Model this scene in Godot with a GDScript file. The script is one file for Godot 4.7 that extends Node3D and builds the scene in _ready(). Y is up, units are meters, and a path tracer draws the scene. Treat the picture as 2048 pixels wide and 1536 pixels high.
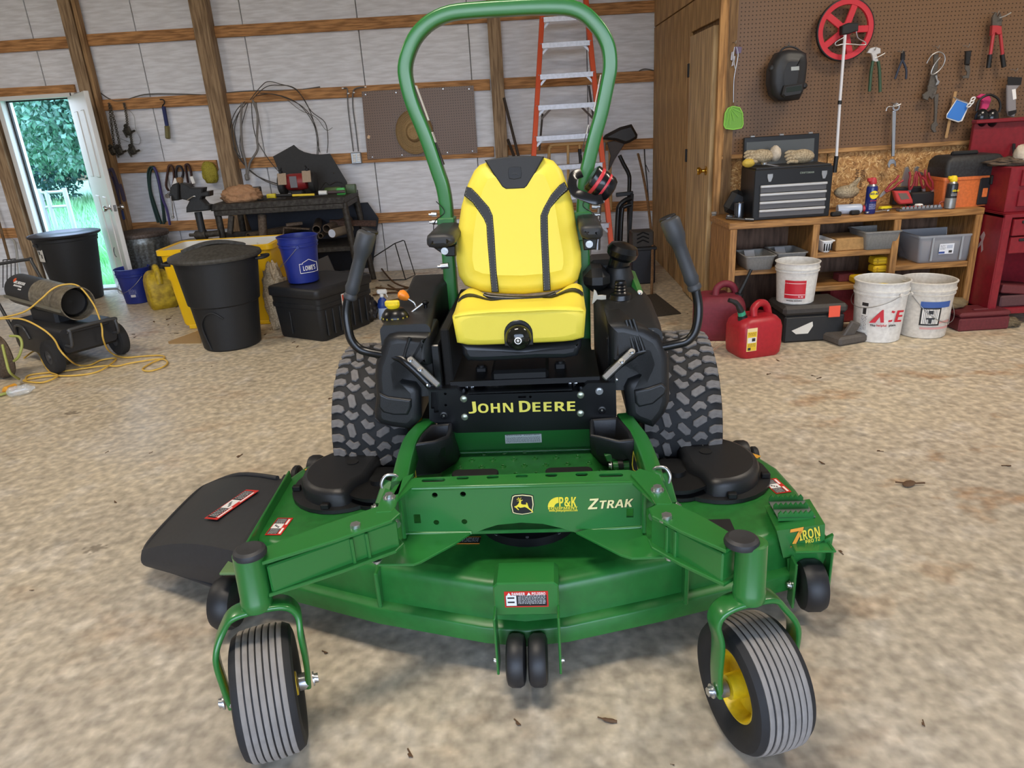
extends Node3D

const UP := Vector3.UP
const BACK := Vector3.BACK
const RIGHT := Vector3.RIGHT

class MB:
	# collects shapes and commits them as one mesh; o is taken off every point
	var st := SurfaceTool.new()
	var g := 1
	var o := Vector3.ZERO
	var buf: Array[Vector3] = []
	var grp: Array[int] = []
	func _init(off := Vector3.ZERO):
		o = off
		st.begin(Mesh.PRIMITIVE_TRIANGLES)
	func tri(a: Vector3, b: Vector3, c: Vector3, k: int):
		buf.append(a); buf.append(b); buf.append(c); grp.append(k)
	func quad(a, b, c, d, k: int):
		tri(a, b, c, k); tri(a, c, d, k)
	func flush(convex := false):
		var flip := false
		var cen := Vector3.ZERO
		for p in buf: cen += p
		cen /= maxi(buf.size(), 1)
		if not convex:
			var vol := 0.0
			for i in range(0, buf.size(), 3):
				vol += (buf[i] - cen).dot((buf[i + 1] - cen).cross(buf[i + 2] - cen))
			flip = vol < 0.0
		for i in range(0, buf.size(), 3):
			var a := buf[i]
			var b := buf[i + 1]
			var c := buf[i + 2]
			var f := flip
			if convex: f = (b - a).cross(c - a).dot((a + b + c) / 3.0 - cen) < 0.0
			st.set_smooth_group(grp[i / 3])
			st.add_vertex(a - o)
			if f:
				st.add_vertex(b - o); st.add_vertex(c - o)
			else:
				st.add_vertex(c - o); st.add_vertex(b - o)
		buf.clear(); grp.clear(); g += 5000
	func box(c: Vector3, s: Vector3, bev := 0.0, bs := Basis()):
		var h := s / 2.0
		var ax := [Vector3.RIGHT, Vector3.UP, Vector3.BACK]
		var w := func(sg: Vector3, a: int) -> Vector3:
			var q := Vector3(sg.x * (h.x - bev), sg.y * (h.y - bev), sg.z * (h.z - bev))
			q[a] = sg[a] * h[a]
			return c + bs * q
		for a in 3:
			var b := (a + 1) % 3
			var d := (a + 2) % 3
			for s1 in [-1.0, 1.0]:
				var q := []
				for k in [[-1, -1], [1, -1], [1, 1], [-1, 1]]:
					var sg := Vector3.ZERO
					sg[a] = s1; sg[b] = k[0]; sg[d] = k[1]
					q.append(w.call(sg, a))
				quad(q[0], q[1], q[2], q[3], -1)
				if bev > 0.0:
					for s2 in [-1.0, 1.0]:
						var e := []
						for s3 in [-1.0, 1.0]:
							var sg := Vector3.ZERO
							sg[a] = s1; sg[b] = s2; sg[d] = s3
							e.append(w.call(sg, a)); e.append(w.call(sg, b))
						quad(e[0], e[1], e[3], e[2], -1)
		if bev > 0.0:
			for i in 8:
				var sg := Vector3(-1 if i & 1 else 1, -1 if i & 2 else 1, -1 if i & 4 else 1)
				tri(w.call(sg, 0), w.call(sg, 1), w.call(sg, 2), -1)
		flush(true)
	func bar(a: Vector3, b: Vector3, w: float, t: float, up := Vector3.UP, bev := 0.0):
		# a rectangular bar from a to b, w across, t along up
		var z := (b - a).normalized()
		var x := up.cross(z).normalized()
		var y := z.cross(x)
		box((a + b) / 2.0, Vector3(w, t, (b - a).length()), bev, Basis(x, y, z))
	func frame(d: Vector3) -> Basis:
		var z := d.normalized()
		var x := (Vector3.UP if absf(z.y) < 0.9 else Vector3.RIGHT).cross(z).normalized()
		return Basis(x, z.cross(x), z)
	func cyl(a: Vector3, b: Vector3, ra: float, rb := -1.0, n := 16):
		if rb < 0.0: rb = ra
		var f := frame(b - a)
		for i in n:
			var t0 := TAU * i / n
			var t1 := TAU * (i + 1) / n
			var d0: Vector3 = f * Vector3(cos(t0), sin(t0), 0)
			var d1: Vector3 = f * Vector3(cos(t1), sin(t1), 0)
			quad(a + d0 * ra, a + d1 * ra, b + d1 * rb, b + d0 * rb, g)
			tri(a, a + d0 * ra, a + d1 * ra, -1); tri(b, b + d0 * rb, b + d1 * rb, -1)
		flush(true)
	func loft(rings: Array, closed := true, caps := true, hard := {}, crease := 0.0):
		# rings: arrays of Vector3 of one length; hard: ring numbers with a crease; crease > 0: lengthwise creases where a ring turns more than that
		var n: int = rings[0].size()
		var m := n if closed else n - 1
		var jg := []
		jg.resize(n); jg.fill(0)
		if crease > 0.0:
			var k := 0
			var r = rings[rings.size() / 2]
			for j in n:
				var e0: Vector3 = r[j] - r[(j - 1 + n) % n]
				var e1: Vector3 = r[(j + 1) % n] - r[j]
				if j > 0 and e0.angle_to(e1) > crease: k += 1
				jg[j] = k
			if closed and (r[0] - r[n - 1]).angle_to(r[1] - r[0]) <= crease:
				for j in n:
					if jg[j] == k: jg[j] = 0
		var ig := 0
		for i in rings.size() - 1:
			if hard.has(i): ig += 1
			for j in m:
				var j2 := (j + 1) % n
				quad(rings[i][j], rings[i][j2], rings[i + 1][j2], rings[i + 1][j], g + ig * 40 + jg[j])
		if caps and closed:
			for e in 2:
				var r = rings[0] if e == 0 else rings[rings.size() - 1]
				var cen := Vector3.ZERO
				for p in r: cen += p
				cen /= n
				var nrm := Vector3.ZERO
				for j in n: nrm += (r[j] - cen).cross(r[(j + 1) % n] - cen)
				if nrm.length() < 1e-9: continue
				var f := frame(nrm)
				var p2 := PackedVector2Array()
				for p in r: p2.append(Vector2(f.x.dot(p - cen), f.y.dot(p - cen)))
				var ix := Geometry2D.triangulate_polygon(p2)
				if ix.is_empty():
					for j in n:
						if e == 1: tri(cen, r[j], r[(j + 1) % n], -1)
						else: tri(cen, r[(j + 1) % n], r[j], -1)
					continue
				for t in range(0, ix.size(), 3):
					var a: Vector3 = r[ix[t]]
					var b: Vector3 = r[ix[t + 1]]
					var c: Vector3 = r[ix[t + 2]]
					var up := (b - a).cross(c - a).dot(nrm) > 0.0
					if up == (e == 1): tri(a, b, c, -1)
					else: tri(a, c, b, -1)
		flush()
	func tube(path: Array, r, n := 10, loop := false, rnd := 0):
		# r: a radius or one radius per point; rnd > 0 smooths the path with that many steps between points
		var p: Array = path
		if rnd > 0: p = spline(path, rnd, loop)
		var rings := []
		var t0: Vector3 = (p[1] - p[0]).normalized()
		var f := frame(t0)
		var m := p.size()
		for i in m + (1 if loop else 0):
			var k := i % m
			var t: Vector3
			if loop: t = (p[(k + 1) % m] - p[(k - 1 + m) % m]).normalized()
			else: t = (p[mini(k + 1, m - 1)] - p[maxi(k - 1, 0)]).normalized()
			var ax := t0.cross(t)
			if ax.length() > 1e-5: f = Basis(ax.normalized(), t0.angle_to(t)) * f
			t0 = t
			var rad: float = r if r is float else r[mini(int(float(k) * r.size() / m), r.size() - 1)]
			var ring := []
			for j in n:
				ring.append(p[k] + f.x * cos(TAU * j / n) * rad + f.y * sin(TAU * j / n) * rad)
			rings.append(ring)
		loft(rings, true, not loop)
	static func spline(p: Array, k: int, loop := false) -> Array:
		var out := []
		var n := p.size()
		for i in n if loop else n - 1:
			var a: Vector3 = p[(i - 1 + n) % n] if loop or i > 0 else p[0]
			var b: Vector3 = p[i]
			var c: Vector3 = p[(i + 1) % n]
			var d: Vector3 = p[(i + 2) % n] if loop or i < n - 2 else p[n - 1]
			for s in k: out.append(b.cubic_interpolate(c, a, d, float(s) / k))
		if not loop: out.append(p[n - 1])
		return out
	func sweep(path: Array, prof: PackedVector2Array, up: Vector3, crease := 0.6, closed := true):
		# prof.x lies across (up x direction), prof.y along up
		var rings := []
		for i in path.size():
			var t: Vector3 = (path[mini(i + 1, path.size() - 1)] - path[maxi(i - 1, 0)]).normalized()
			var x := up.cross(t).normalized()
			var y := t.cross(x)
			var k := 1.0
			if i > 0 and i < path.size() - 1:
				k = 1.0 / maxf(cos((path[i] - path[i - 1]).angle_to(path[i + 1] - path[i]) / 2.0), 0.4)
			var ring := []
			for q in prof: ring.append(path[i] + x * q.x * k + y * q.y)
			rings.append(ring)
		loft(rings, closed, closed, {}, crease)
	func lathe(xf: Transform3D, prof: Array, n := 24, caps := true, sx := 1.0, sz := 1.0):
		# prof: Vector2(radius, height) turned about the y axis of xf
		var rings := []
		var hard := {}
		for i in prof.size():
			var ring := []
			for j in n:
				var t := TAU * j / n
				ring.append(xf * Vector3(cos(t) * prof[i].x * sx, prof[i].y, -sin(t) * prof[i].x * sz))
			rings.append(ring)
			if i > 0 and i < prof.size() - 1 and absf((prof[i] - prof[i - 1]).angle_to(prof[i + 1] - prof[i])) > 0.6: hard[i] = true
		loft(rings, true, caps, hard)
	func ball(c: Vector3, r: Vector3, n := 14, bs := Basis()):
		var prof := []
		var k := maxi(n / 2, 4)
		for i in k + 1: prof.append(Vector2(maxf(sin(PI * i / k), 0.001), -cos(PI * i / k)))
		lathe(Transform3D(bs * Basis.from_scale(r), c), prof, n, false)
	func prism(poly: PackedVector2Array, xf: Transform3D, depth: float, bev := 0.0, crease := 0.5):
		# poly lies in the xy plane of xf; the body reaches from there by depth towards -z
		var zs := [[0.0, 0.0], [-depth, 0.0]]
		if bev > 0.0: zs = [[0.0, bev], [-bev, 0.0], [-depth + bev, 0.0], [-depth, bev]]
		var p := poly
		if Geometry2D.is_polygon_clockwise(p): p.reverse()
		var n := p.size()
		var rings := []
		for z in zs:
			var ring := []
			for j in n:
				var e0 := (p[j] - p[(j - 1 + n) % n]).normalized()
				var e1 := (p[(j + 1) % n] - p[j]).normalized()
				var m := Vector2(-e0.y - e1.y, e0.x + e1.x)
				var q := p[j]
				if m.length() > 0.01 and z[1] > 0.0:
					m = m.normalized()
					q += m * z[1] / maxf(m.dot(Vector2(-e0.y, e0.x)), 0.35)
				ring.append(xf * Vector3(q.x, q.y, z[0]))
			rings.append(ring)
		loft(rings, true, true, {1: true, 2: true}, crease)
	func sheet(f: Callable, nu: int, nv: int, thick := 0.0):
		# f(u, v) in 0..1 gives points; with thick the sheet gets a back side
		var p := []
		for i in nu + 1:
			var row := []
			for j in nv + 1: row.append(f.call(float(i) / nu, float(j) / nv))
			p.append(row)
		for i in nu:
			for j in nv: quad(p[i][j], p[i + 1][j], p[i + 1][j + 1], p[i][j + 1], g)
		if thick != 0.0:
			var q := []
			for i in nu + 1:
				var row := []
				for j in nv + 1:
					var du: Vector3 = p[mini(i + 1, nu)][j] - p[maxi(i - 1, 0)][j]
					var dv: Vector3 = p[i][mini(j + 1, nv)] - p[i][maxi(j - 1, 0)]
					row.append(p[i][j] - du.cross(dv).normalized() * thick)
				q.append(row)
			for i in nu:
				for j in nv: quad(q[i][j], q[i][j + 1], q[i + 1][j + 1], q[i + 1][j], g + 1)
			for i in nu:
				quad(p[i][0], q[i][0], q[i + 1][0], p[i + 1][0], -1)
				quad(p[i + 1][nv], q[i + 1][nv], q[i][nv], p[i][nv], -1)
			for j in nv:
				quad(p[0][j + 1], q[0][j + 1], q[0][j], p[0][j], -1)
				quad(p[nu][j], q[nu][j], q[nu][j + 1], p[nu][j + 1], -1)
		flush()
	func mesh() -> ArrayMesh:
		st.generate_normals()
		st.index()
		return st.commit()

var B := Vector3.ZERO

func V(x: float, y: float, z: float) -> Vector3:
	return Vector3(x, y, z)

func U(x: float, y: float) -> Vector2:
	return Vector2(x, y)

func ry(a: float) -> Basis:
	return Basis.from_euler(V(0, a, 0))

func P(a: Array) -> PackedVector2Array:
	var o := PackedVector2Array()
	for i in range(0, a.size(), 2): o.append(U(a[i], a[i + 1]))
	return o

func W(a: Array) -> Array:
	var o := []
	for i in range(0, a.size(), 3): o.append(V(a[i], a[i + 1], a[i + 2]))
	return o

var used := {}
var mats := {}
var rng := RandomNumberGenerator.new()

func mb() -> MB:
	return MB.new(B)

func numbered(parent: Node, called: String) -> String:
	var key := str(parent.get_instance_id()) + called
	var k: int = used.get(key, 0)
	used[key] = k + 1
	return called if k == 0 else "%s_%03d" % [called, k]

func tag(o: Node, label: String, category: String, group := "") -> Node:
	o.set_meta("label", label)
	o.set_meta("category", category)
	if group: o.set_meta("group", group)
	return o

func thing(called: String, label: String, category: String, at := Vector3.ZERO, group := "", world := true) -> Node3D:
	# world: parts are built in room coordinates and hung under a node at the base; else in the thing's own
	var o := Node3D.new()
	o.name = numbered(self, called)
	add_child(o, true)
	o.position = at
	B = at if world else Vector3.ZERO
	tag(o, label, category, group)
	return o

func part(called: String, m, material: Material, parent: Node) -> MeshInstance3D:
	var o := MeshInstance3D.new()
	o.mesh = m.mesh() if m is MB else m
	o.material_override = material
	o.name = numbered(parent, called)
	parent.add_child(o, true)
	return o

func solo(called: String, m: MB, material: Material, label: String, category: String, group := "") -> MeshInstance3D:
	# a thing that is a single mesh; the MB's own offset is its base
	var o := part(called, m, material, self)
	o.position = m.o
	tag(o, label, category, group)
	return o

func struct(called: String, m: MB, material: Material) -> MeshInstance3D:
	var o := part(called, m, material, self)
	o.position = m.o
	o.set_meta("kind", "structure")
	return o

func structure(called: String) -> Node3D:
	var o := Node3D.new()
	o.name = numbered(self, called)
	add_child(o, true)
	o.set_meta("kind", "structure")
	B = Vector3.ZERO
	return o

func xf(x: Vector3, y: Vector3, at: Vector3) -> Transform3D:
	# a frame at «at» whose x and y run along the given directions
	var a := x.normalized()
	var c := a.cross(y).normalized()
	return Transform3D(Basis(a, c.cross(a), c), at)

func up_at(p: Vector3) -> Transform3D:
	return Transform3D(Basis.IDENTITY, p)

func rrect(w: float, h: float, r: float, k := 4) -> PackedVector2Array:
	var out := PackedVector2Array()
	for c in [[1, 1, .0], [-1, 1, .25], [-1, -1, .5], [1, -1, .75]]:
		for i in k + 1:
			var t: float = TAU * (c[2] + .25 * i / k)
			out.append(U(c[0] * (w / 2 - r) + cos(t) * r, c[1] * (h / 2 - r) + sin(t) * r))
	return out

func disc(r: float, n := 20) -> PackedVector2Array:
	var out := PackedVector2Array()
	for i in n: out.append(U(cos(TAU * i / n), sin(TAU * i / n)) * r)
	return out

var caps := {}

func cap_height(serif: bool) -> float:
	# height of a capital at a pixel size of 1
	if not caps.has(serif):
		var t := TextMesh.new()
		var f := SystemFont.new()
		f.font_names = PackedStringArray(["Droid Serif" if serif else "Droid Sans"])
		f.font_weight = 700
		t.font = f
		t.font_size = 48
		t.text = "H"
		t.pixel_size = .01
		caps[serif] = t.get_aabb().size.y / .01
	return caps[serif]

func letters(s: String, cap: float, depth: float, at: Transform3D, opt := {}) -> ArrayMesh:
	# raised lettering, cap the height of a capital; opt: sx (stretch), shear, bend (radius of the round wall it lies on), serif, regular
	var t := TextMesh.new()
	var f := SystemFont.new()
	f.font_names = PackedStringArray(["Droid Serif" if opt.has("serif") else "Droid Sans"])
	f.font_weight = 400 if opt.has("regular") else 700
	t.font = f
	t.font_size = 48
	t.text = s
	t.pixel_size = cap / cap_height(opt.has("serif"))
	t.depth = maxf(depth, .0005)
	t.curve_step = 1.0
	var a := t.get_mesh_arrays()
	var v: PackedVector3Array = a[Mesh.ARRAY_VERTEX]
	var lo := Vector3.INF
	var hi := -Vector3.INF
	for p in v:
		lo = lo.min(p); hi = hi.max(p)
	var mid := (lo + hi) / 2.0
	var st := SurfaceTool.new()
	st.begin(Mesh.PRIMITIVE_TRIANGLES)
	var ix: PackedInt32Array = a[Mesh.ARRAY_INDEX]
	for i in ix:
		var q := v[i] - mid
		if opt.has("base"): q.y = v[i].y - lo.y
		q.x = q.x * opt.get("sx", 1.0) + q.y * opt.get("shear", .0)
		if opt.has("fit"): q.x *= opt.fit / (hi.x - lo.x)
		if opt.has("bend"):
			var r: float = opt.bend
			var ang: float = q.x / r
			q = V(sin(ang) * (r + q.z), q.y, cos(ang) * (r + q.z) - r)
		st.set_smooth_group(-1)
		st.add_vertex(at * q - B)
	st.generate_normals()
	return st.commit()

func decal(at: Transform3D, w: float, h: float, bend := .0, thick := .0012, cone := .0) -> ArrayMesh:
	# a sticker with texture coordinates, flat or wrapped round a wall of radius bend
	var st := SurfaceTool.new()
	st.begin(Mesh.PRIMITIVE_TRIANGLES)
	var k := 12 if bend > .0 else 1
	var pt := func(u: float, v: float, z: float) -> Vector3:
		var q := V((u - .5) * w, (.5 - v) * h, z)
		if bend > .0:
			var ang := q.x / bend
			q = V(sin(ang) * (bend + z + cone * q.y), q.y, cos(ang) * (bend + z + cone * q.y) - bend)
		return at * q - B
	for i in k:
		var u0 := float(i) / k
		var u1 := float(i + 1) / k
		for c in [[u0, .0], [u1, .0], [u1, 1.0], [u0, .0], [u1, 1.0], [u0, 1.0]]:
			st.set_uv(U(c[0], c[1])); st.set_smooth_group(-1); st.add_vertex(pt.call(c[0], c[1], thick))
		for c in [[u0, .0], [u1, 1.0], [u1, .0], [u0, .0], [u0, 1.0], [u1, 1.0]]:
			st.set_uv(U(c[0], c[1])); st.set_smooth_group(-1); st.add_vertex(pt.call(c[0], c[1], .0))
	for e in [[.0, .0, 1.0, .0], [1.0, .0, 1.0, 1.0], [1.0, 1.0, .0, 1.0], [.0, 1.0, .0, .0]]:
		if bend > .0 and e[0] != e[2]: continue
		var q := [[e[0], e[1], thick], [e[0], e[1], .0], [e[2], e[3], .0], [e[0], e[1], thick], [e[2], e[3], .0], [e[2], e[3], thick]]
		for c in q:
			st.set_uv(U(c[0], c[1])); st.set_smooth_group(-1); st.add_vertex(pt.call(c[0], c[1], c[2]))
	st.generate_normals()
	return st.commit()

func noise_tex(freq: float, octaves: int, lo: Color, hi: Color, size := 256, kind := FastNoiseLite.TYPE_SIMPLEX, sd := 1, contrast := [.0, 1.0]) -> NoiseTexture2D:
	var nz := FastNoiseLite.new()
	nz.noise_type = kind
	nz.frequency = freq
	nz.fractal_octaves = octaves
	nz.seed = sd
	var t := NoiseTexture2D.new()
	t.width = size; t.height = size
	t.seamless = true
	t.noise = nz
	var gr := Gradient.new()
	gr.offsets = PackedFloat32Array(contrast)
	gr.colors = PackedColorArray([lo, hi])
	t.color_ramp = gr
	return t

func tri_tex(m: StandardMaterial3D, t: Texture2D, scale: Vector3, world := false):
	m.albedo_texture = t
	m.uv1_triplanar = true
	m.uv1_world_triplanar = world
	m.uv1_scale = scale

func mat(called: String, hex := "", rough := .5, metal := .0, spec := .5) -> StandardMaterial3D:
	if mats.has(called): return mats[called]
	var m := StandardMaterial3D.new()
	m.resource_name = called
	m.albedo_color = Color(hex if hex else "888888")
	m.roughness = rough
	m.metallic = metal
	m.metallic_specular = spec
	mats[called] = m
	return m

func printed(called: String, w: int, h: int, paint: Callable, rough := .45) -> StandardMaterial3D:
	if mats.has(called): return mats[called]
	var im := Image.create(w, h, false, Image.FORMAT_RGB8)
	paint.call(im)
	var m := mat(called, "ffffff", rough)
	m.albedo_texture = ImageTexture.create_from_image(im)
	return m

func lines(im: Image, r: Rect2i, step: int, thick: int, c: Color):
	# rows of small illegible print
	var y := r.position.y
	while y + thick <= r.end.y:
		var x := r.position.x
		while x < r.end.x:
			var w := rng.randi_range(2, maxi(3, step * 2))
			w = mini(w, r.end.x - x)
			im.fill_rect(Rect2i(x, y, w, thick), c)
			x += w + maxi(1, thick)
		y += step

func _ready():
	# ---- camera, sky, lamps, exposure
	rng.seed = 7
	var cam := Camera3D.new()
	cam.name = "camera"
	cam.fov = 2.0 * rad_to_deg(atan(768.0 / 1420.0))
	cam.position = V(0, 1.52, 0)
	cam.basis = Basis(RIGHT, deg_to_rad(-20.5)) * Basis(BACK, deg_to_rad(-3.55))
	cam.near = .05
	cam.far = 200.0
	add_child(cam)
	var env := Environment.new()
	env.background_mode = Environment.BG_SKY
	var sm := ProceduralSkyMaterial.new()
	sm.sky_top_color = Color("a9c0e6")
	sm.sky_horizon_color = Color("dfe9f5")
	sm.ground_bottom_color = Color("6d7568")
	sm.ground_horizon_color = Color("b9c2c0")
	sm.sky_energy_multiplier = 2.3
	sm.ground_energy_multiplier = 1.0
	var sky := Sky.new()
	sky.sky_material = sm
	env.sky = sky
	env.tonemap_mode = Environment.TONE_MAPPER_LINEAR
	env.tonemap_exposure = 1.3
	env.sdfgi_enabled = true
	env.ssao_enabled = true
	env.ssil_enabled = true
	var we := WorldEnvironment.new()
	we.name = "surroundings"
	we.environment = env
	add_child(we)
	lamp(V(-4.6, 3.9, -3.6), 6.0, "white strip light on the ceiling over the left half of the garage")
	lamp(V(3.3, 3.9, -3.0), 6.5, "white strip light on the ceiling over the workbench")
	lamp(V(-.6, 3.9, -1.6), 6.5, "white strip light on the ceiling above the mower")
	room()
	outdoors()
	mower()
	left_side()
	back_bench()
	right_side()
	wall_tools()

func lamp(at: Vector3, power: float, label: String):
	var t := thing("strip_light", label, "ceiling light", at, "ceiling strip lights", false)
	var h := mb()
	h.box(V(0, .04, 0), V(1.3, .06, .16), .01)
	part("housing", h, mat("lamp_housing", "e8e8e6", .4), t)
	var d := mb()
	d.box(V(0, .0, 0), V(1.24, .03, .13), .006)
	var m := mat("lamp_glow", "ffffff", .5)
	m.emission_enabled = true
	m.emission = Color("fff4e6")
	m.emission_energy_multiplier = 4.0
	part("diffuser", d, m, t)
	var l := AreaLight3D.new()
	l.name = "strip_light_beam"
	l.area_size = U(1.24, .4)
	l.light_energy = power
	l.light_color = Color("fff1de")
	l.set("area_range", 20.0)
	l.set("area_attenuation", 2.0)
	l.shadow_enabled = true
	l.position = V(0, -.03, 0)
	l.rotation = V(-PI / 2, 0, 0)
	t.add_child(l)

func wood(called: String, hex: String, scale: Vector3, rough := .75) -> StandardMaterial3D:
	if mats.has(called): return mats[called]
	if not mats.has("grain"):
		mats["grain"] = noise_tex(.012, 4, Color(.7, .67, .64), Color(1, 1, 1), 512, FastNoiseLite.TYPE_SIMPLEX, 3, [.1, .75])
	var m := mat(called, hex, rough)
	tri_tex(m, mats["grain"], scale)
	return m

func mottled(called: String, hex: String, rough: float, scale := 1.0, metal := .0, strong := false, spec := .5) -> StandardMaterial3D:
	if mats.has(called): return mats[called]
	if not mats.has("mottle"):
		mats["mottle"] = noise_tex(.012, 5, Color(.9, .895, .89), Color(1, 1, 1), 512, FastNoiseLite.TYPE_SIMPLEX, 5, [.1, .9])
		mats["blotch"] = noise_tex(.012, 5, Color(.68, .66, .63), Color(1, 1, 1), 512, FastNoiseLite.TYPE_SIMPLEX, 9, [.15, .8])
	var m := mat(called, hex, rough, metal, spec)
	tri_tex(m, mats["blotch" if strong else "mottle"], Vector3.ONE * scale)
	return m

func grainy(m: StandardMaterial3D, scale: float, depth: float) -> StandardMaterial3D:
	if not mats.has("pebble"):
		mats["pebble"] = noise_tex(.08, 3, Color(0, 0, 0), Color(1, 1, 1), 256, FastNoiseLite.TYPE_SIMPLEX, 21)
	m.uv1_triplanar = true
	m.uv1_scale = Vector3.ONE * scale
	m.heightmap_enabled = true
	m.heightmap_texture = mats["pebble"]
	m.heightmap_scale = depth
	return m

func concrete() -> StandardMaterial3D:
	var m := mat("concrete", "ffffff", .42, .0, .45)
	var n := 1300
	var im := Image.create(n, n, false, Image.FORMAT_RGB8)
	var big := FastNoiseLite.new()
	big.seed = 4; big.frequency = .006; big.fractal_octaves = 5
	var red := FastNoiseLite.new()
	red.seed = 11; red.frequency = .012; red.fractal_octaves = 6; red.fractal_gain = .62
	var fine := FastNoiseLite.new()
	fine.seed = 2; fine.frequency = .16; fine.fractal_octaves = 4
	var mid := FastNoiseLite.new()
	mid.seed = 6; mid.frequency = .03; mid.fractal_octaves = 6; mid.fractal_gain = .65
	var a := Color("d0c2a8")
	var b := Color("b4aa9a")
	var pale := Color("d5ccbd")
	var clay := Color("94623a")
	for y in n:
		var wz := -8.5 + 12.0 * y / n
		for x in n:
			var wx := -6.5 + 12.0 * x / n
			var v := big.get_noise_2d(x, y)
			var near := smoothstep(-4.6, -1.2, wz)
			var c := a.lerp(b, clampf(near * .8 + v * .5, .0, 1.0))
			c = c.lerp(pale, clampf(mid.get_noise_2d(x, y) * 1.5 - .1, .0, .7))
			c = c * (1.0 - .12 * clampf(mid.get_noise_2d(y * 1.3 + 900.0, x) * 2.0 - .35, .0, 1.0))
			var r := red.get_noise_2d(x * 1.0, y * 1.7)
			# clay dust tracked in: to the right of the mower and in a band before the far wall
			var where := .25 + .75 * smoothstep(.9, 2.1, wx) * smoothstep(-4.6, -3.2, wz) + .5 * smoothstep(-4.2, -5.6, wz)
			c = c.lerp(clay, clampf((r * 1.7 - .4) * where, .0, .45))
			c = c * (1.0 + .22 * fine.get_noise_2d(x, y))
			im.set_pixel(x, y, c)
	for k in 26:
		# dark drips
		var px := rng.randf_range(0, n)
		var py := rng.randf_range(n * .2, n)
		var rr := rng.randf_range(2, 7)
		for j in range(-8, 9):
			for i in range(-8, 9):
				var q := Vector2i(int(px) + i, int(py) + j)
				if q.x < 0 or q.y < 0 or q.x >= n or q.y >= n: continue
				var d := U(i, j * 1.4).length() + fine.get_noise_2d(q.x * 2.0, q.y * 2.0) * 4.0
				if d < rr: im.set_pixel(q.x, q.y, im.get_pixelv(q).lerp(Color("6b6255"), .55))
	m.albedo_texture = ImageTexture.create_from_image(im)
	m.uv1_scale = V(1, 1, 1)
	m.detail_enabled = true
	m.detail_blend_mode = BaseMaterial3D.BLEND_MODE_MUL
	m.detail_albedo = noise_tex(.06, 6, Color(.91, .905, .9), Color(1, 1, 1), 512, FastNoiseLite.TYPE_SIMPLEX, 31, [.05, .95])
	m.detail_uv_layer = BaseMaterial3D.DETAIL_UV_2
	m.uv2_triplanar = true
	m.uv2_world_triplanar = true
	m.uv2_scale = Vector3.ONE * .7
	m.roughness_texture = noise_tex(.008, 4, Color(.55, .55, .55), Color(1, 1, 1), 256, FastNoiseLite.TYPE_SIMPLEX, 8, [.3, .7])
	m.roughness = .62
	return m

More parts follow.
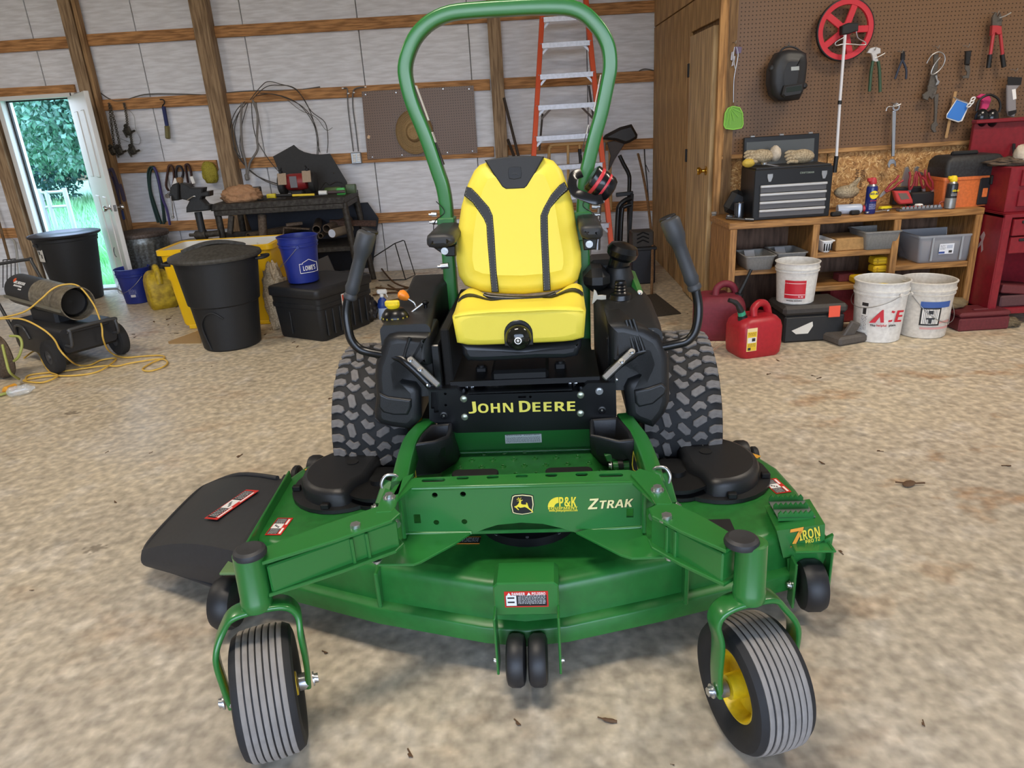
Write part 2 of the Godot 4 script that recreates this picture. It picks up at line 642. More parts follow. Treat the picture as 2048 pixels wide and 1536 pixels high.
func room():
	# ---- floor: its upper face carries texture coordinates of the slab
	var st := SurfaceTool.new()
	st.begin(Mesh.PRIMITIVE_TRIANGLES)
	var c := [V(-9, 0, -8.06), V(6, 0, -8.06), V(6, 0, 4.2), V(-9, 0, 4.2)]
	var low := V(0, -.2, 0)
	var faces := [[c[0], c[1], c[2], c[3]], [c[3] + low, c[2] + low, c[1] + low, c[0] + low]]
	for k in 4: faces.append([c[(k + 1) % 4], c[k], c[k] + low, c[(k + 1) % 4] + low])
	for f in faces:
		for i in [0, 1, 2, 0, 2, 3]:
			st.set_smooth_group(-1)
			st.set_uv(U((f[i].x + 6.5) / 12.0, (f[i].z + 8.5) / 12.0))
			st.add_vertex(f[i])
	st.generate_normals()
	var fl := part("floor", st.commit(), concrete(), self)
	fl.set_meta("kind", "structure")
	# ---- far wall: white insulation boards behind girts and posts
	var white := mottled("insulation", "ecedf2", .55, .6)
	if true:
		var nt := noise_tex(.02, 3, Color(0, 0, 0), Color(1, 1, 1), 256, FastNoiseLite.TYPE_SIMPLEX, 77)
		white.heightmap_enabled = true
		white.heightmap_texture = nt
		white.heightmap_scale = .03
		white.uv1_scale = V(.5, 4.0, .5)
	var pine := wood("girt_pine", "c8925c", V(.5, 5.5, 5.5))
	var post_wood := wood("post_wood", "a58a6a", V(4.5, .35, 4.5))
	var wall := structure("wall_back")
	var xs := [-9.0, -4.529, -3.507, -2.447, -1.309, -.217, .967, 1.75, 3.6, 6.0]
	var dl := -5.014 - .02
	var dr := -4.253 + .02
	var dh := 2.019
	for i in xs.size() - 1:
		var x0: float = xs[i]
		var x1: float = xs[i + 1]
		var parts := []
		if x1 <= dl or x0 >= dr: parts = [[x0, x1, .0, 4.2]]
		else:
			parts = [[x0, x1, dh, 4.2]]
			if x0 < dl: parts.append([x0, dl, .0, dh])
			if x1 > dr: parts.append([dr, x1, .0, dh])
		for p in parts:
			var b := mb()
			b.box(V((p[0] + p[1]) / 2, (p[2] + p[3]) / 2, -7.945), V(p[1] - p[0] - .008, p[3] - p[2], .09), .004)
			part("insulation_panel", b, white, wall)
	var skin := mb()
	for p in [[-9.0, dl, .0, 4.2], [dl, dr, dh, 4.2], [dr, 6.0, .0, 4.2]]:
		skin.box(V((p[0] + p[1]) / 2, (p[2] + p[3]) / 2, -8.01), V(p[1] - p[0], p[3] - p[2], .03))
	part("steel_skin", skin, mat("steel_skin", "c8c8c4", .5, .3), wall)
	# girts: two ends each, on the plane of the girts' faces
	var girts := [
		[V(-4.859,2.473,-7.87), V(-4.162,2.478,-7.87), -8.6, 0], [V(-4.046,2.485,-7.87), V(-2.91,2.484,-7.87), 0, 0], [V(-2.73,2.488,-7.87), V(-.717,2.478,-7.87), 0, -.02, -.02], [V(1.006,2.478,-7.87), V(1.656,2.475,-7.87), .1, 0],
		[V(-4.991,2.048,-7.87), V(-4.232,2.042,-7.87), -5.1, 0], [V(-4.076,1.884,-7.87), V(-2.922,1.877,-7.87), 0, 0], [V(-2.758,1.877,-7.87), V(-.035,1.853,-7.87), 0, 0], [V(.103,1.853,-7.87), V(1.66,1.839,-7.87), 0, 0],
		[V(-4.107,1.269,-7.87), V(-2.956,1.236,-7.87), 0, 0], [V(-2.77,1.24,-7.87), V(-.038,1.199,-7.87), 0, 0], [V(.089,1.206,-7.87), V(1.657,1.184,-7.87), 0, 0],
		[V(-5.418,.675,-7.87), V(-5.231,.669,-7.87), -8.6, 0], [V(-4.007,.647,-7.87), V(-3.046,.631,-7.87), -4.0, 0, -2.75], [V(-1.371,.588,-7.87), V(-.069,.575,-7.87), -2.7, 0], [V(1.17,.556,-7.87), V(1.66,.539,-7.87), .1, 0],
	]
	for gd in girts:
		var a: Vector3 = gd[0]
		var b: Vector3 = gd[1]
		if gd[2] != .0: a = a + (b - a) * ((gd[2] - a.x) / (b.x - a.x))
		if gd.size() > 4: b = a + (b - a) * ((gd[4] - a.x) / (b.x - a.x))
		if b.x > 1.2: b = a + (b - a) * ((1.66 - a.x) / (b.x - a.x))
		a.z = -7.882; b.z = -7.882
		var q := mb()
		q.bar(a, b, .034, .105, UP, .003)
		part("girt", q, pine, wall)
	# high girt out of the frame and the posts
	var q := mb()
	q.box(V(-1.5, 3.3, -7.882), V(14, .11, .034), .003)
	part("girt", q, pine, wall)
	for p in [[-4.088, .115, -7.83, .1], [-2.802, .16, -7.82, .15], [.042, .13, -7.83, .13], [-5.069 - .06, .13, -7.84, .1], [-7.5, .14, -7.83, .13]]:
		var b := mb()
		b.box(V(p[0], 2.1, p[2]), V(p[1], 4.2, p[3]), .004)
		part("post", b, post_wood, wall)
	# a second board nailed to the door post, and a stud low beside the middle of the bench
	var st2 := mb()
	st2.box(V(-4.04 + .035, 2.1, -7.84), V(.04, 4.2, .08), .003)
	part("stud", st2, wood("post_light", "b08c62", V(4.5, .35, 4.5)), wall)
	# ---- door way and door
	var vinyl := mat("door_white", "dcdcda", .45)
	var dn := structure("door_1")
	var jm := mb()
	for s in [[dl + .02, .05], [dr - .02, .05]]:
		jm.box(V(s[0], dh / 2, -7.93), V(s[1], dh, .2), .004)
	jm.box(V((dl + dr) / 2, dh - .02, -7.93), V(dr - dl - .05, .04, .2), .004)
	part("door_frame", jm, vinyl, dn)
	var sw := mb()
	sw.box(V(dl + .058, dh / 2 - .02, -7.93), V(.014, dh - .06, .03))
	sw.box(V((dl + dr) / 2, dh - .046, -7.93), V(dr - dl - .1, .014, .03))
	part("weather_strip", sw, mat("black_rubber", "17181a", .6), dn)
	var th := mb()
	th.box(V((dl + dr) / 2, .012, -7.93), V(dr - dl, .022, .2), .004)
	part("door_sill", th, mat("sill_metal", "b9b9b6", .4, .6), dn)
	# leaf swung in: from the hinge side of the frame to its free edge
	var hinge := V(dr - .05, .015, -7.83)
	var free: Vector3 = V(-3.712,1.971,-7.08)
	var fb := V(free.x, .015, free.z)
	var leaf := mb()
	var fr := xf(fb - hinge, UP, (hinge + fb) / 2 + V(0, (dh - .05) / 2, 0))
	leaf.box(fr.origin, V((fb - hinge).length(), dh - .06, .042), .004, fr.basis)
	var lf := part("door_leaf", leaf, vinyl, dn)
	for s in [1, -1]:
		for r in [[-.18, .52, .2, .62], [.18, .52, .2, .62], [-.18, -.36, .2, .78], [.18, -.36, .2, .78]]:
			var pn := mb()
			pn.prism(rrect(r[2], r[3], .02), Transform3D(fr.basis * ry(.0 if s == 1 else PI), fr * V(r[0], r[1], s * .028)), .014, .008)
			var pm := part("raised_panel", pn, vinyl, lf)
			pm.position = Vector3.ZERO
	var chrome := mat("chrome", "cfd0d2", .16, 1.0)
	var lw := (fb - hinge).length() / 2
	for s in [1, -1]:
		var kn := mb()
		kn.lathe(xf(fr.basis.x, fr.basis.z * s, fr * V(lw - .065, -.07, s * .02)), [U(.032, 0), U(.032, .008), U(.012, .014), U(.012, .035), U(.027, .045), U(.029, .062), U(.02, .07), U(.001, .071)], 18)
		part("door_handle", kn, chrome, lf)
	var lp := mb()
	lp.prism(rrect(.026, .06, .004), xf(fr.basis.z * -1.0, UP, fr * V(lw + .002, -.07, 0)), .004)
	part("latch_plate", lp, chrome, lf)
	# ---- other walls, ceiling, the big front opening behind the camera
	var plain := mottled("shed_white", "d9d9d9", .6, .5)
	B = Vector3.ZERO
	var wl := mb()
	wl.box(V(-9.06, 2.1, -1.9), V(.12, 4.2, 12.4))
	struct("wall_left", wl, plain)
	var wr := mb()
	wr.box(V(6.06, 2.1, -1.9), V(.12, 4.2, 12.4))
	struct("wall_right", wr, plain)
	var wf := mb()
	wf.box(V(-6.4, 2.1, 4.2), V(5.2, 4.2, .12))
	wf.box(V(5.0, 2.1, 4.2), V(2.0, 4.2, .12))
	wf.box(V(.1, 3.75, 4.2), V(7.8, .9, .12))
	struct("wall_front", wf, plain)
	var ce := mb()
	ce.box(V(-1.5, 4.26, -1.9), V(15.24, .12, 12.4))
	struct("ceiling", ce, plain)
	partition()

func partition():
	# the small wood-clad room: a side wall with a door, and the tool wall facing the camera
	var osb := mat("osb", "ffffff", .7)
	var n := 512
	var im := Image.create(n, n, false, Image.FORMAT_RGB8)
	im.fill(Color("b08350"))
	var tones := ["c4965c", "a8763f", "d2a86e", "96683a", "b98a50", "dab680", "8a6236", "c89d63"]
	for k in 2600:
		var c := U(rng.randf_range(0, n), rng.randf_range(0, n))
		var an := rng.randf_range(0, PI)
		var d := U(cos(an), sin(an))
		var le := rng.randf_range(10, 34)
		var wi := rng.randf_range(3, 9)
		var col := Color(tones[rng.randi() % 8])
		for i in range(int(-le), int(le)):
			var w := wi * (1.0 - absf(i) / le * .5)
			for j in range(int(-w), int(w)):
				var p := c + d * i * .5 + U(-d.y, d.x) * j * .5
				im.set_pixel(posmod(int(p.x), n), posmod(int(p.y), n), col * (.96 + .08 * float(j + w) / (2.0 * w + .1)))
	osb.albedo_texture = ImageTexture.create_from_image(im)
	osb.uv1_triplanar = true
	osb.uv1_scale = Vector3.ONE * 1.5
	var ply := wood("siding_ply", "c39c68", V(3.5, .3, 3.5))
	var side := structure("wall_partition")
	var a := V(1.545, 0, -5.27)
	var b := V(1.64, 0, -7.86)
	var d := (b - a).normalized()
	var L := (b - a).length()
	var f := xf(-d, UP, a)          # x towards the camera, z out of the wall to the left
	f.basis.z = f.basis.x.cross(f.basis.y)
	var out := f.basis.z if f.basis.z.x < 0 else -f.basis.z
	var at := func(s: float, y: float, o: float) -> Vector3: return a + d * s + V(0, y, 0) + out * o
	var bs := Basis(-out, UP, d)
	# door leaf between s0 and s1; siding boards beyond it and above
	var s1 := .80
	var s0 := .06
	var ht := 2.029
	for k in [[s1 + .1, s1 + .45, .0, 2.28], [s1 + .458, s1 + .76, .0, 2.28], [s1 + .768, s1 + 1.07, .0, 2.28], [s1 + 1.078, s1 + 1.4, .0, 2.28], [s1 + 1.408, L, .0, 2.28], [.0, 1.25, 2.29, 2.9], [1.26, L, 2.29, 2.9]]:
		var q := mb()
		q.box(at.call((k[0] + k[1]) / 2, (k[2] + k[3]) / 2, -.012), V(.024, k[3] - k[2], k[1] - k[0]), .003, bs)
		part("siding_board", q, ply, side)
	var hd := mb()
	hd.box(at.call(.45, (ht + 2.28) / 2 + .02, -.012), V(.024, 2.28 - ht - .04, .9), .003, bs)
	part("siding_board", hd, ply, side)
	var core := mb()
	core.box(at.call(L / 2, 1.45, -.07), V(.09, 2.9, L), .0, bs)
	part("core", core, wood("stud_dark", "8a6a44", V(4, .4, 4)), side)
	var casing := mb()
	casing.box(at.call(s1 + .05, ht / 2, .006), V(.02, ht, .09), .003, bs)
	part("door_casing", casing, wood("casing_wood", "b98a54", V(4, .4, 4)), side)
	var ct := mb()
	ct.box(V(1.56, 1.15, -5.262), V(.05, 2.3, .035), .003)
	part("corner_trim", ct, wood("casing_wood", "", Vector3.ONE), side)
	var dn := structure("door_2")
	var leaf := mb()
	leaf.box(at.call((s0 + s1) / 2, ht / 2 + .01, .012), V(.035, ht - .02, s1 - s0), .003, bs)
	var lf := part("door_leaf", leaf, wood("door_birch", "cfae7c", V(2.2, .22, 2.2), .5), dn)
	var brass := mat("brass", "c9a24a", .2, 1.0)
	var kn := mb()
	kn.lathe(xf(d, out, at.call(s0 + .075, 1.076, .03)), [U(.033, 0), U(.033, .006), U(.014, .014), U(.012, .03), U(.026, .045), U(.029, .06), U(.022, .068), U(.001, .069)], 18)
	part("door_knob", kn, brass, lf)
	for y in [1.789, 1.15, .461]:
		var hg := mb()
		hg.box(at.call(s1 + .005, y, .034), V(.012, .1, .045), .003, bs)
		part("hinge", hg, mat("dark_iron", "26272a", .45, .4), lf)
	# ---- tool wall
	var tw := structure("wall_tools")
	for x in [[1.585, 2.36], [2.368, 3.6], [3.608, 5.99]]:
		var q := mb()
		q.box(V((x[0] + x[1]) / 2, 1.45, -5.32), V(x[1] - x[0], 2.9, .04), .002)
		part("osb_sheet", q, osb, tw)
	var pm := mat("pegboard_brown", "73573f", .36)
	var pi := Image.create(64, 64, false, Image.FORMAT_RGB8)
	pi.fill(Color("ffffff"))
	var hi := Image.create(64, 64, false, Image.FORMAT_RGB8)
	hi.fill(Color("ffffff"))
	for y in 64:
		for x in 64:
			var r := U(x - 31.5, y - 31.5).length()
			if r < 8.0:
				pi.set_pixel(x, y, Color(.16, .14, .13)); hi.set_pixel(x, y, Color(0, 0, 0))
	pm.albedo_texture = ImageTexture.create_from_image(pi)
	pm.uv1_triplanar = true
	pm.uv1_scale = Vector3.ONE / .0254
	pm.heightmap_enabled = true
	pm.heightmap_texture = ImageTexture.create_from_image(hi)
	pm.heightmap_scale = .3
	var by := 1.18
	var pg := mb()
	pg.box(V(3.77, (by + 2.6) / 2, -5.294), V(4.4, 2.6 - by, .006))
	part("pegboard", pg, pm, tw)
	var trimw := wood("peg_trim", "b98c58", V(.5, 5, 5))
	var t1 := mb()
	t1.box(V(3.77, by - .012, -5.283), V(4.44, .03, .03), .004)
	part("bottom_trim", t1, trimw, tw)
	var t2 := mb()
	t2.box(V(1.592, (by + 2.6) / 2, -5.283), V(.022, 2.6 - by, .03), .004)
	part("edge_trim", t2, wood("casing_wood", "", Vector3.ONE), tw)
	var lid := mb()
	lid.box(V(3.8, 2.93, -6.6), V(4.5, .06, 2.7))
	part("loft_floor", lid, wood("stud_dark", "", Vector3.ONE), tw)

func outdoors():
	B = Vector3.ZERO
	var gr := mb()
	gr.box(V(-7, -.15, -22), V(60, .1, 27.7))
	struct("ground", gr, mottled("field_soil", "74ac84", .95, .4))
	# tall grass, too many blades to count
	var blade := SurfaceTool.new()
	blade.begin(Mesh.PRIMITIVE_TRIANGLES)
	for k in 5:
		var an := k * 1.26
		var d := V(cos(an), 0, sin(an))
		var s := V(-d.z, 0, d.x) * .012
		var o := d * .05
		var p := [o - s, o + s, o + d * .05 + V(0, .25, 0) + s * .7, o + d * .05 + V(0, .25, 0) - s * .7, o + d * .17 + V(0, .42, 0)]
		for i in [0, 2, 1, 0, 3, 2, 3, 4, 2]:
			blade.set_smooth_group(-1); blade.add_vertex(p[i])
	blade.generate_normals()
	var mm := MultiMesh.new()
	mm.transform_format = MultiMesh.TRANSFORM_3D
	mm.mesh = blade.commit()
	mm.instance_count = 9000
	for i in 9000:
		var z := -8.4 - pow(rng.randf(), 1.4) * 12.0
		var x := -4.9 + (z + 8.0) * .62 + rng.randf_range(-3.0, 3.0)
		var k := rng.randf_range(.5, 1.0) * (.5 if z > -9.5 else 1.0)
		mm.set_instance_transform(i, Transform3D(ry(rng.randf() * TAU).scaled(V(k, k * rng.randf_range(.7, 1.3), k)), V(x, -.1, z)))
	var go := MultiMeshInstance3D.new()
	go.name = "grass"
	go.multimesh = mm
	var gm := mat("grass_blade", "a4dcb4", .8)
	gm.backlight_enabled = true
	gm.backlight = Color(.45, .7, .35)
	gm.cull_mode = BaseMaterial3D.CULL_DISABLED
	go.material_override = gm
	add_child(go, true)
	go.set_meta("kind", "stuff")
	tag(go, "tall bright green grass growing outside the open door", "grass")
	# leaves: one small cluster mesh, placed many times per crown
	var leaf := SurfaceTool.new()
	leaf.begin(Mesh.PRIMITIVE_TRIANGLES)
	for k in 6:
		var bs := Basis.from_euler(V(rng.randf() * TAU, rng.randf() * TAU, 0))
		var o := bs * V(0, .09, 0)
		for v in [V(0, 0, 0), V(-.035, .05, .01), V(0, .13, 0), V(0, 0, 0), V(0, .13, 0), V(.035, .05, .01)]:
			leaf.set_smooth_group(-1); leaf.add_vertex(o + bs * v)
	leaf.generate_normals()
	var lm := leaf.commit()
	var trees := [
		# x, z, height, crown radius, label
		[-8.1, -16.5, 5.6, 2.5, "dark trunked tree with spreading branches just outside the open door", true],
		[-10.6, -21, 7.0, 3.4, "blue green tree deep in the wood, left of the dark trunk", false],
		[-6.2, -20, 6.4, 2.9, "pale leafy tree right of the dark trunk, seen past the door leaf", false],
		[-8.6, -24.5, 8.0, 4.0, "tall hazy tree filling the gap behind the dark trunk", false],
		[-13.0, -24, 8.0, 3.8, "far tree at the left edge of the doorway view", false],
	]
	for t in trees:
		var tr := thing("tree", t[4], "tree", V(t[0], -.1, t[1]), "trees beyond the door", false)
		var tk := mb()
		var lean := .5 if t[5] else .2
		tk.tube([V(0, 0, 0), V(-.05, .9, 0), V(.02, 1.8, 0), V(lean * .4, t[2] * .5, .1), V(lean, t[2] * .8, 0)], [.17, .14, .12, .1, .07, .05], 10, false, 4)
		for k in 7:
			var y: float = rng.randf_range(1.3, t[2] * .6)
			var an := rng.randf() * TAU
			var d: Vector3 = V(cos(an), .7, sin(an)) * t[3] * .55
			tk.tube([V(.02, y, 0), V(.02, y, 0) + d * .5 + V(0, .1, 0), V(.02, y, 0) + d], [.06, .045, .02], 7, false, 4)
		part("trunk", tk, mottled("bark", "4a4440", .9, 1.0), tr)
		var m2 := MultiMesh.new()
		m2.transform_format = MultiMesh.TRANSFORM_3D
		m2.use_colors = true
		m2.mesh = lm
		var cnt := 14000
		m2.instance_count = cnt
		var lobes := []
		for k in 16:
			var v: Vector3 = V(rng.randfn(), rng.randfn() * .7, rng.randfn()).limit_length(1.6) * t[3] * .55
			lobes.append(V(0, t[2] * .58, 0) + v)
		for i in cnt:
			var o: Vector3 = lobes[rng.randi() % 16]
			var v := V(rng.randfn(), rng.randfn() * .7, rng.randfn())
			v = v.normalized() * t[3] * .36 * pow(rng.randf(), .35)
			var p := o + v
			if not t[5]: p.y -= t[2] * .16
			var fl := 1.0 if t[5] else .15
			if p.y < fl: p.y = fl + rng.randf() * 1.4
			m2.set_instance_transform(i, Transform3D(Basis.from_euler(V(rng.randf() * 6.0, rng.randf() * 6.0, 0)).scaled(Vector3.ONE * rng.randf_range(.6, 1.2)), p))
			var g := rng.randf_range(.6, 1.25)
			m2.set_instance_color(i, Color(.1 * g, .24 * g, .24 * g) if not t[5] else Color(.16 * g, .34 * g, .26 * g))
		var fo := MultiMeshInstance3D.new()
		fo.name = "foliage"
		fo.multimesh = m2
		var fm := mat("leaf", "ffffff", .7)
		fm.vertex_color_use_as_albedo = true
		fm.backlight_enabled = true
		fm.backlight = Color(.4, .5, .4)
		fm.cull_mode = BaseMaterial3D.CULL_DISABLED
		fo.material_override = fm
		fo.set_meta("kind", "stuff")
		tr.add_child(fo, true)
	# pale pipe gate in the grass
	var w := W([-7.123,.919,-11.5,-7.152,.525,-11.5,-7.018,.882,-11.5,-7.05,.442,-11.5,-6.986,.858,-11.5,-6.731,.91,-11.5,-6.767,.64,-11.5])
	var fe := thing("pipe_gate", "pale pipe rails and posts standing in the grass outside the door", "gate", V(w[0].x, -.1, -11.5))
	var pm := mat("pipe_pale", "b8b4bb", .5, .2)
	for k in [[w[0].x, w[0].y], [w[2].x, w[2].y], [w[5].x, w[5].y]]:
		var q := mb()
		q.cyl(V(k[0], -.1, -11.5), V(k[0], k[1], -11.5), .035, -1, 10)
		part("gate_post", q, pm, fe)
	for y in [w[5].y - .05, w[6].y]:
		var q := mb()
		q.cyl(V(w[0].x, y, -11.5), V(w[5].x, y, -11.5), .022, -1, 8)
		part("gate_rail", q, pm, fe)

func hexbolt(p: Vector3, d: Vector3, r: float, parent: Node, called := "bolt", washer := true):
	var q := mb()
	var n := d.normalized()
	if washer: q.cyl(p, p + n * r * .3, r * 1.45, r * 1.45, 16)
	q.cyl(p, p + n * r * 1.1, r, r * .97, 6)
	part(called, q, mat("zinc", "c4c6c8", .28, .9), parent)

func word(s: String, a: Vector3, b: Vector3, cap: float, up: Vector3, m: Material, parent: Node, opt := {}, called := "lettering"):
	# lettering whose base line runs from a to b
	var o := opt.duplicate()
	o["fit"] = (b - a).length()
	o["base"] = true
	part(called, letters(s, cap, o.get("depth", .001), xf(b - a, up, (a + b) / 2), o), m, parent)

func pillow(q: MB, poly: PackedVector2Array, t: Transform3D, depth: float, r: float, k := 4, dome := .0):
	# a padded slab: the face is rounded off over r; dome lets the middle stand proud
	var p := poly.duplicate()
	if Geometry2D.is_polygon_clockwise(p): p.reverse()
	var rings := []
	var steps := []
	if dome > .0: steps.append([r * 1.5, dome])
	for i in k + 1:
		var a := PI / 2 * i / k
		steps.append([r * (1.0 - sin(a)), -r * (1.0 - cos(a))])
	steps.append([.0, -depth + r * .5])
	steps.append([r * .5, -depth])
	var n := p.size()
	for s in steps:
		var ring := []
		for j in n:
			var e0 := (p[j] - p[(j - 1 + n) % n]).normalized()
			var e1 := (p[(j + 1) % n] - p[j]).normalized()
			var m := U(-e0.y - e1.y, e0.x + e1.x)
			var v := p[j]
			if m.length() > .01:
				m = m.normalized()
				v += m * s[0] / maxf(m.dot(U(-e0.y, e0.x)), .5)
			ring.append(t * V(v.x, v.y, s[1]))
		rings.append(ring)
	q.loft(rings, true, true, {}, 1.2)

func plate(called: String, poly: PackedVector2Array, holes: Array, t: Transform3D, depth: float, m: Material, parent: Node) -> Node3D:
	# a flat plate with holes cut through
	var c := CSGPolygon3D.new()
	c.polygon = poly
	c.depth = depth
	c.transform = t
	c.material = m
	c.name = numbered(parent, called)
	for h in holes:
		var k := CSGPolygon3D.new()
		k.name = "hole"
		k.polygon = h
		k.depth = depth * 3.0
		k.position.z = depth
		k.material = m
		k.operation = CSGShape3D.OPERATION_SUBTRACTION
		c.add_child(k, true)
	parent.add_child(c, true)
	return c

func shifted(p: PackedVector2Array, d: Vector2) -> PackedVector2Array:
	var o := PackedVector2Array()
	for v in p: o.append(v + d)
	return o

func inset(p: PackedVector2Array, d: float) -> PackedVector2Array:
	var o := PackedVector2Array()
	var n := p.size()
	var sg := -1.0 if Geometry2D.is_polygon_clockwise(p) else 1.0
	for j in n:
		var e0 := (p[j] - p[(j - 1 + n) % n]).normalized()
		var e1 := (p[(j + 1) % n] - p[j]).normalized()
		var m := U(-e0.y - e1.y, e0.x + e1.x).normalized()
		o.append(p[j] + m * sg * d / maxf(m.dot(U(-e0.y, e0.x)), .5))
	return o

func flat_ring(p: PackedVector2Array, y: float) -> Array:
	var r := []
	for v in p: r.append(V(v.x, y, v.y))
	return r

func danger_label(im: Image, wide: bool):
	var w := im.get_width()
	var h := im.get_height()
	im.fill(Color("c8271e"))
	if wide:
		im.fill_rect(Rect2i(w * 3 / 100, h * 24 / 100, w * 94 / 100, h * 70 / 100), Color("17171a"))
		im.fill_rect(Rect2i(w * 4 / 100, h * 26 / 100, w * 24 / 100, h * 66 / 100), Color("ececea"))
		lines(im, Rect2i(w * 31 / 100, h * 28 / 100, w * 26 / 100, h * 60 / 100), h / 10, maxi(2, h / 26), Color("e8e8e8"))
		lines(im, Rect2i(w * 60 / 100, h * 28 / 100, w * 34 / 100, h * 60 / 100), h / 10, maxi(2, h / 26), Color("e8e8e8"))
		im.fill_rect(Rect2i(w * 58 / 100, h * 28 / 100, 2, h * 58 / 100), Color("e8e8e8"))
		for k in 2: im.fill_rect(Rect2i(w * 7 / 100, h * (36 + 28 * k) / 100, w * 16 / 100, h * 10 / 100), Color("17171a"))
	else:
		im.fill_rect(Rect2i(w * 6 / 100, h * 4 / 100, w * 66 / 100, h * 92 / 100), Color("17171a"))
		im.fill_rect(Rect2i(w * 6 / 100, h * 36 / 100, w * 66 / 100, h * 28 / 100), Color("ececea"))
		lines(im, Rect2i(w * 10 / 100, h * 7 / 100, w * 58 / 100, h * 27 / 100), h / 22, maxi(2, h / 60), Color("e8e8e8"))
		lines(im, Rect2i(w * 10 / 100, h * 67 / 100, w * 58 / 100, h * 27 / 100), h / 22, maxi(2, h / 60), Color("e8e8e8"))
		for k in 3: im.fill_rect(Rect2i(w * (20 + k * 12) / 100, h * (42 + k * 5) / 100, w * 10 / 100, h * 8 / 100), Color("17171a"))
		im.fill_rect(Rect2i(w * 78 / 100, h * 8 / 100, w * 14 / 100, h * 34 / 100), Color("f0e8e4"))
		im.fill_rect(Rect2i(w * 78 / 100, h * 60 / 100, w * 14 / 100, h * 34 / 100), Color("f0e8e4"))

func mower():
	var t := thing("zero_turn_mower", "green and yellow zero-turn riding mower with a tall roll bar, parked in mid floor", "riding mower", V(.043,0,-2.724), "", false)
	t.rotation.y = deg_to_rad(-4.07)
	var green := mat("mower_green", "25702f", .32)
	green.clearcoat_enabled = true
	green.clearcoat = .5
	green.clearcoat_roughness = .15
	var black := grainy(mat("black_plastic", "1a1b1d", .42), 18.0, .03)
	var gloss := mat("black_paint", "0c0d10", .3)
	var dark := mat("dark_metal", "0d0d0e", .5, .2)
	var yellow := mat("seat_yellow", "ecd848", .5)
	grainy(yellow, 22.0, .02)
	var vinyl := grainy(mat("seat_black", "1d1e21", .5), 22.0, .02)
	var zinc := mat("zinc", "c4c6c8", .28, .9)
	deck(t, green, black, dark)
	casters(t, green)
	front(t, green, dark, zinc)
	cockpit(t, green, black, gloss, dark, zinc)
	seat(t, yellow, vinyl, gloss, black)
	rops(t, green, zinc, gloss)
	rear_tires(t)

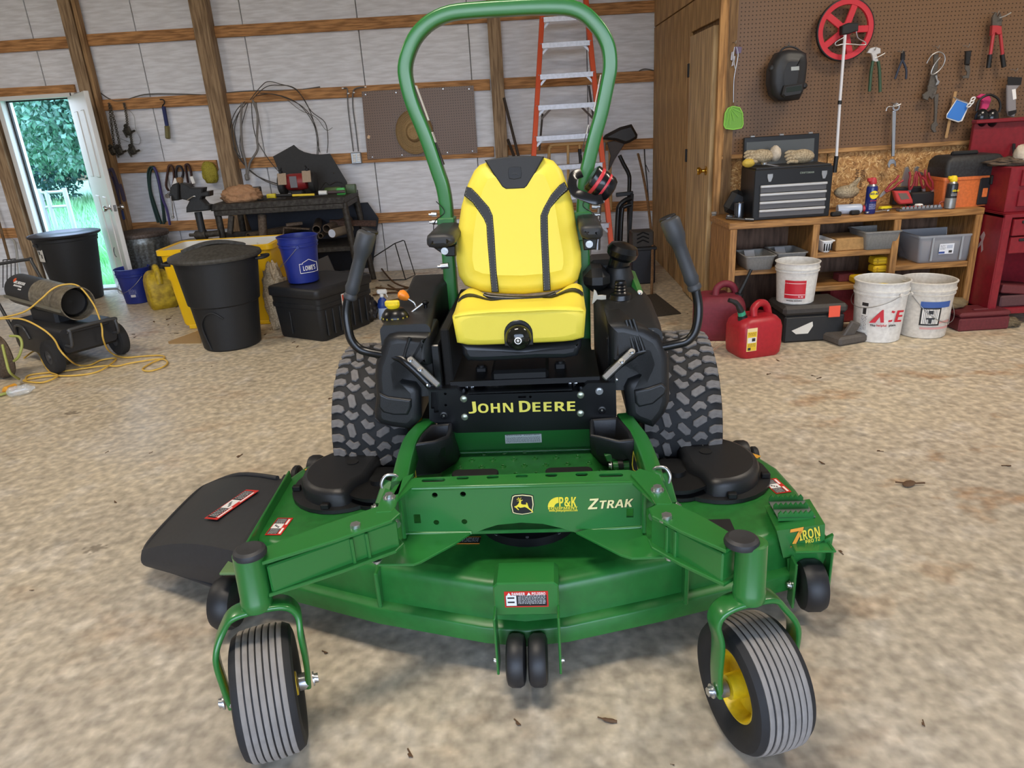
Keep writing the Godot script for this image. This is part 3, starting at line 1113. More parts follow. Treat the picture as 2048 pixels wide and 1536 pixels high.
func deck(t: Node3D, green: Material, black: Material, dark: Material):
	var q := mb()
	var o := PackedVector2Array()
	for p in [[.5, .165], [.69, .165], [.8, .195], [.88, .26], [.93, .38], [.948, .54], [.945, .68], [.925, .755], [.84, .81], [.53, .915], [.41, .955], [.14, 1.035], [.03, 1.05], [-.08, 1.035], [-.41, .945], [-.77, .81], [-.885, .77], [-.905, .6], [-.905, .36], [-.87, .26], [-.82, .205], [-.67, .16], [-.52, .16]]:
		o.append(U(p[0], p[1]))
	q.loft([flat_ring(inset(o, .05), .287), flat_ring(inset(o, .025), .285), flat_ring(inset(o, .01), .279), flat_ring(inset(o, .002), .268), flat_ring(o, .25), flat_ring(inset(o, -.006), .168), flat_ring(inset(o, -.036), .164), flat_ring(inset(o, -.04), .158), flat_ring(inset(o, -.036), .105), flat_ring(inset(o, -.028), .105), flat_ring(inset(o, -.028), .15), flat_ring(inset(o, .0), .155), flat_ring(inset(o, .012), .24)], true, true, {5: true, 8: true, 9: true, 10: true}, .9)
	var deck_green := mottled("deck_green", "25702f", .36, 3.0)
	part("deck_shell", q, deck_green, t)
	# stiffening ribs on the front of the shell
	for x in [V(-.413,.241,.96), V(.497,.238,.96)]:
		var r := mb()
		r.box(V(x.x, .22, .945), V(.012, .13, .07), .003)
		part("deck_rib", r, green, t)
	# belt covers over the outer spindles, cut off towards the frame
	for s in [[-.804, -1.0], [.0, 1.0]]:
		var cx := -.635 if s[1] < .0 else .675
		var cz := .43
		var sg: float = s[1]
		var po := PackedVector2Array()
		for k in 19:
			var a := deg_to_rad(lerpf(-92.0, 98.0, k / 18.0))
			po.append(U(cx + sg * cos(a) * .165, cz + sin(a) * .185))
		for e in [[.045, .165], [.055, .105], [.09, .06], [.108, -.17], [.06, -.182]]: po.append(U(cx - sg * e[0], cz + e[1]))
		var c := mb()
		var tr := xf(RIGHT, BACK, Vector3.ZERO)
		var e := PackedVector2Array()
		for v in po: e.append(U(v.x, v.y))
		c.loft([flat_ring(inset(e, .024), .36), flat_ring(inset(e, .01), .354), flat_ring(inset(e, .002), .338), flat_ring(e, .3)], true, true, {}, .9)
		var cv := part("belt_cover", c, black, t)
		var rim := mb()
		var wide := PackedVector2Array()
		for k in 25:
			var a := TAU * k / 25
			wide.append(U(cx + sg * .01 + cos(a) * .19, cz + .01 + sin(a) * .2))
		rim.loft([flat_ring(wide, .303), flat_ring(wide, .289)], true, true, {}, .9)
		part("cover_rim", rim, black, cv)
		var ho := mb()
		ho.cyl(V(cx - sg * .01, .3615, cz - .04), V(cx - sg * .01, .363, cz - .04), .022, .022, 18)
		part("vent_hole", ho, mat("void_black", "050506", .9), cv)
		var pu := mb()
		pu.lathe(up_at(V(cx - sg * .13, .29, cz + .07)), [U(.12, 0), U(.12, .012), U(.1, .016), U(.1, .028), U(.12, .032), U(.12, .042), U(.03, .042), U(.03, .06), U(.001, .06)], 28)
		part("spindle_pulley", pu, dark, t)
		for a in [.3, 1.4]:
			var cl := mb()
			cl.box(V(cx + sg * cos(a) * .185, .312, cz + sin(a) * .195), V(.03, .02, .02), .003)
			part("cover_clip", cl, dark, cv)
		# warning strips bent along the back of the deck
		var ws := mb()
		var arc := []
		for k in 9:
			var a := deg_to_rad(-72.0 + 34.0 * k / 8.0) if sg > 0 else deg_to_rad(-108.0 - 34.0 * k / 8.0)
			arc.append(V(cx + cos(a) * .235 + sg * .02, .289, cz + .02 + sin(a) * .23))
		ws.sweep(arc, P([-.012, 0, .012, 0, .012, .001, -.012, .001]), UP)
		part("warning_strip", ws, printed("strip_print", 64, 64, func(im): im.fill(Color("e0a43a")); lines(im, Rect2i(2, 8, 60, 50), 10, 5, Color("2a2a2a"))), t)
	# middle pulley under the beam
	var mp := mb()
	mp.lathe(up_at(V(.035, .285, .7)), [U(.16, 0), U(.16, .03), U(.125, .034), U(.125, .05), U(.135, .06), U(.12, .066), U(.03, .07), U(.001, .07)], 36)
	part("spindle_pulley", mp, dark, t)
	for p in [[-.06, .82], [.035, .85], [.13, .82]]: hexbolt(V(p[0], .31, p[1]), UP, .006, t)
	# stickers on the deck top
	var ylab := decal(xf(V(1, 0, .03), V(-.02, 0, -1), V(-.16,.288,.817)), .09, .04)
	part("warning_label", ylab, printed("orange_label", 96, 44, func(im): im.fill(Color("1a1a1a")); im.fill_rect(Rect2i(0, 0, 96, 4), Color("d0802a")); im.fill_rect(Rect2i(0, 40, 96, 4), Color("d0802a")); im.fill_rect(Rect2i(0, 0, 12, 44), Color("d0802a")); lines(im, Rect2i(18, 8, 72, 30), 7, 3, Color("c8c8c8"))), t)
	var tall := printed("danger_tall", 96, 144, func(im): danger_label(im, false))
	part("danger_label", decal(xf(V(1, 0, .05), V(.001,0,-.101), V(-.801,.288,.708)), .055, .105), tall, t)
	part("danger_label", decal(xf(V(.062,0,-.014), V(.019,0,-.122), V(.879,.288,.525)), .055, .1), tall, t)
	var blk := decal(xf(V(1, 0, .0), V(0, 0, -1), V(.61,.288,.775)), .13, .09)
	part("dark_label", blk, printed("dark_print", 64, 48, func(im): im.fill(Color("1c1c1e")); im.fill_rect(Rect2i(26, 12, 3, 30), Color("dddddd")); im.fill_rect(Rect2i(34, 12, 3, 30), Color("dddddd")); im.fill_rect(Rect2i(26, 12, 11, 3), Color("dddddd"))), t)
	# step box at the front right, with toothed treads
	var sb := mb()
	var yb := .285
	var face := P([.7865,.3119,.9267,.3307,.9325,.2486,.8137,.2143])
	var f4 := []
	for v in face: f4.append(V(v.x, v.y, .84))
	var back: Vector3 = V(.813,.257,.69)
	var bk := []
	for v in face: bk.append(V(v.x + .005, v.y + .0, .69))
	bk[2].y = .25; bk[3].y = .25
	sb.loft([f4, bk], true, true, {}, .5)
	var stp := part("step_box", sb, green, t)
	var x0: float = face[0].x
	var x1: float = face[1].x
	var yt: float = maxf(face[0].y, face[1].y)
	for k in 3:
		var tp := P([x0 + .015, -.012])
		tp.append(U(x1 - .02, -.012))
		for j in range(14, -1, -1):
			tp.append(U(lerpf(x0 + .015, x1 - .02, j / 14.0), .012 + (.01 if j % 2 else .0)))
		var st := mb()
		st.prism(tp, xf(V(1, 0, 0), UP, V(0, yt + .002, .80 - .048 * k)), .006)
		part("toothed_tread", st, green, stp)
	var rc := mb()
	rc.box(V((x0 + x1) / 2, yt + .0012, .75), V((x1 - x0) * .8, .002, .1))
	part("tread_slot", rc, mat("slot_grey", "5d6560", .6), stp)
	# numeral and words on the step
	var gold := mat("decal_gold", "efd648", .4)
	var shade := mat("decal_black", "101010", .5)
	var z1 := .8415
	for k in 2:
		var m: Material = shade if k == 0 else gold
		var d := V(.0022, -.0022, .0) if k == 0 else V(0, 0, .0012)
		word("7", V(.825,.253,.841) + d, V(.863,.261,.841) + d, .062, UP, mat("decal_orange", "f0a23a", .4) if k else m, stp, {"shear": .25}, "numeral" if k else "numeral_shadow")
		word("IRON", V(.857,.276,.841) + d, V(.916,.292,.841) + d, .034, UP, m, stp, {"shear": .1})
		if k: word("PRO 72", V(.876,.264,.841), V(.917,.276,.841), .014, UP, m, stp, {"shear": .1})
	# wheel bracket at the right corner, its roller, the roller at the left corner, the two behind
	var br := mb()
	var px: Vector3 = V(.891,.148,.86)
	br.prism(P([.8255,.2112,.9558,.293,.9534,.258,.9262,.169,.8775,.2136,.8422,.1891,.8593,.0687,.8433,.0784]), up_at(V(0, 0, .84)), .012)
	br.box(px + V(-.055, .0, .01), V(.008, .16, .05), .003)
	br.box(px + V(.052, .03, -.02), V(.008, .19, .08), .003)
	br.box(px + V(.0, .115, -.02), V(.12, .008, .09), .003)
	var brp := part("roller_bracket", br, green, t)
	hexbolt(px + V(-.06, -.01, .01), Vector3.LEFT, .009, brp)
	var rub := mottled("roller_rubber", "1f2023", .5, 4.0)
	for r in [[px + V(.0, -.01, .01), .08, .075], [V(-.95,.101,.86), .085, .08], [V(-.854,.22,.134) + V(0, 0, .03), .06, .06], [V(-.929,.2,.162) + V(0, 0, .03), .05, .03], [V(.854,.22,.13) + V(0, 0, .02), .06, .065], [V(.912,.2,.134), .045, .03]]:
		var w: float = r[2]
		var ra: float = r[1]
		var rr := mb()
		rr.lathe(xf(UP, RIGHT, r[0]), [U(.02, -w / 2), U(ra * .72, -w / 2), U(ra * .9, -w * .42), U(ra, -w * .22), U(ra, w * .22), U(ra * .9, w * .42), U(ra * .72, w / 2), U(.02, w / 2)], 32)
		part("deck_roller", rr, rub, t)
	var lb := mb()
	lb.box(V(-.896,.206,.86) + V(.02, .035, 0), V(.11, .01, .09), .003)
	part("roller_bracket", lb, mat("faded_green", "5d7a4c", .6), t)
	# front double roller in its bracket
	var fz := 1.14
	var bx: Vector3 = V(.038,.276,1.1)
	var fb := mb()
	var ctr: Vector3 = V(.033,.165,1.14)
	var hw := .09
	fb.prism(P([-hw, .05, -hw + .012, .062, hw - .012, .062, hw, .05, hw, -.045, -hw, -.045]), up_at(bx + V(0, -.003, .005)), .1, .004)
	for s in [-1, 1]:
		fb.box(V(bx.x + s * (hw - .003), ctr.y + .0, ctr.z - .01), V(.007, .19, .06), .002)
	var fbp := part("roller_bracket", fb, green, t)
	var dl: PackedVector2Array = P([-.0207,.3081,.0997,.3089,.0976,.2577,-.0239,.2567])
	var dc := (dl[0] + dl[2]) / 2
	part("danger_label", decal(xf(RIGHT, UP, V(dc.x, dc.y, bx.z + .0052)), dl[0].distance_to(dl[1]), dl[0].distance_to(dl[3])), printed("danger_wide", 220, 84, func(im): danger_label(im, true)), fbp)
	var wht := mat("print_white", "f2f0ec", .5)
	for k in [["DANGER", V(-.001,.297,1.106), V(.035,.297,1.106)], ["PELIGRO", V(.054,.297,1.106), V(.091,.297,1.106)]]:
		var a: Vector3 = k[1]
		var b: Vector3 = k[2]
		a.z = bx.z + .0066; b.z = a.z
		word(k[0], a, b, .0085, UP, wht, fbp)
		var tri := mb()
		tri.prism(P([-.005, 0, .005, 0, 0, .009]), up_at(a + V(-.008, 0, .001)), .001)
		part("warning_triangle", tri, wht, fbp)
	for s in [-1, 1]:
		var rr := mb()
		var w := .052
		rr.lathe(xf(UP, RIGHT, V(ctr.x + s * .0305, .105, ctr.z)), [U(.015, -w / 2), U(.055, -w / 2), U(.066, -w * .42), U(.072, -w * .22), U(.072, w * .22), U(.066, w * .42), U(.055, w / 2), U(.015, w / 2)], 32)
		part("deck_roller", rr, rub, t)
		hexbolt(V(bx.x + s * hw, .105, ctr.z), V(s, 0, 0), .0075, fbp)
	# discharge chute: a sloping hood with a rim, hinged on the left edge of the deck
	var hr: Vector3 = V(-.909,.29,.373)
	var hf: Vector3 = V(-.876,.29,.859)
	var orr: Vector3 = V(-1.369,.14,.121)
	var of: Vector3 = V(-1.385,.13,.588)
	var lf: Vector3 = V(-1.04,.09,.755)
	var cm := mottled("chute_black", "2b2c2f", .55, 4.0)
	var ch := mb()
	ch.sheet(func(u, v): 
		var a := hr.lerp(orr, u)
		var b := hf.lerp(of, u)
		return a.lerp(b, v) + V(0, .03 * sin(u * PI) + .008 * sin(v * PI), 0), 12, 8, .006)
	var chp := part("discharge_chute", ch, cm, t)
	var sk := mb()
	sk.sheet(func(u, v):
		var top := hf.lerp(of, u) + V(0, .03 * sin(u * PI), 0)
		var bot := lf.lerp(of + V(.02, -.05, .03), u)
		return top.lerp(bot, v) + V(0, 0, .02 * sin(v * PI)), 10, 5, .006)
	part("chute_skirt", sk, cm, chp)
	var ri := mb()
	ri.tube([hr + V(-.02, .005, 0), orr.lerp(hr, .5) + V(0, .033, -.004), orr + V(.03, .003, 0), orr.lerp(of, .12), orr.lerp(of, .5) + V(0, .006, 0), orr.lerp(of, .9), of + V(.02, -.01, .01), of + V(.05, -.04, .03), lf.lerp(of, .5) + V(0, -.025, 0), lf], .009, 8, false, 5)
	part("chute_rim", ri, cm, chp)
	var hinge := mb()
	hinge.bar(hr + V(.012, .004, -.02), hf + V(.012, .004, 0), .03, .012, UP, .003)
	part("hinge_strip", hinge, cm, chp)
	var fl := mb()
	fl.bar(hr + V(.03, .012, .0), hf + V(.03, .012, .0), .008, .045, UP, .002)
	part("chute_flange", fl, green, t)
	var lab := hr.lerp(orr, .3).lerp(hf.lerp(of, .3), .5)
	var ly := (hr - hf).normalized()
	var lx := (hr.lerp(hf, .5) - orr.lerp(of, .5)).normalized()
	lx = (hr.lerp(hf, .5) + V(0, .0, 0) - (hr.lerp(orr, .6).lerp(hf.lerp(of, .6), .5) + V(0, .03, 0))).normalized()
	part("danger_label", decal(xf(lx, V(.003,0,-.2), lab + V(0, .0365, 0)), .075, .19), printed("danger_chute", 96, 200, func(im): danger_label(im, false)), chp)

func casters(t: Node3D, green: Material):
	var rubber := mottled("tire_rubber", "202022", .75, 5.0)
	var tread := mottled("tire_tread", "8d8883", .85, 3.0)
	var ry := mottled("rim_yellow", "e6c51c", .4, 6.0)
	for s in [-1, 1]:
		var top: Vector3 = V(-.619,.575,1.276) if s < 0 else V(.561,.576,1.276)
		var ax := V(-.63, .166, 1.308) if s < 0 else V(.606, .166, 1.29)
		var yaw := deg_to_rad(21.0 if s < 0 else 17.0)
		var d := V(cos(yaw), 0, -sin(yaw))       # axle, towards the right
		var low := V(lerpf(top.x, ax.x, .5), .41, 1.285)
		var tb := mb()
		tb.lathe(Transform3D(xf(RIGHT, top - low, low).basis, low), [U(.036, 0), U(.0385, .004), U(.0385, .028), U(.037, .031), U(.037, top.y - low.y - .012), U(.03, top.y - low.y - .01)], 28)
		var pv := part("caster_tube", tb, green, t)
		var cp := mb()
		cp.lathe(up_at(top + V(0, -.016, 0)), [U(.04, 0), U(.041, .006), U(.038, .014), U(.03, .019), U(.014, .018), U(.001, .017)], 28)
		part("tube_cap", cp, mat("cap_rubber", "26272a", .55), pv)
		# swinging fork
		var fk := Node3D.new()
		fk.name = numbered(t, "caster_fork")
		t.add_child(fk, true)
		var f := mb()
		var w := .102
		var pts := [ax - d * (w - .006) + V(0, -.012, 0), ax - d * w + V(0, .06, 0), ax - d * w + V(0, .15, 0), low - d * .088 + V(0, -.036, 0), low - d * .05 + V(0, .0, 0), low + d * .05 + V(0, .0, 0), low + d * .088 + V(0, -.036, 0), ax + d * w + V(0, .15, 0), ax + d * w + V(0, .06, 0), ax + d * (w - .006) + V(0, -.012, 0)]
		var sm := MB.spline(pts, 6)
		var fwd := d.cross(UP)
		var rings := []
		for i in sm.size():
			var tg: Vector3 = (sm[mini(i + 1, sm.size() - 1)] - sm[maxi(i - 1, 0)]).normalized()
			var nn := tg.cross(fwd).normalized()
			var k := clampf(absf(i - sm.size() / 2.0) / (sm.size() / 2.0), 0, 1)
			var hw := lerpf(.03, .021, k)
			var ring := []
			for p in rrect(hw * 2, .015, .006, 2): ring.append(sm[i] + fwd * p.x + nn * p.y)
			rings.append(ring)
		f.loft(rings, true, true, {}, .9)
		part("fork_yoke", f, green, fk)
		for e in [-1, 1]:
			hexbolt(ax + d * e * (w + .008), d * e, .0125, fk, "axle_nut")
			var sp := mb()
			sp.cyl(ax + d * e * .075, ax + d * e * (w - .004), .022, .022, 20)
			part("axle_spacer", sp, mat("zinc", ""), fk)
		# tyre: carcass, ribs, rim
		var wl := Node3D.new()
		wl.name = numbered(t, "caster_wheel")
		t.add_child(wl, true)
		var wx := xf(UP.cross(d), d, ax)
		wx.basis = Basis(fwd, d, fwd.cross(d))
		var c := mb()
		c.lathe(wx, [U(.088, -.052), U(.098, -.062), U(.118, -.073), U(.138, -.076), U(.152, -.071), U(.16, -.058), U(.162, -.03), U(.1625, .0), U(.162, .03), U(.16, .058), U(.152, .071), U(.138, .076), U(.118, .073), U(.098, .062), U(.088, .052)], 56, false)
		part("tire", c, rubber, wl)
		for k in 7:
			var y := (k - 3) * .0163
			var rr := .1668 - absf(k - 3) * absf(k - 3) * .00042
			var rb := mb()
			rb.lathe(wx, [U(rr - .008, y - .0062), U(rr - .001, y - .006), U(rr, y - .004), U(rr, y + .004), U(rr - .001, y + .006), U(rr - .008, y + .0062)], 56, false)
			part("tread_rib", rb, tread, wl)
		for e in [-1.0, 1.0]:
			var rm := mb()
			rm.lathe(wx, [U(.092, e * .054), U(.086, e * .055), U(.08, e * .045), U(.076, e * .02), U(.035, e * .016), U(.032, e * .05), U(.03, e * .07), U(.012, e * .07)], 36, false)
			part("rim", rm, ry, wl)
		# arm from the pivot on the frame to the tube
		var inner: Vector3 = V(-.342,.53,1.083) if s < 0 else V(.42,.53,1.105)
		inner.y = .485
		var outer := V(top.x, .485, top.z) + (inner - V(top.x, .485, top.z)).normalized() * .028
		var dir := (inner - outer).normalized()
		inner += dir * .035
		var sd := UP.cross(dir)
		var ar := mb()
		ar.bar(outer, inner, .058, .085, UP, .004)
		var arm := part("caster_arm", ar, green, t)
		for e in [-1, 1]:
			var pl := mb()
			var pp := PackedVector2Array()
			var le := (inner - outer).length()
			pp.append_array(P([-.01, -.033, le * .5, -.046, le - .02, -.046, le + .012, -.025, le + .012, .025, le - .02, .046, le * .5, .046, -.01, .033]))
			pl.prism(pp, xf(dir, -sd, outer + V(0, e * .047 + .005, 0)), .01, .002)
			part("arm_plate", pl, green, arm)
		for u in [.62, .74]:
			for e in [-1, 1]:
				var rib := mb()
				rib.box(outer.lerp(inner, u) + sd * e * .031, V(.009, .084, .012), .002, Basis(dir, UP, dir.cross(UP)))
				part("arm_rib", rib, green, arm)
		hexbolt((V(-.393,.545,1.142) if s < 0 else V(.41,.545,1.134)) * V(1, 0, 1) + V(0, .5405, 0), UP, .0145, arm)
		hexbolt(outer.lerp(inner, .85) + V(0, -.052, .03), Vector3.DOWN, .01, arm)

func front(t: Node3D, green: Material, dark: Material, zinc: Material):
	# the pressed steel beam: face, top flange with slots, lower flange with an arch cut through all
	var z := .93
	var face := P([-.2842,.5427,.3463,.5368,.3762,.5056,.4063,.4735,.4045,.4634,.3885,.4556,.3814,.4419,.381,.3902,.2302,.3905,.1828,.3789,.1401,.3958,.0871,.4115,.0256,.4175,-.0452,.4114,-.0835,.399,-.1202,.3836,-.3255,.3861,-.3222,.4525,-.3284,.4641,-.3404,.4692,-.3415,.4956,-.3115,.5204])
	var holes := []
	for h in P([-.2198,.5153,-.1378,.5161,-.2239,.4249,-.1412,.425]): holes.append(shifted(disc(.0085, 14), h))
	for h in P([-.2792,.4384,.3388,.4407]): holes.append(shifted(P([-.01, -.015, .01, -.015, .01, .015, -.01, .015]), h))
	var fp := plate("front_beam", face, holes, up_at(V(0, 0, z)), .008, green, t)
	var back := mb()
	back.box(V(.03, .46, z - .075), V(.6, .12, .006))
	part("beam_back", back, dark, t)
	var topy := .541
	var a := P([-.2871,.8693,.342,.8562,.3706,.8738,.4149,.9333,.4219,.9662,.3898,1.0454,.3683,.9925,.3456,.9359,-.2853,.9251,-.302,.9669,-.3197,1.0093,-.3268,1.0319,-.3509,.9763,-.3358,.9114])
	var th := []
	for p in P([-.2281,.8867,-.1425,.8779,-.054,.8779,.031,.8768,.117,.8759,.2053,.8768,.2891,.8862]):
		var wide := .035 if th.size() in [0, 6] else .018
		th.append(shifted(rrect(wide * 2, .02, .009, 3), U(p.x, -p.y)))
	var an := PackedVector2Array()
	for v in a: an.append(U(v.x, -v.y))
	plate("beam_top", an, th, xf(RIGHT, Vector3.FORWARD, V(0, topy, 0)), .007, green, t)
	var fold := mb()
	fold.tube([V(face[0].x, topy - .006, z - .006), V(face[1].x, topy - .006, z - .006)], .0075, 10)
	part("beam_fold", fold, green, t)
	for e in [P([-.3266,.923,-.1181,.9264,-.165,.9889,-.2486,1.0758,-.2665,1.0864,-.3657,1.0844,-.3665,1.0273,-.3343,.9859,-.3233,.957]), P([.1825,.9443,.2305,.9238,.3822,.9205,.3829,.9783,.3939,1.0142,.4102,1.0625,.4156,1.0772,.3285,1.0781,.2996,1.0618])]:
		var l := mb()
		var p2 := PackedVector2Array()
		for v in e: p2.append(U(v.x, -v.y))
		l.prism(p2, xf(RIGHT, Vector3.FORWARD, V(0, .391, 0)), .008, .0015)
		part("beam_wing", l, green, t)
	var f2 := mb()
	f2.tube([V(-.324,.39,.931), V(-.122,.388,.931)], .006, 8)
	part("beam_fold", f2, green, t)
	f2 = mb()
	f2.tube([V(.216,.385,.931), V(.38,.395,.931)], .006, 8)
	part("beam_fold", f2, green, t)
	# emblem: leaping deer on a black shield with a yellow border
	var yel := mat("decal_yellow", "f2dc3c", .4)
	var zc := z + .0
	var ring := mb()
	var sh := P([.0332,.5111,.0558,.5077,.0628,.5052,.0641,.4871,.0645,.4766,.0618,.4639,.0595,.4503,.0466,.4467,.0297,.4446,.0127,.447,.0017,.4515,-.0006,.4657,-.0019,.4786,.0003,.4913,.0038,.5056,.0111,.5095])
	ring.prism(inset(sh, -.0015), up_at(V(0, 0, zc + .0015)), .0015)
	var em := part("emblem", ring, mat("decal_black", ""), t)
	var bd := mb()
	bd.prism(inset(sh, .0008), up_at(V(0, 0, zc + .0022)), .0008)
	part("emblem_border", bd, mat("decal_cream", "f3e6a8", .4), em)
	var bi := mb()
	bi.prism(inset(sh, .0035), up_at(V(0, 0, zc + .0029)), .0008)
	part("emblem_field", bi, mat("decal_black", ""), em)
	var deer := mb()
	deer.prism(P([.0161,.4894,.0199,.4912,.0233,.4902,.0225,.486,.0187,.4796,.0133,.4751,.0081,.4734,.0084,.4715,.0125,.4686,.0191,.4609,.0212,.4622,.0151,.4704,.0196,.4716,.0252,.4687,.0324,.4699,.038,.4711,.0432,.4686,.0495,.4631,.0564,.457,.0604,.4508,.0614,.4545,.0556,.4622,.0501,.4677,.0487,.4724,.0471,.4771,.0468,.4818,.0441,.4854,.0424,.484,.0438,.4796,.0401,.4785,.0329,.4787,.0279,.4812,.0274,.487,.0284,.4905,.0326,.4927,.0335,.4945,.0286,.4933,.0256,.4938,.0208,.4926]), up_at(V(0, 0, zc + .0038)), .001)
	for k in [[V(.026,.493,.93), V(.021,.503,.93)], [V(.024,.496,.93), V(.017,.498,.93)], [V(.026,.494,.93), V(.029,.502,.93)], [V(.023,.499,.93), V(.016,.495,.93)]]:
		deer.bar(k[0] + V(0, 0, .0033), k[1] + V(0, 0, .0033), .0012, .001, BACK)
	part("emblem_deer", deer, yel, em)
	# dealer mark: fan, letters, two lines of print
	var fan := mb()
	var fo: Vector3 = V(.136,.467,.931)
	var fr := .031
	var fpoly := PackedVector2Array()
	for k in 13: fpoly.append(U(-cos(PI / 2 * k / 12), sin(PI / 2 * k / 12)) * fr * 1.02)
	for k in range(12, -1, -1): fpoly.append(U(-cos(PI / 2 * k / 12), sin(PI / 2 * k / 12)) * fr * .42)
	fan.prism(fpoly, up_at(fo), .001)
	part("fan_mark", fan, yel, t)
	word("P&K", V(.137,.468,.931), V(.186,.467,.931), .031, UP, yel, t)
	word("EQUIPMENT", V(.105,.458,.931), V(.189,.457,.931), .0075, UP, yel, t)
	word("www.pkequipment.com", V(.107,.45,.931), V(.189,.449,.931), .007, UP, yel, t)
	for k in 2:
		var d := V(.0018, -.0018, 0) if k == 0 else V(0, 0, .0012)
		var m: Material = mat("decal_black", "") if k == 0 else mat("decal_cream", "")
		word("Z", V(.219,.457,.931) + d, V(.245,.458,.931) + d, .034, UP, m, t, {"shear": .2})
		word("TRAK", V(.249,.458,.931) + d, V(.344,.462,.931) + d, .026, UP, m, t, {"shear": .2})
	# pivot brackets at both ends with bolts, the side rails of the frame
	for s in [-1, 1]:
		var rp: Array = W([-.336,.53,.865,-.348,.53,.744,-.356,.53,.628,-.356,.53,.546,-.344,.53,.476,-.322,.53,.404]) if s < 0 else W([.416,.53,.909,.417,.53,.793,.413,.53,.683,.406,.53,.596,.391,.53,.515,.372,.53,.41])
		var r := mb()
		r.sweep(MB.spline(rp, 4), rrect(.05, .075, .006, 2), UP, .9)
		var off := up_at(V(0, -.037, 0))
		var rl := part("side_rail", r, green, t)
		rl.position.y = -.037
		var br := mb()
		var bp: PackedVector2Array = P([-.3543,1.0732,-.3137,1.0713,-.3077,1.0404,-.3176,.8825,-.2929,.8585,-.3125,.9749,-.3591,.9382,-.3578,1.026]) if s < 0 else P([.3923,1.0666,.4278,1.0704,.4351,1.0646,.426,.9069,.3736,.8642,.3443,.8972,.3863,1.0325])
		var bq := PackedVector2Array()
		for v in bp: bq.append(U(v.x, -v.y))
		br.prism(bq, xf(RIGHT, Vector3.FORWARD, V(0, .549, 0)), .008, .0015)
		br.box(V(s * .345 + .03, .46, .9), V(.012, .13, .14), .003)
		var bp2 := part("pivot_bracket", br, green, t)
		hexbolt((V(-.334,.549,.999) if s < 0 else V(.406,.549,.997)), UP, .0125, bp2)
		hexbolt((V(-.332,.454,.98) if s < 0 else V(.4,.459,.98)), V(-s, 0, .6), .011, bp2)
		# lift link with its lever, plate and bolts beside the rail
		var lk := mb()
		var l0: Vector3 = V(-.373,.518,.84) if s < 0 else V(.444,.518,.84)
		var l1: Vector3 = V(-.391,.467,.9) if s < 0 else V(.461,.446,.9)
		lk.bar(l0, l1, .02, .035, V(s, 0, 0), .004)
		var lkp := part("lift_link", lk, green, t)
		var ey := mb()
		ey.tube([l0 + V(-s * .03, .0, -.005), l0 + V(-s * .02, .018, 0), l0 + V(s * .005, .022, .01), l0 + V(s * .018, .0, .02), l0 + V(s * .012, -.025, .025)], .0055, 8, false, 4)
		part("lift_hook", ey, zinc, lkp)
		var lp := mb()
		lp.bar(l1 + V(s * .014, .0, .0), l1 + V(s * .012, -.075, .02), .02, .006, V(s, 0, 0), .002)
		part("link_plate", lp, zinc, lkp)
		for k in [[.0, .0], [.018, -.02], [-.01, -.035], [.02, -.06]]:
			hexbolt(l1 + V(s * (.014 + k[0] * .3), k[1], .012), V(s, .2, .5), .01, lkp)

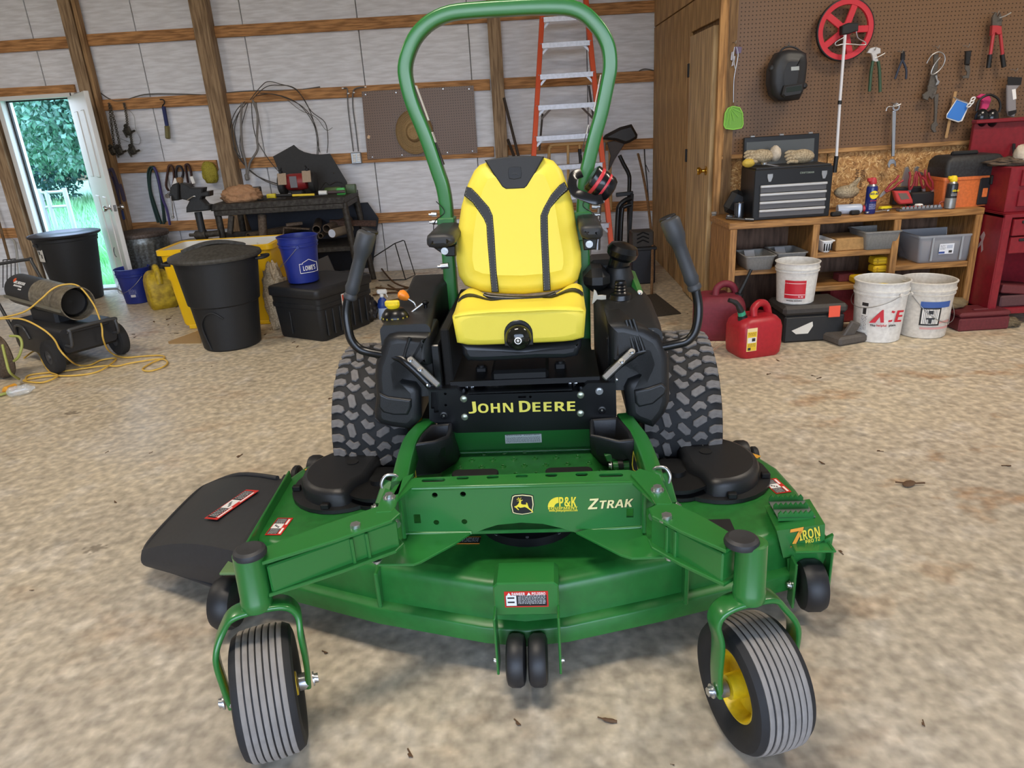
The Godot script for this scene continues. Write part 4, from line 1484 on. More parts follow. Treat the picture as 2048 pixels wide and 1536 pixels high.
func cockpit(t: Node3D, green: Material, black: Material, gloss: Material, dark: Material, zinc: Material):
	# foot platform
	var q := mb()
	q.box(V(.03, .374, .64), V(.6, .012, .54), .002)
	var pan := part("foot_platform", q, mottled("deck_green", ""  , .3), t)
	var bw := mb()
	bw.box(V(.03, .45, .376), V(.56, .16, .012), .002)
	part("platform_back", bw, green, pan)
	var cr := mb()
	cr.tube([V(-.25, .383, .388), V(.31, .383, .388)], .008, 8)
	part("platform_fold", cr, green, pan)
	var dim := mb()
	B = Vector3.ZERO
	dim.lathe(Transform3D(), [U(.012, 0), U(.0095, .004), U(.0065, .005), U(.005, .0035), U(.0045, -.001)], 14, false)
	var dm := dim.mesh()
	for r in [[V(-.134,.38,.395), V(.165,.38,.383), 5], [V(-.172,.38,.445), V(.205,.38,.442), 6], [V(-.207,.38,.501), V(.243,.38,.495), 7], [V(-.228,.38,.559), V(.277,.38,.56), 8], [V(-.239,.38,.611), V(.297,.38,.618), 8]]:
		for i in r[2]:
			var o := part("grip_dimple", dm, green, pan)
			o.position = r[0].lerp(r[1], float(i) / (r[2] - 1))
	for p in [[V(-.149,.384,.538), .16], [V(.172,.384,.543), .16]]:
		var fp := mb()
		fp.prism(rrect(p[1], .05, .02, 3), xf(RIGHT, Vector3.FORWARD, p[0] + V(0, .008, .02)), .012, .003)
		part("foot_pad", fp, mat("pad_black", "17181a", .7), pan)
	var wl := P([-.0529,.4518,.0791,.4471,.0775,.4113,-.0551,.4159])
	part("care_label", decal(up_at(V((wl[0].x + wl[1].x) / 2, (wl[0].y + wl[2].y) / 2, .3825)), wl[0].distance_to(wl[1]), .036), printed("care_print", 150, 40, func(im): im.fill(Color("d9dcd9")); im.fill_rect(Rect2i(0, 0, 150, 2), Color("333333")); lines(im, Rect2i(4, 4, 64, 6), 5, 2, Color("444444")); lines(im, Rect2i(78, 4, 64, 6), 5, 2, Color("444444")); lines(im, Rect2i(4, 13, 140, 25), 4, 2, Color("777777"))), pan)
	# black toe pockets on either side, open at the top
	for s in [-1, 1]:
		var top: PackedVector2Array = P([-.3303,.6106,-.3253,.532,-.3066,.4537,-.2337,.4423,-.2281,.4983,-.2292,.5555,-.2696,.5919]) if s < 0 else P([.246,.5838,.2531,.4525,.3506,.439,.3805,.5627,.3834,.625,.3344,.6365,.2684,.5933])
		var bot: PackedVector2Array = P([-.3652,.5598,-.369,.4176,-.3488,.3141,-.2427,.2956,-.218,.4075,-.2272,.4667,-.2741,.5396]) if s < 0 else P([.2539,.4195,.2522,.3146,.3658,.323,.4,.4296,.392,.5803,.344,.5594,.2884,.5115])
		var tq := mb()
		tq.loft([flat_ring(bot, .382), flat_ring(bot, .39), flat_ring(inset(top, -.002), .522), flat_ring(inset(top, .002), .53), flat_ring(inset(top, .008), .53), flat_ring(inset(top, .012), .522), flat_ring(inset(top, .02), .45)], true, true, {}, 1.2)
		part("toe_pocket", tq, black, t)
	# brake pedal and its hub, the yellow-edged caution plates
	var pd := mb()
	pd.prism(P([.2898,.4616,.357,.4758,.3635,.4463,.3405,.4323,.2978,.4374]), up_at(V(0, 0, .6)), .02, .003)
	var pdp := part("brake_pedal", pd, green, t)
	var ph := mb()
	ph.cyl(V(.317,.429,.61), V(.369,.431,.61), .014, .014, 16)
	part("pedal_hub", ph, green, pdp)
	var sp := mb()
	sp.cyl(V(.334,.431,.612), V(.351,.433,.612), .018, .018, 16)
	part("pedal_spring", sp, dark, pdp)
	hexbolt(V(.313,.429,.61), Vector3.LEFT, .009, pdp)
	for k in [P([-.3303,.4941,-.3303,.4317,-.3473,.4286,-.3466,.4507]), P([.378,.5044,.399,.4213,.3766,.4365,.3733,.4546])]:
		var cp := mb()
		cp.prism(k, up_at(V(0, 0, .66)), .003)
		var o := part("caution_plate", cp, mat("decal_yellow", ""), t)
		var ci := mb()
		ci.prism(inset(k, .003), up_at(V(0, 0, .6608)), .001)
		part("caution_print", ci, mat("decal_black", ""), o)
	# the black name panel
	var z := .44
	var poly := P([-.303,.6582,-.2052,.6569,-.1776,.6316,.0207,.6299,.2169,.6286,.2466,.6576,.3366,.6569,.3427,.6512,.3443,.5323,.2483,.4862,.0165,.486,-.2197,.4875,-.3112,.5411])
	var hs := []
	for h in [P([-.2948,.6459,-.2692,.6457,-.2748,.5685,-.2918,.5684,-.291,.5843,-.3008,.5847]), P([.007,.6208,.034,.6205,.0336,.6123,.0065,.6126])]: hs.append(h)
	for h in P([-.246,.6384,-.2481,.596,.0494,.6158]): hs.append(shifted(disc(.005, 12), h))
	var npn := plate("name_panel", poly, hs, up_at(V(0, 0, z)), .008, gloss, t)
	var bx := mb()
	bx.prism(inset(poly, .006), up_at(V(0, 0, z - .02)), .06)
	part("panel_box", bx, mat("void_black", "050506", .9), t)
	for s in [P([-.303,.6583,-.2053,.6564,-.1778,.6311,-.1882,.6315,-.2075,.6509,-.3036,.6528]), P([.2164,.6288,.246,.657,.3377,.657,.3376,.6516,.2476,.6515,.2249,.6285])]:
		var lip := mb()
		lip.prism(s, up_at(V(0, 0, z)), .075)
		part("panel_lip", lip, gloss, t)
	for p in W([-.183,.617,.441,-.185,.549,.441,.222,.616,.441,.22,.548,.441]):
		var bt := mb()
		bt.lathe(xf(RIGHT, BACK, p), [U(.0125, 0), U(.012, .003), U(.008, .006), U(.001, .007)], 18)
		bt.g += 1
		part("round_bolt", bt, mat("zinc_dull", "a8b0a0", .35, .8), t)
	hexbolt(V(.286,.628,.441), BACK, .009, t)
	for p in W([-.258,.557,.441,.294,.557,.441]):
		var ey := mb()
		ey.lathe(xf(RIGHT, BACK, p), [U(.014, 0), U(.014, .003), U(.009, .004), U(.006, .001), U(.001, .001)], 18)
		var eo := part("keyhole_ring", ey, gloss, t)
		var ec := mb()
		ec.ball(p + V(0, 0, .003), Vector3.ONE * .004, 10)
		part("pin_head", ec, zinc, eo)
	var ny := mat("name_yellow", "e6da5e", .45)
	word("J", V(-.169,.561,.441), V(-.141,.562,.441), .034, UP, ny, t)
	word("OHN", V(-.136,.562,.441), V(-.013,.561,.441), .035, UP, ny, t)
	word("D", V(.008,.56,.441), V(.048,.56,.441), .042, UP, ny, t)
	word("EERE", V(.054,.56,.441), V(.202,.558,.441), .035, UP, ny, t)
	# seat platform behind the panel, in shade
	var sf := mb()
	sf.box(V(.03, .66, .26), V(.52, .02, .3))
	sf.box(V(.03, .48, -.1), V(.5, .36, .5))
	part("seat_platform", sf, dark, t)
	for s in [-1, 1]:
		var fs := mb()
		fs.box(V(.03 + s * .3, .6, .12), V(.03, .42, .6), .004)
		part("frame_side", fs, gloss, t)
	var ip := mb()
	ip.box(V(.013,.638,.41), V(.36, .004, .07))
	var ipp := part("pictogram_plate", ip, gloss, t)
	var wm := mat("print_white", "")
	var pc: Vector3 = V(.003,.629,.4)
	for k in 3:
		var li := mb()
		var o := pc + V([-.075, .012, .072][k], .009, .02)
		li.box(o, V([.09, .03, .05][k], .001, .004))
		li.box(o + V(.004, 0, -.012), V([.06, .02, .03][k], .001, .005))
		if k: li.box(o + V(-.036, 0, -.006), V(.0015, .001, .024))
		part("pictogram", li, wm, ipp)
	var ls := W([-.109,.643,.36,-.042,.644,.36,.05,.646,.36])
	var s1 := mb()
	s1.bar(ls[0], ls[1], .001, .012, UP)
	part("white_strip", s1, wm, t)
	var s2 := mb()
	s2.bar(ls[1], ls[2], .001, .011, UP)
	part("olive_strip", s2, mat("olive", "7c8040", .5), t)
	for p in W([-.166,.641,.38,.198,.64,.38]):
		var tb := mb()
		tb.prism(rrect(.022, .04, .01, 3), xf(BACK, UP, p), .006)
		var to := part("seat_tab", tb, dark, t)
		hexbolt(p + V(-.006, 0, 0), Vector3.LEFT, .008, to)
		hexbolt(p + V(.006, 0, 0), RIGHT, .008, to)
	for p in W([-.129,.662,.3,.156,.666,.3]):
		var us := mb()
		us.cyl(p + V(0, -.05, 0), p + V(0, .03, 0), .014, .014, 12)
		us.box(p + V(0, .01, 0), V(.04, .03, .03), .005)
		part("seat_mount", us, dark, t)
	# left console with the fuel filler and levers
	var lc := mb()
	var lr := []
	for k in [[.41, -.455, -.28, .884, .62], [.2, -.472, -.301, .874, .6], [.06, -.452, -.31, .903, .6], [-.02, -.437, -.305, .919, .6], [-.12, -.433, -.266, .944, .6], [-.3, -.461, -.292, .916 - .03, .6]]:
		var ring := []
		for p in rrect(k[2] - k[1], k[3] - k[4], .022, 4): ring.append(V((k[1] + k[2]) / 2 + p.x, (k[3] + k[4]) / 2 + p.y, k[0]))
		lr.append(ring)
	lc.loft(lr, true, true, {}, 1.2)
	var con := part("left_console", lc, black, t)
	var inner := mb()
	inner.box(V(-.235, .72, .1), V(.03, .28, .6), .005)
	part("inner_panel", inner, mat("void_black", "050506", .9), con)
	var fen := mb()
	pillow(fen, P([-.4229,.8542,-.3897,.8609,-.2828,.8548,-.2775,.8443,-.2847,.7452,-.3016,.7395,-.3728,.7546,-.3945,.7402,-.3949,.6883,-.3484,.6767,-.3343,.6528,-.3398,.5458,-.361,.5224,-.3818,.5048,-.4449,.514,-.4887,.527,-.5066,.55,-.5082,.5762,-.4907,.6432,-.4884,.7133,-.4782,.7589,-.4585,.7998,-.4413,.8365]), up_at(V(0, 0, .45)), .22, .03, 4)
	var fe := part("left_fender", fen, black, con)
	var ins := mb()
	pillow(ins, P([-.4731,.6581,-.4421,.6414,-.3628,.6286,-.366,.5993,-.3821,.5703,-.4319,.5721,-.4676,.5834,-.4823,.6077]), up_at(V(0, 0, .462)), .02, .008, 3)
	part("fender_panel", ins, black, fe)
	var rb := mb()
	rb.tube([V(-.346,.849,.448), V(-.364,.806,.448), V(-.38,.76,.448)], .006, 8)
	part("fender_ridge", rb, black, fe)
	# filler: funnel and yellow cap
	var fc: Vector3 = V(-.426,.882,.28)
	var fu := mb()
	fu.lathe(up_at(fc + V(0, -.02, 0)), [U(.038, -.01), U(.05, .004), U(.052, .012), U(.046, .03), U(.034, .045), U(.02, .05), U(.001, .05)], 28)
	var fup := part("filler_funnel", fu, gloss, con)
	for k in 7:
		var an := deg_to_rad(20 + k * 23)
		var st := mb()
		st.box(fc + V(-cos(an) * .0485, -.001, sin(an) * .0485), V(.004, .006, .006), .0, ry(an))
		part("funnel_mark", st, mat("mark_yellow", "b8a640", .5), fup)
	var yc := mb()
	var yo := fc + V(-.004, .036, .0)
	yc.lathe(up_at(yo), [U(.02, -.006), U(.024, .0), U(.024, .008), U(.02, .011), U(.001, .011)], 20)
	yc.box(yo + V(0, .012, .008), V(.052, .022, .018), .005)
	part("filler_cap", yc, mat("cap_yellow", "f0d020", .4), con)
	# levers
	var st := mb()
	st.tube([V(-.371,.866,.16), V(-.377,.895,.16), V(-.398,.913,.16)], .004, 8, false, 4)
	var stp := part("blade_lever", st, zinc, con)
	var ok := mb()
	var oc: Vector3 = V(-.415,.927,.16)
	ok.lathe(Transform3D(xf(BACK, oc - V(-.396,.913,.16), oc).basis, oc), [U(.008, -.022), U(.015, -.012), U(.0195, .002), U(.018, .012), U(.01, .02), U(.001, .022)], 20)
	part("orange_knob", ok, mat("knob_orange", "f08a28", .35), stp)
	var th := mb()
	th.tube([V(-.392,.866,.2), V(-.343,.898,.18)], .004, 8)
	var thp := part("choke_rod", th, zinc, con)
	var tk := mb()
	tk.lathe(up_at(V(-.334,.897,.17)), [U(.006, -.03), U(.007, -.006), U(.014, .0), U(.015, .006), U(.008, .012), U(.001, .013)], 16)
	part("black_knob", tk, gloss, thp)
	var sr := mb()
	sr.lathe(up_at(V(-.357,.858,.24)), [U(.018, 0), U(.034, .0), U(.034, .006), U(.028, .009), U(.022, .005), U(.001, .004)], 24)
	part("height_dial", sr, gloss, con)
	var dk := mb()
	for k in 5: dk.box(V(-.357,.858,.24) + V(cos(k * 1.25) * .018, .008, sin(k * 1.25) * .018), V(.008, .003, .005))
	part("dial_marks", dk, mat("print_white", ""), con)
	var yk := mb()
	yk.prism(rrect(.02, .01, .005, 3), xf(RIGHT, V(0, .5, -1), V(-.317,.874,.36)), .004)
	part("yellow_switch", yk, mat("cap_yellow", ""), con)
	# right console: the tank, its stripe, cap and bellows
	var rc := mb()
	var rr := []
	for k in [[.42, .319, .501, .851 - .012, .62, .03], [.36, .307, .503, .858, .6, .035], [.12, .298, .505, .879, .55, .04], [-.12, .301, .481, .893, .5, .04], [-.3, .311, .476, .877 - .02, .5, .04]]:
		var ring := []
		for p in rrect(k[2] - k[1], k[3] - k[4], k[5], 5): ring.append(V((k[1] + k[2]) / 2 + p.x, (k[3] + k[4]) / 2 + p.y, k[0]))
		rr.append(ring)
	rc.loft(rr, true, true, {}, 1.2)
	var tank := part("right_tank", rc, black, t)
	var rf := mb()
	pillow(rf, P([.3198,.8655,.3715,.8668,.4403,.8458,.4888,.8147,.5102,.7718,.5212,.74,.5278,.5804,.5126,.5341,.472,.4801,.4502,.4889,.4067,.5084,.3814,.5331,.3708,.6329,.3851,.6629,.4239,.6784,.4412,.721,.4341,.7436,.3921,.7491,.3358,.7103,.3218,.7184]), up_at(V(0, 0, .45)), .24, .03, 4)
	var rfp := part("right_fender", rf, black, tank)
	var ri := mb()
	pillow(ri, P([.4031,.6317,.4486,.6394,.4938,.6546,.5115,.6388,.5084,.6162,.4668,.5795,.4192,.5697,.4067,.5856]), up_at(V(0, 0, .462)), .02, .008, 3)
	part("fender_panel", ri, black, rfp)
	for k in [[V(.378,.873,.43), V(.405,.768,.458)], [V(.389,.874,.43), V(.419,.771,.458)], [V(.401,.875,.43), V(.434,.775,.458)]]:
		var rg := mb()
		rg.tube([k[0], k[1]], .006, 8)
		part("tank_ridge", rg, black, tank)
	var gs := mb()
	gs.sweep([V(.451,.916,-.1), V(.463,.869,.08), V(.474,.84,.26), V(.476,.822,.36), V(.479,.791,.43)], P([-.013, -.01, .013, -.01, .012, .012, -.012, .012]), V(.5, 1, .4).normalized())
	var gsp := part("green_stripe", gs, green, tank)
	for p in W([.461,.882,.1,.468,.824,.4]): hexbolt(p + V(0, .004, .012), V(.3, .7, .7), .007, gsp)
	var nk := mb()
	var nc: Vector3 = V(.398,.911,-.04)
	nk.lathe(up_at(nc), [U(.062, -.03), U(.058, .0), U(.047, .035), U(.047, .045), U(.04, .045), U(.04, .06)], 28)
	part("tank_neck", nk, black, tank)
	var kc := mb()
	var kb := Basis.from_euler(V(.1, 0, -.28))
	kc.lathe(Transform3D(kb, nc + V(.0, .055, 0)), [U(.04, -.02), U(.042, .02), U(.058, .035), U(.062, .055), U(.052, .075), U(.025, .084), U(.001, .085)], 28)
	part("tank_cap", kc, mat("cap_black", "101113", .25), tank)
	var be := mb()
	var bc: Vector3 = V(.387,.887,.14)
	var prof := [U(.044, -.012), U(.04, .004), U(.03, .008)]
	for k in 4:
		prof.append(U(.027 - k * .0015, .01 + k * .011)); prof.append(U(.022 - k * .001, .0155 + k * .011))
	prof.append(U(.019, .053)); prof.append(U(.001, .055))
	be.lathe(up_at(bc), prof, 24)
	part("bellows_switch", be, gloss, tank)
	var pd2 := mb()
	pd2.box(V(.309,.921,-.05), V(.1, .09, .2), .03)
	pd2.box(V(.342,.947,-.15), V(.12, .06, .16), .02)
	part("tank_hump", pd2, black, tank)
	var sbk := mb()
	sbk.prism(P([.2873,.9268,.2953,.9202,.3006,.9044,.3157,.9053,.3309,.903,.3307,.8874,.3125,.8867,.2973,.8889,.2802,.8709,.2782,.8757]), up_at(V(0, 0, .2)), .005, .001)
	part("belt_buckle", sbk, mat("steel_satin", "b9b2a4", .35, .9), t)
	# control levers: clamp bar, bent tube, grip
	for s in [-1, 1]:
		var path: Array = W([-.287,.68,.47,-.329,.726,.46,-.368,.763,.45,-.39,.775,.44,-.443,.785,.43,-.5,.795,.42,-.533,.809,.42,-.555,.841,.42,-.562,.884,.415,-.563,.934,.405,-.551,.983,.4]) if s < 0 else W([.31,.693,.47,.348,.727,.46,.392,.753,.45,.415,.763,.44,.474,.77,.43,.542,.778,.42,.581,.788,.42,.605,.815,.42,.616,.858,.415,.618,.907,.405,.609,.956,.4])
		var tb := mb()
		tb.tube(path, .0155, 12, false, 4)
		var lv := part("control_lever", tb, gloss, t)
		var g0: Vector3 = V(-.543,.989,.4) if s < 0 else V(.604,.967,.4)
		var g1: Vector3 = V(-.459,1.195,.36) if s < 0 else V(.52,1.187,.36)
		var le := (g1 - g0).length()
		var gr := mb()
		gr.lathe(Transform3D(xf(BACK, g1 - g0, g0).basis, g0), [U(.017, -.012), U(.023, -.006), U(.023, .004), U(.0195, .01), U(.025, .03), U(.0225, .045), U(.022, le * .58), U(.0235, le * .64), U(.031, le * .74), U(.032, le * .97), U(.028, le), U(.001, le)], 22)
		part("lever_grip", gr, mat("grip_grey", "3a3c40", .5), lv)
		var ca := mb()
		ca.lathe(Transform3D(xf(BACK, g1 - g0, g1).basis, g1), [U(.0285, -.001), U(.0275, .006), U(.018, .004), U(.001, .003)], 22)
		part("grip_end", ca, gloss, lv)
		var c0: Vector3 = V(-.352,.784,.47) if s < 0 else V(.4,.781,.47)
		var c1: Vector3 = V(-.254,.69,.5) if s < 0 else V(.298,.694,.5)
		var cb := mb()
		cb.bar(c0, c1, .02, .024, V(0, 1, 1), .004)
		var cbp := part("lever_clamp", cb, zinc, lv)
		for u in [.12, .45]: hexbolt(c0.lerp(c1, u) + V(s * .004, .008, .01), V(-s * .3, 1, .6), .008, cbp)
		hexbolt(V(-.29,.694,.5) if s < 0 else V(.338,.69,.5), V(s, 0, 0), .005, cbp)

func seat(t: Node3D, yellow: Material, vinyl: Material, gloss: Material, black: Material):
	# backrest, leaning
	var o := V(.03, .88, .13)
	var yd := V(0, .97, -.24).normalized()
	var fr := xf(RIGHT, yd, o)
	var poly := P([-.1212,.5154,-.0657,.5229,-.0088,.5259,.0533,.5242,.0987,.5198,.1291,.5084,.1588,.4731,.1769,.4206,.1946,.3536,.2076,.2522,.2195,.1701,.2196,.1172,.2052,.0703,.1728,.0424,.0999,.0291,-.0028,.0245,-.0999,.0307,-.169,.0413,-.2242,.0679,-.2449,.1041,-.2528,.1673,-.242,.2622,-.2217,.3611,-.1934,.4407,-.1669,.4876,-.1456,.5079])
	var q := mb()
	pillow(q, poly, Transform3D(fr.basis, o), .11, .045, 6, .012)
	var bk := part("backrest", q, yellow, t)
	var shell := mb()
	shell.prism(inset(poly, .012), Transform3D(fr.basis, fr * V(0, 0, -.1)), .025, .006)
	part("backrest_shell", shell, black, bk)
	var stripes := [P([-.1924,.4245,-.1742,.4181,-.1513,.3935,-.1128,.3464,-.1004,.315,-.0975,.2403,-.0958,.1175,-.0923,.0341,-.1185,.0353,-.122,.1187,-.126,.229,-.1262,.2818,-.1352,.3059,-.1731,.3658,-.2033,.3927]), P([.166,.422,.1796,.3946,.1477,.3686,.1124,.331,.1013,.3045,.0998,.2178,.101,.0327,.0739,.0303,.0733,.1095,.0719,.2591,.0737,.306,.0858,.3324,.1141,.3775,.1474,.4115])]
	for s in stripes:
		var sp := mb()
		pillow(sp, s, Transform3D(fr.basis, fr * V(0, 0, .0145)), .03, .003, 2)
		var so := part("side_stripe", sp, vinyl, bk)
		var stitch := mb()
		var ins := inset(s, .004)
		for j in ins.size():
			var a := ins[j]
			var b := ins[(j + 1) % ins.size()]
			if a.distance_to(b) < .02: continue
			var m := int(a.distance_to(b) / .009)
			for k in m:
				var u := a.lerp(b, (k + .2) / m)
				var v := a.lerp(b, (k + .75) / m)
				stitch.bar(fr * V(u.x, u.y, .0148), fr * V(v.x, v.y, .0148), .0012, .0008, fr.basis.z)
		part("stitching", stitch, mat("thread", "8a8a78", .8), so)
	var patch := P([-.1212,.5154,-.0658,.5212,-.0089,.5233,.0531,.5207,.0958,.5156,.0635,.4624,.0304,.4142,.02,.4059,-.0159,.406,-.0481,.4068,-.0615,.4156,-.0907,.462])
	var pt := mb()
	pillow(pt, patch, Transform3D(fr.basis, fr * V(0, 0, .0135)), .03, .004, 2)
	var pto := part("head_patch", pt, vinyl, bk)
	var em := mb()
	var sh := P([-.0346,.4821,-.0124,.4853,.0095,.4823,.0122,.4617,.0087,.444,-.0144,.4399,-.0344,.4437,-.0382,.4627])
	em.prism(sh, Transform3D(fr.basis, fr * V(0, 0, .0155)), .003, .001)
	var emo := part("stitched_badge", em, mat("badge_black", "131417", .4), pto)
	var d2 := mb()
	var dp := PackedVector2Array()
	var cx := (sh[0] + sh[4]) / 2
	for v in [[-9, 3], [-6, 4], [-5, 1], [-8, -2], [-12, -3], [-9, -5], [-4, -3], [1, -3], [6, -5], [12, -9], [9, -3], [7, 0], [6, 3], [3, 1], [-2, 2], [-3, 6], [-6, 6]]: dp.append(cx + U(v[0], v[1]) * .0014)
	d2.prism(dp, Transform3D(fr.basis, fr * V(0, 0, .0168)), .002)
	part("badge_deer", d2, vinyl, emo)
	# cushion: rings from front to back, bolsters at the sides
	var cu := mb()
	var x0 := -.193
	var x1 := .246
	var mid := (x0 + x1) / 2
	var hw := (x1 - x0) / 2
	var topy := func(x: float, z: float) -> float:
		var u := absf(x - mid) / hw
		return .936 - .05 * (.47 - z) / .37 + smoothstep(.45, .95, u) * .05 * smoothstep(.47, .2, z) + .004
	var rings := []
	for st in [[.49, .03, .02, .02], [.488, .012, .008, .012], [.478, .002, .0, .003], [.46, .0, .0, .0], [.4, .0, 0, 0], [.32, 0, 0, 0], [.22, 0, 0, 0], [.12, 0, 0, 0], [.08, .01, .005, .01]]:
		var ring := []
		var z: float = st[0]
		var w: float = hw - st[1]
		var lo: float = .822 + st[2]
		for k in 25:
			var u := -1.0 + 2.0 * k / 24.0
			var x := mid + u * w
			var y: float = topy.call(x, z) - st[3] - .018 * pow(absf(u), 10.0)
			ring.append(V(x, y, z))
		for k in 13:
			var u := 1.0 - 2.0 * k / 12.0
			ring.append(V(mid + u * (w - .008), lo + .012 * pow(absf(u), 8.0), z))
		rings.append(ring)
	cu.loft(rings, true, true, {}, 1.3)
	var cush := part("seat_cushion", cu, yellow, t)
	var pi := mb()
	pi.tube([V(mid - hw + .01, topy.call(mid - hw * .95, .478) - .016, .484), V(mid - hw * .5, topy.call(mid, .47) - .006, .489), V(mid, topy.call(mid, .47) - .006, .49), V(mid + hw * .5, topy.call(mid, .47) - .006, .489), V(mid + hw - .01, topy.call(mid + hw * .95, .478) - .016, .484)], .0035, 8, false, 5)
	part("piping", pi, yellow, cush)
	for s in [-1.0, 1.0]:
		var sp := mb()
		sp.sheet(func(u, v):
			var x: float = mid + s * lerpf(hw * .34, hw * .985, u)
			var z: float = lerpf(.17, .30, u) + v * .03
			var uu := absf(x - mid) / hw
			return V(x, topy.call(x, z) + .0035 - .018 * pow(uu, 10.0), z), 12, 2, .003)
		part("side_stripe", sp, vinyl, cush)
	# knob with its half-round plate, the gap cover at the back, the moulded base
	var kp := mb()
	var kc: Vector3 = V(.023,.859,.492)
	var half := P([-.047, -.04, .047, -.04])
	for k in 13: half.append(U(cos(PI * k / 12), sin(PI * k / 12)) * .047)
	kp.prism(half, up_at(V(kc.x, kc.y, .4935)), .01, .002)
	var kpo := part("knob_plate", kp, gloss, t)
	var kn := mb()
	kn.lathe(xf(RIGHT, BACK, V(kc.x, kc.y - .008, .49)), [U(.036, 0), U(.043, .008), U(.042, .022), U(.034, .036), U(.02, .044), U(.001, .047)], 28)
	var kno := part("weight_knob", kn, mat("smoke_gloss", "1a1a16", .08), kpo)
	var km := mb()
	km.lathe(xf(RIGHT, BACK, V(kc.x, kc.y - .01, .534)), [U(.011, 0), U(.012, .003), U(.0085, .004), U(.0085, .002)], 20, false)
	km.box(V(kc.x, kc.y - .01, .5375), V(.009, .003, .002)); km.box(V(kc.x, kc.y - .01, .5375), V(.003, .009, .002))
	part("knob_mark", km, mat("print_white", ""), kno)
	var gc := mb()
	gc.tube(W([-.114,.914,.17,-.083,.907,.18,.022,.899,.19,.109,.898,.18,.15,.907,.17]), .013, 8, false, 4)
	part("gap_cover", gc, gloss, t)
	var ba := mb()
	pillow(ba, P([-.1759,.8199,-.0447,.8055,.0174,.7976,.1236,.8019,.2075,.8088,.2296,.827,.2305,.7955,.2145,.7574,.1723,.7502,.0879,.7537,-.0311,.7515,-.1165,.7514,-.1591,.755,-.1741,.7807]), up_at(V(0, 0, .45)), .34, .02, 4)
	part("seat_base", ba, mat("base_black", "1b1d22", .38), t)
	var ub := mb()
	ub.box(V(.014,.675,.3), V(.2, .05, .2), .01)
	part("suspension_box", ub, mat("dark_metal", ""), t)
	# arm rests
	for s in [-1, 1]:
		var ap: PackedVector2Array = P([-.2968,1.1359,-.293,1.1501,-.2778,1.1564,-.2294,1.1564,-.2034,1.1491,-.1949,1.1356,-.1962,1.1213,-.2091,1.1124,-.229,1.1073,-.2633,1.1054,-.2896,1.1103,-.2971,1.1215]) if s < 0 else P([.2411,1.1429,.2449,1.1557,.2625,1.1606,.3032,1.1594,.3162,1.1535,.321,1.1388,.3196,1.1215,.3113,1.1096,.2937,1.1076,.2644,1.1102,.2469,1.1178,.2408,1.1313])
		var a := mb()
		pillow(a, ap, up_at(V(0, 0, .24)), .3, .02, 4, .006)
		var ao := part("armrest", a, mat("arm_black", "26272a", .5), t)
		var br := mb()
		var bc: Vector3 = V(-.246,1.079,.16) if s < 0 else V(.281,1.079,.16)
		br.prism(P([-.2838,1.0985,-.2032,1.1035,-.2066,1.0639,-.2412,1.0656]) if s < 0 else P([.2515,1.1058,.3065,1.1065,.2987,1.0643,.2559,1.0628]), up_at(V(0, 0, .17)), .04, .004)
		part("armrest_bracket", br, mat("dark_metal", ""), ao)
		hexbolt(V(-.244,1.086,.172) if s < 0 else V(.275,1.085,.172), BACK, .009, ao)

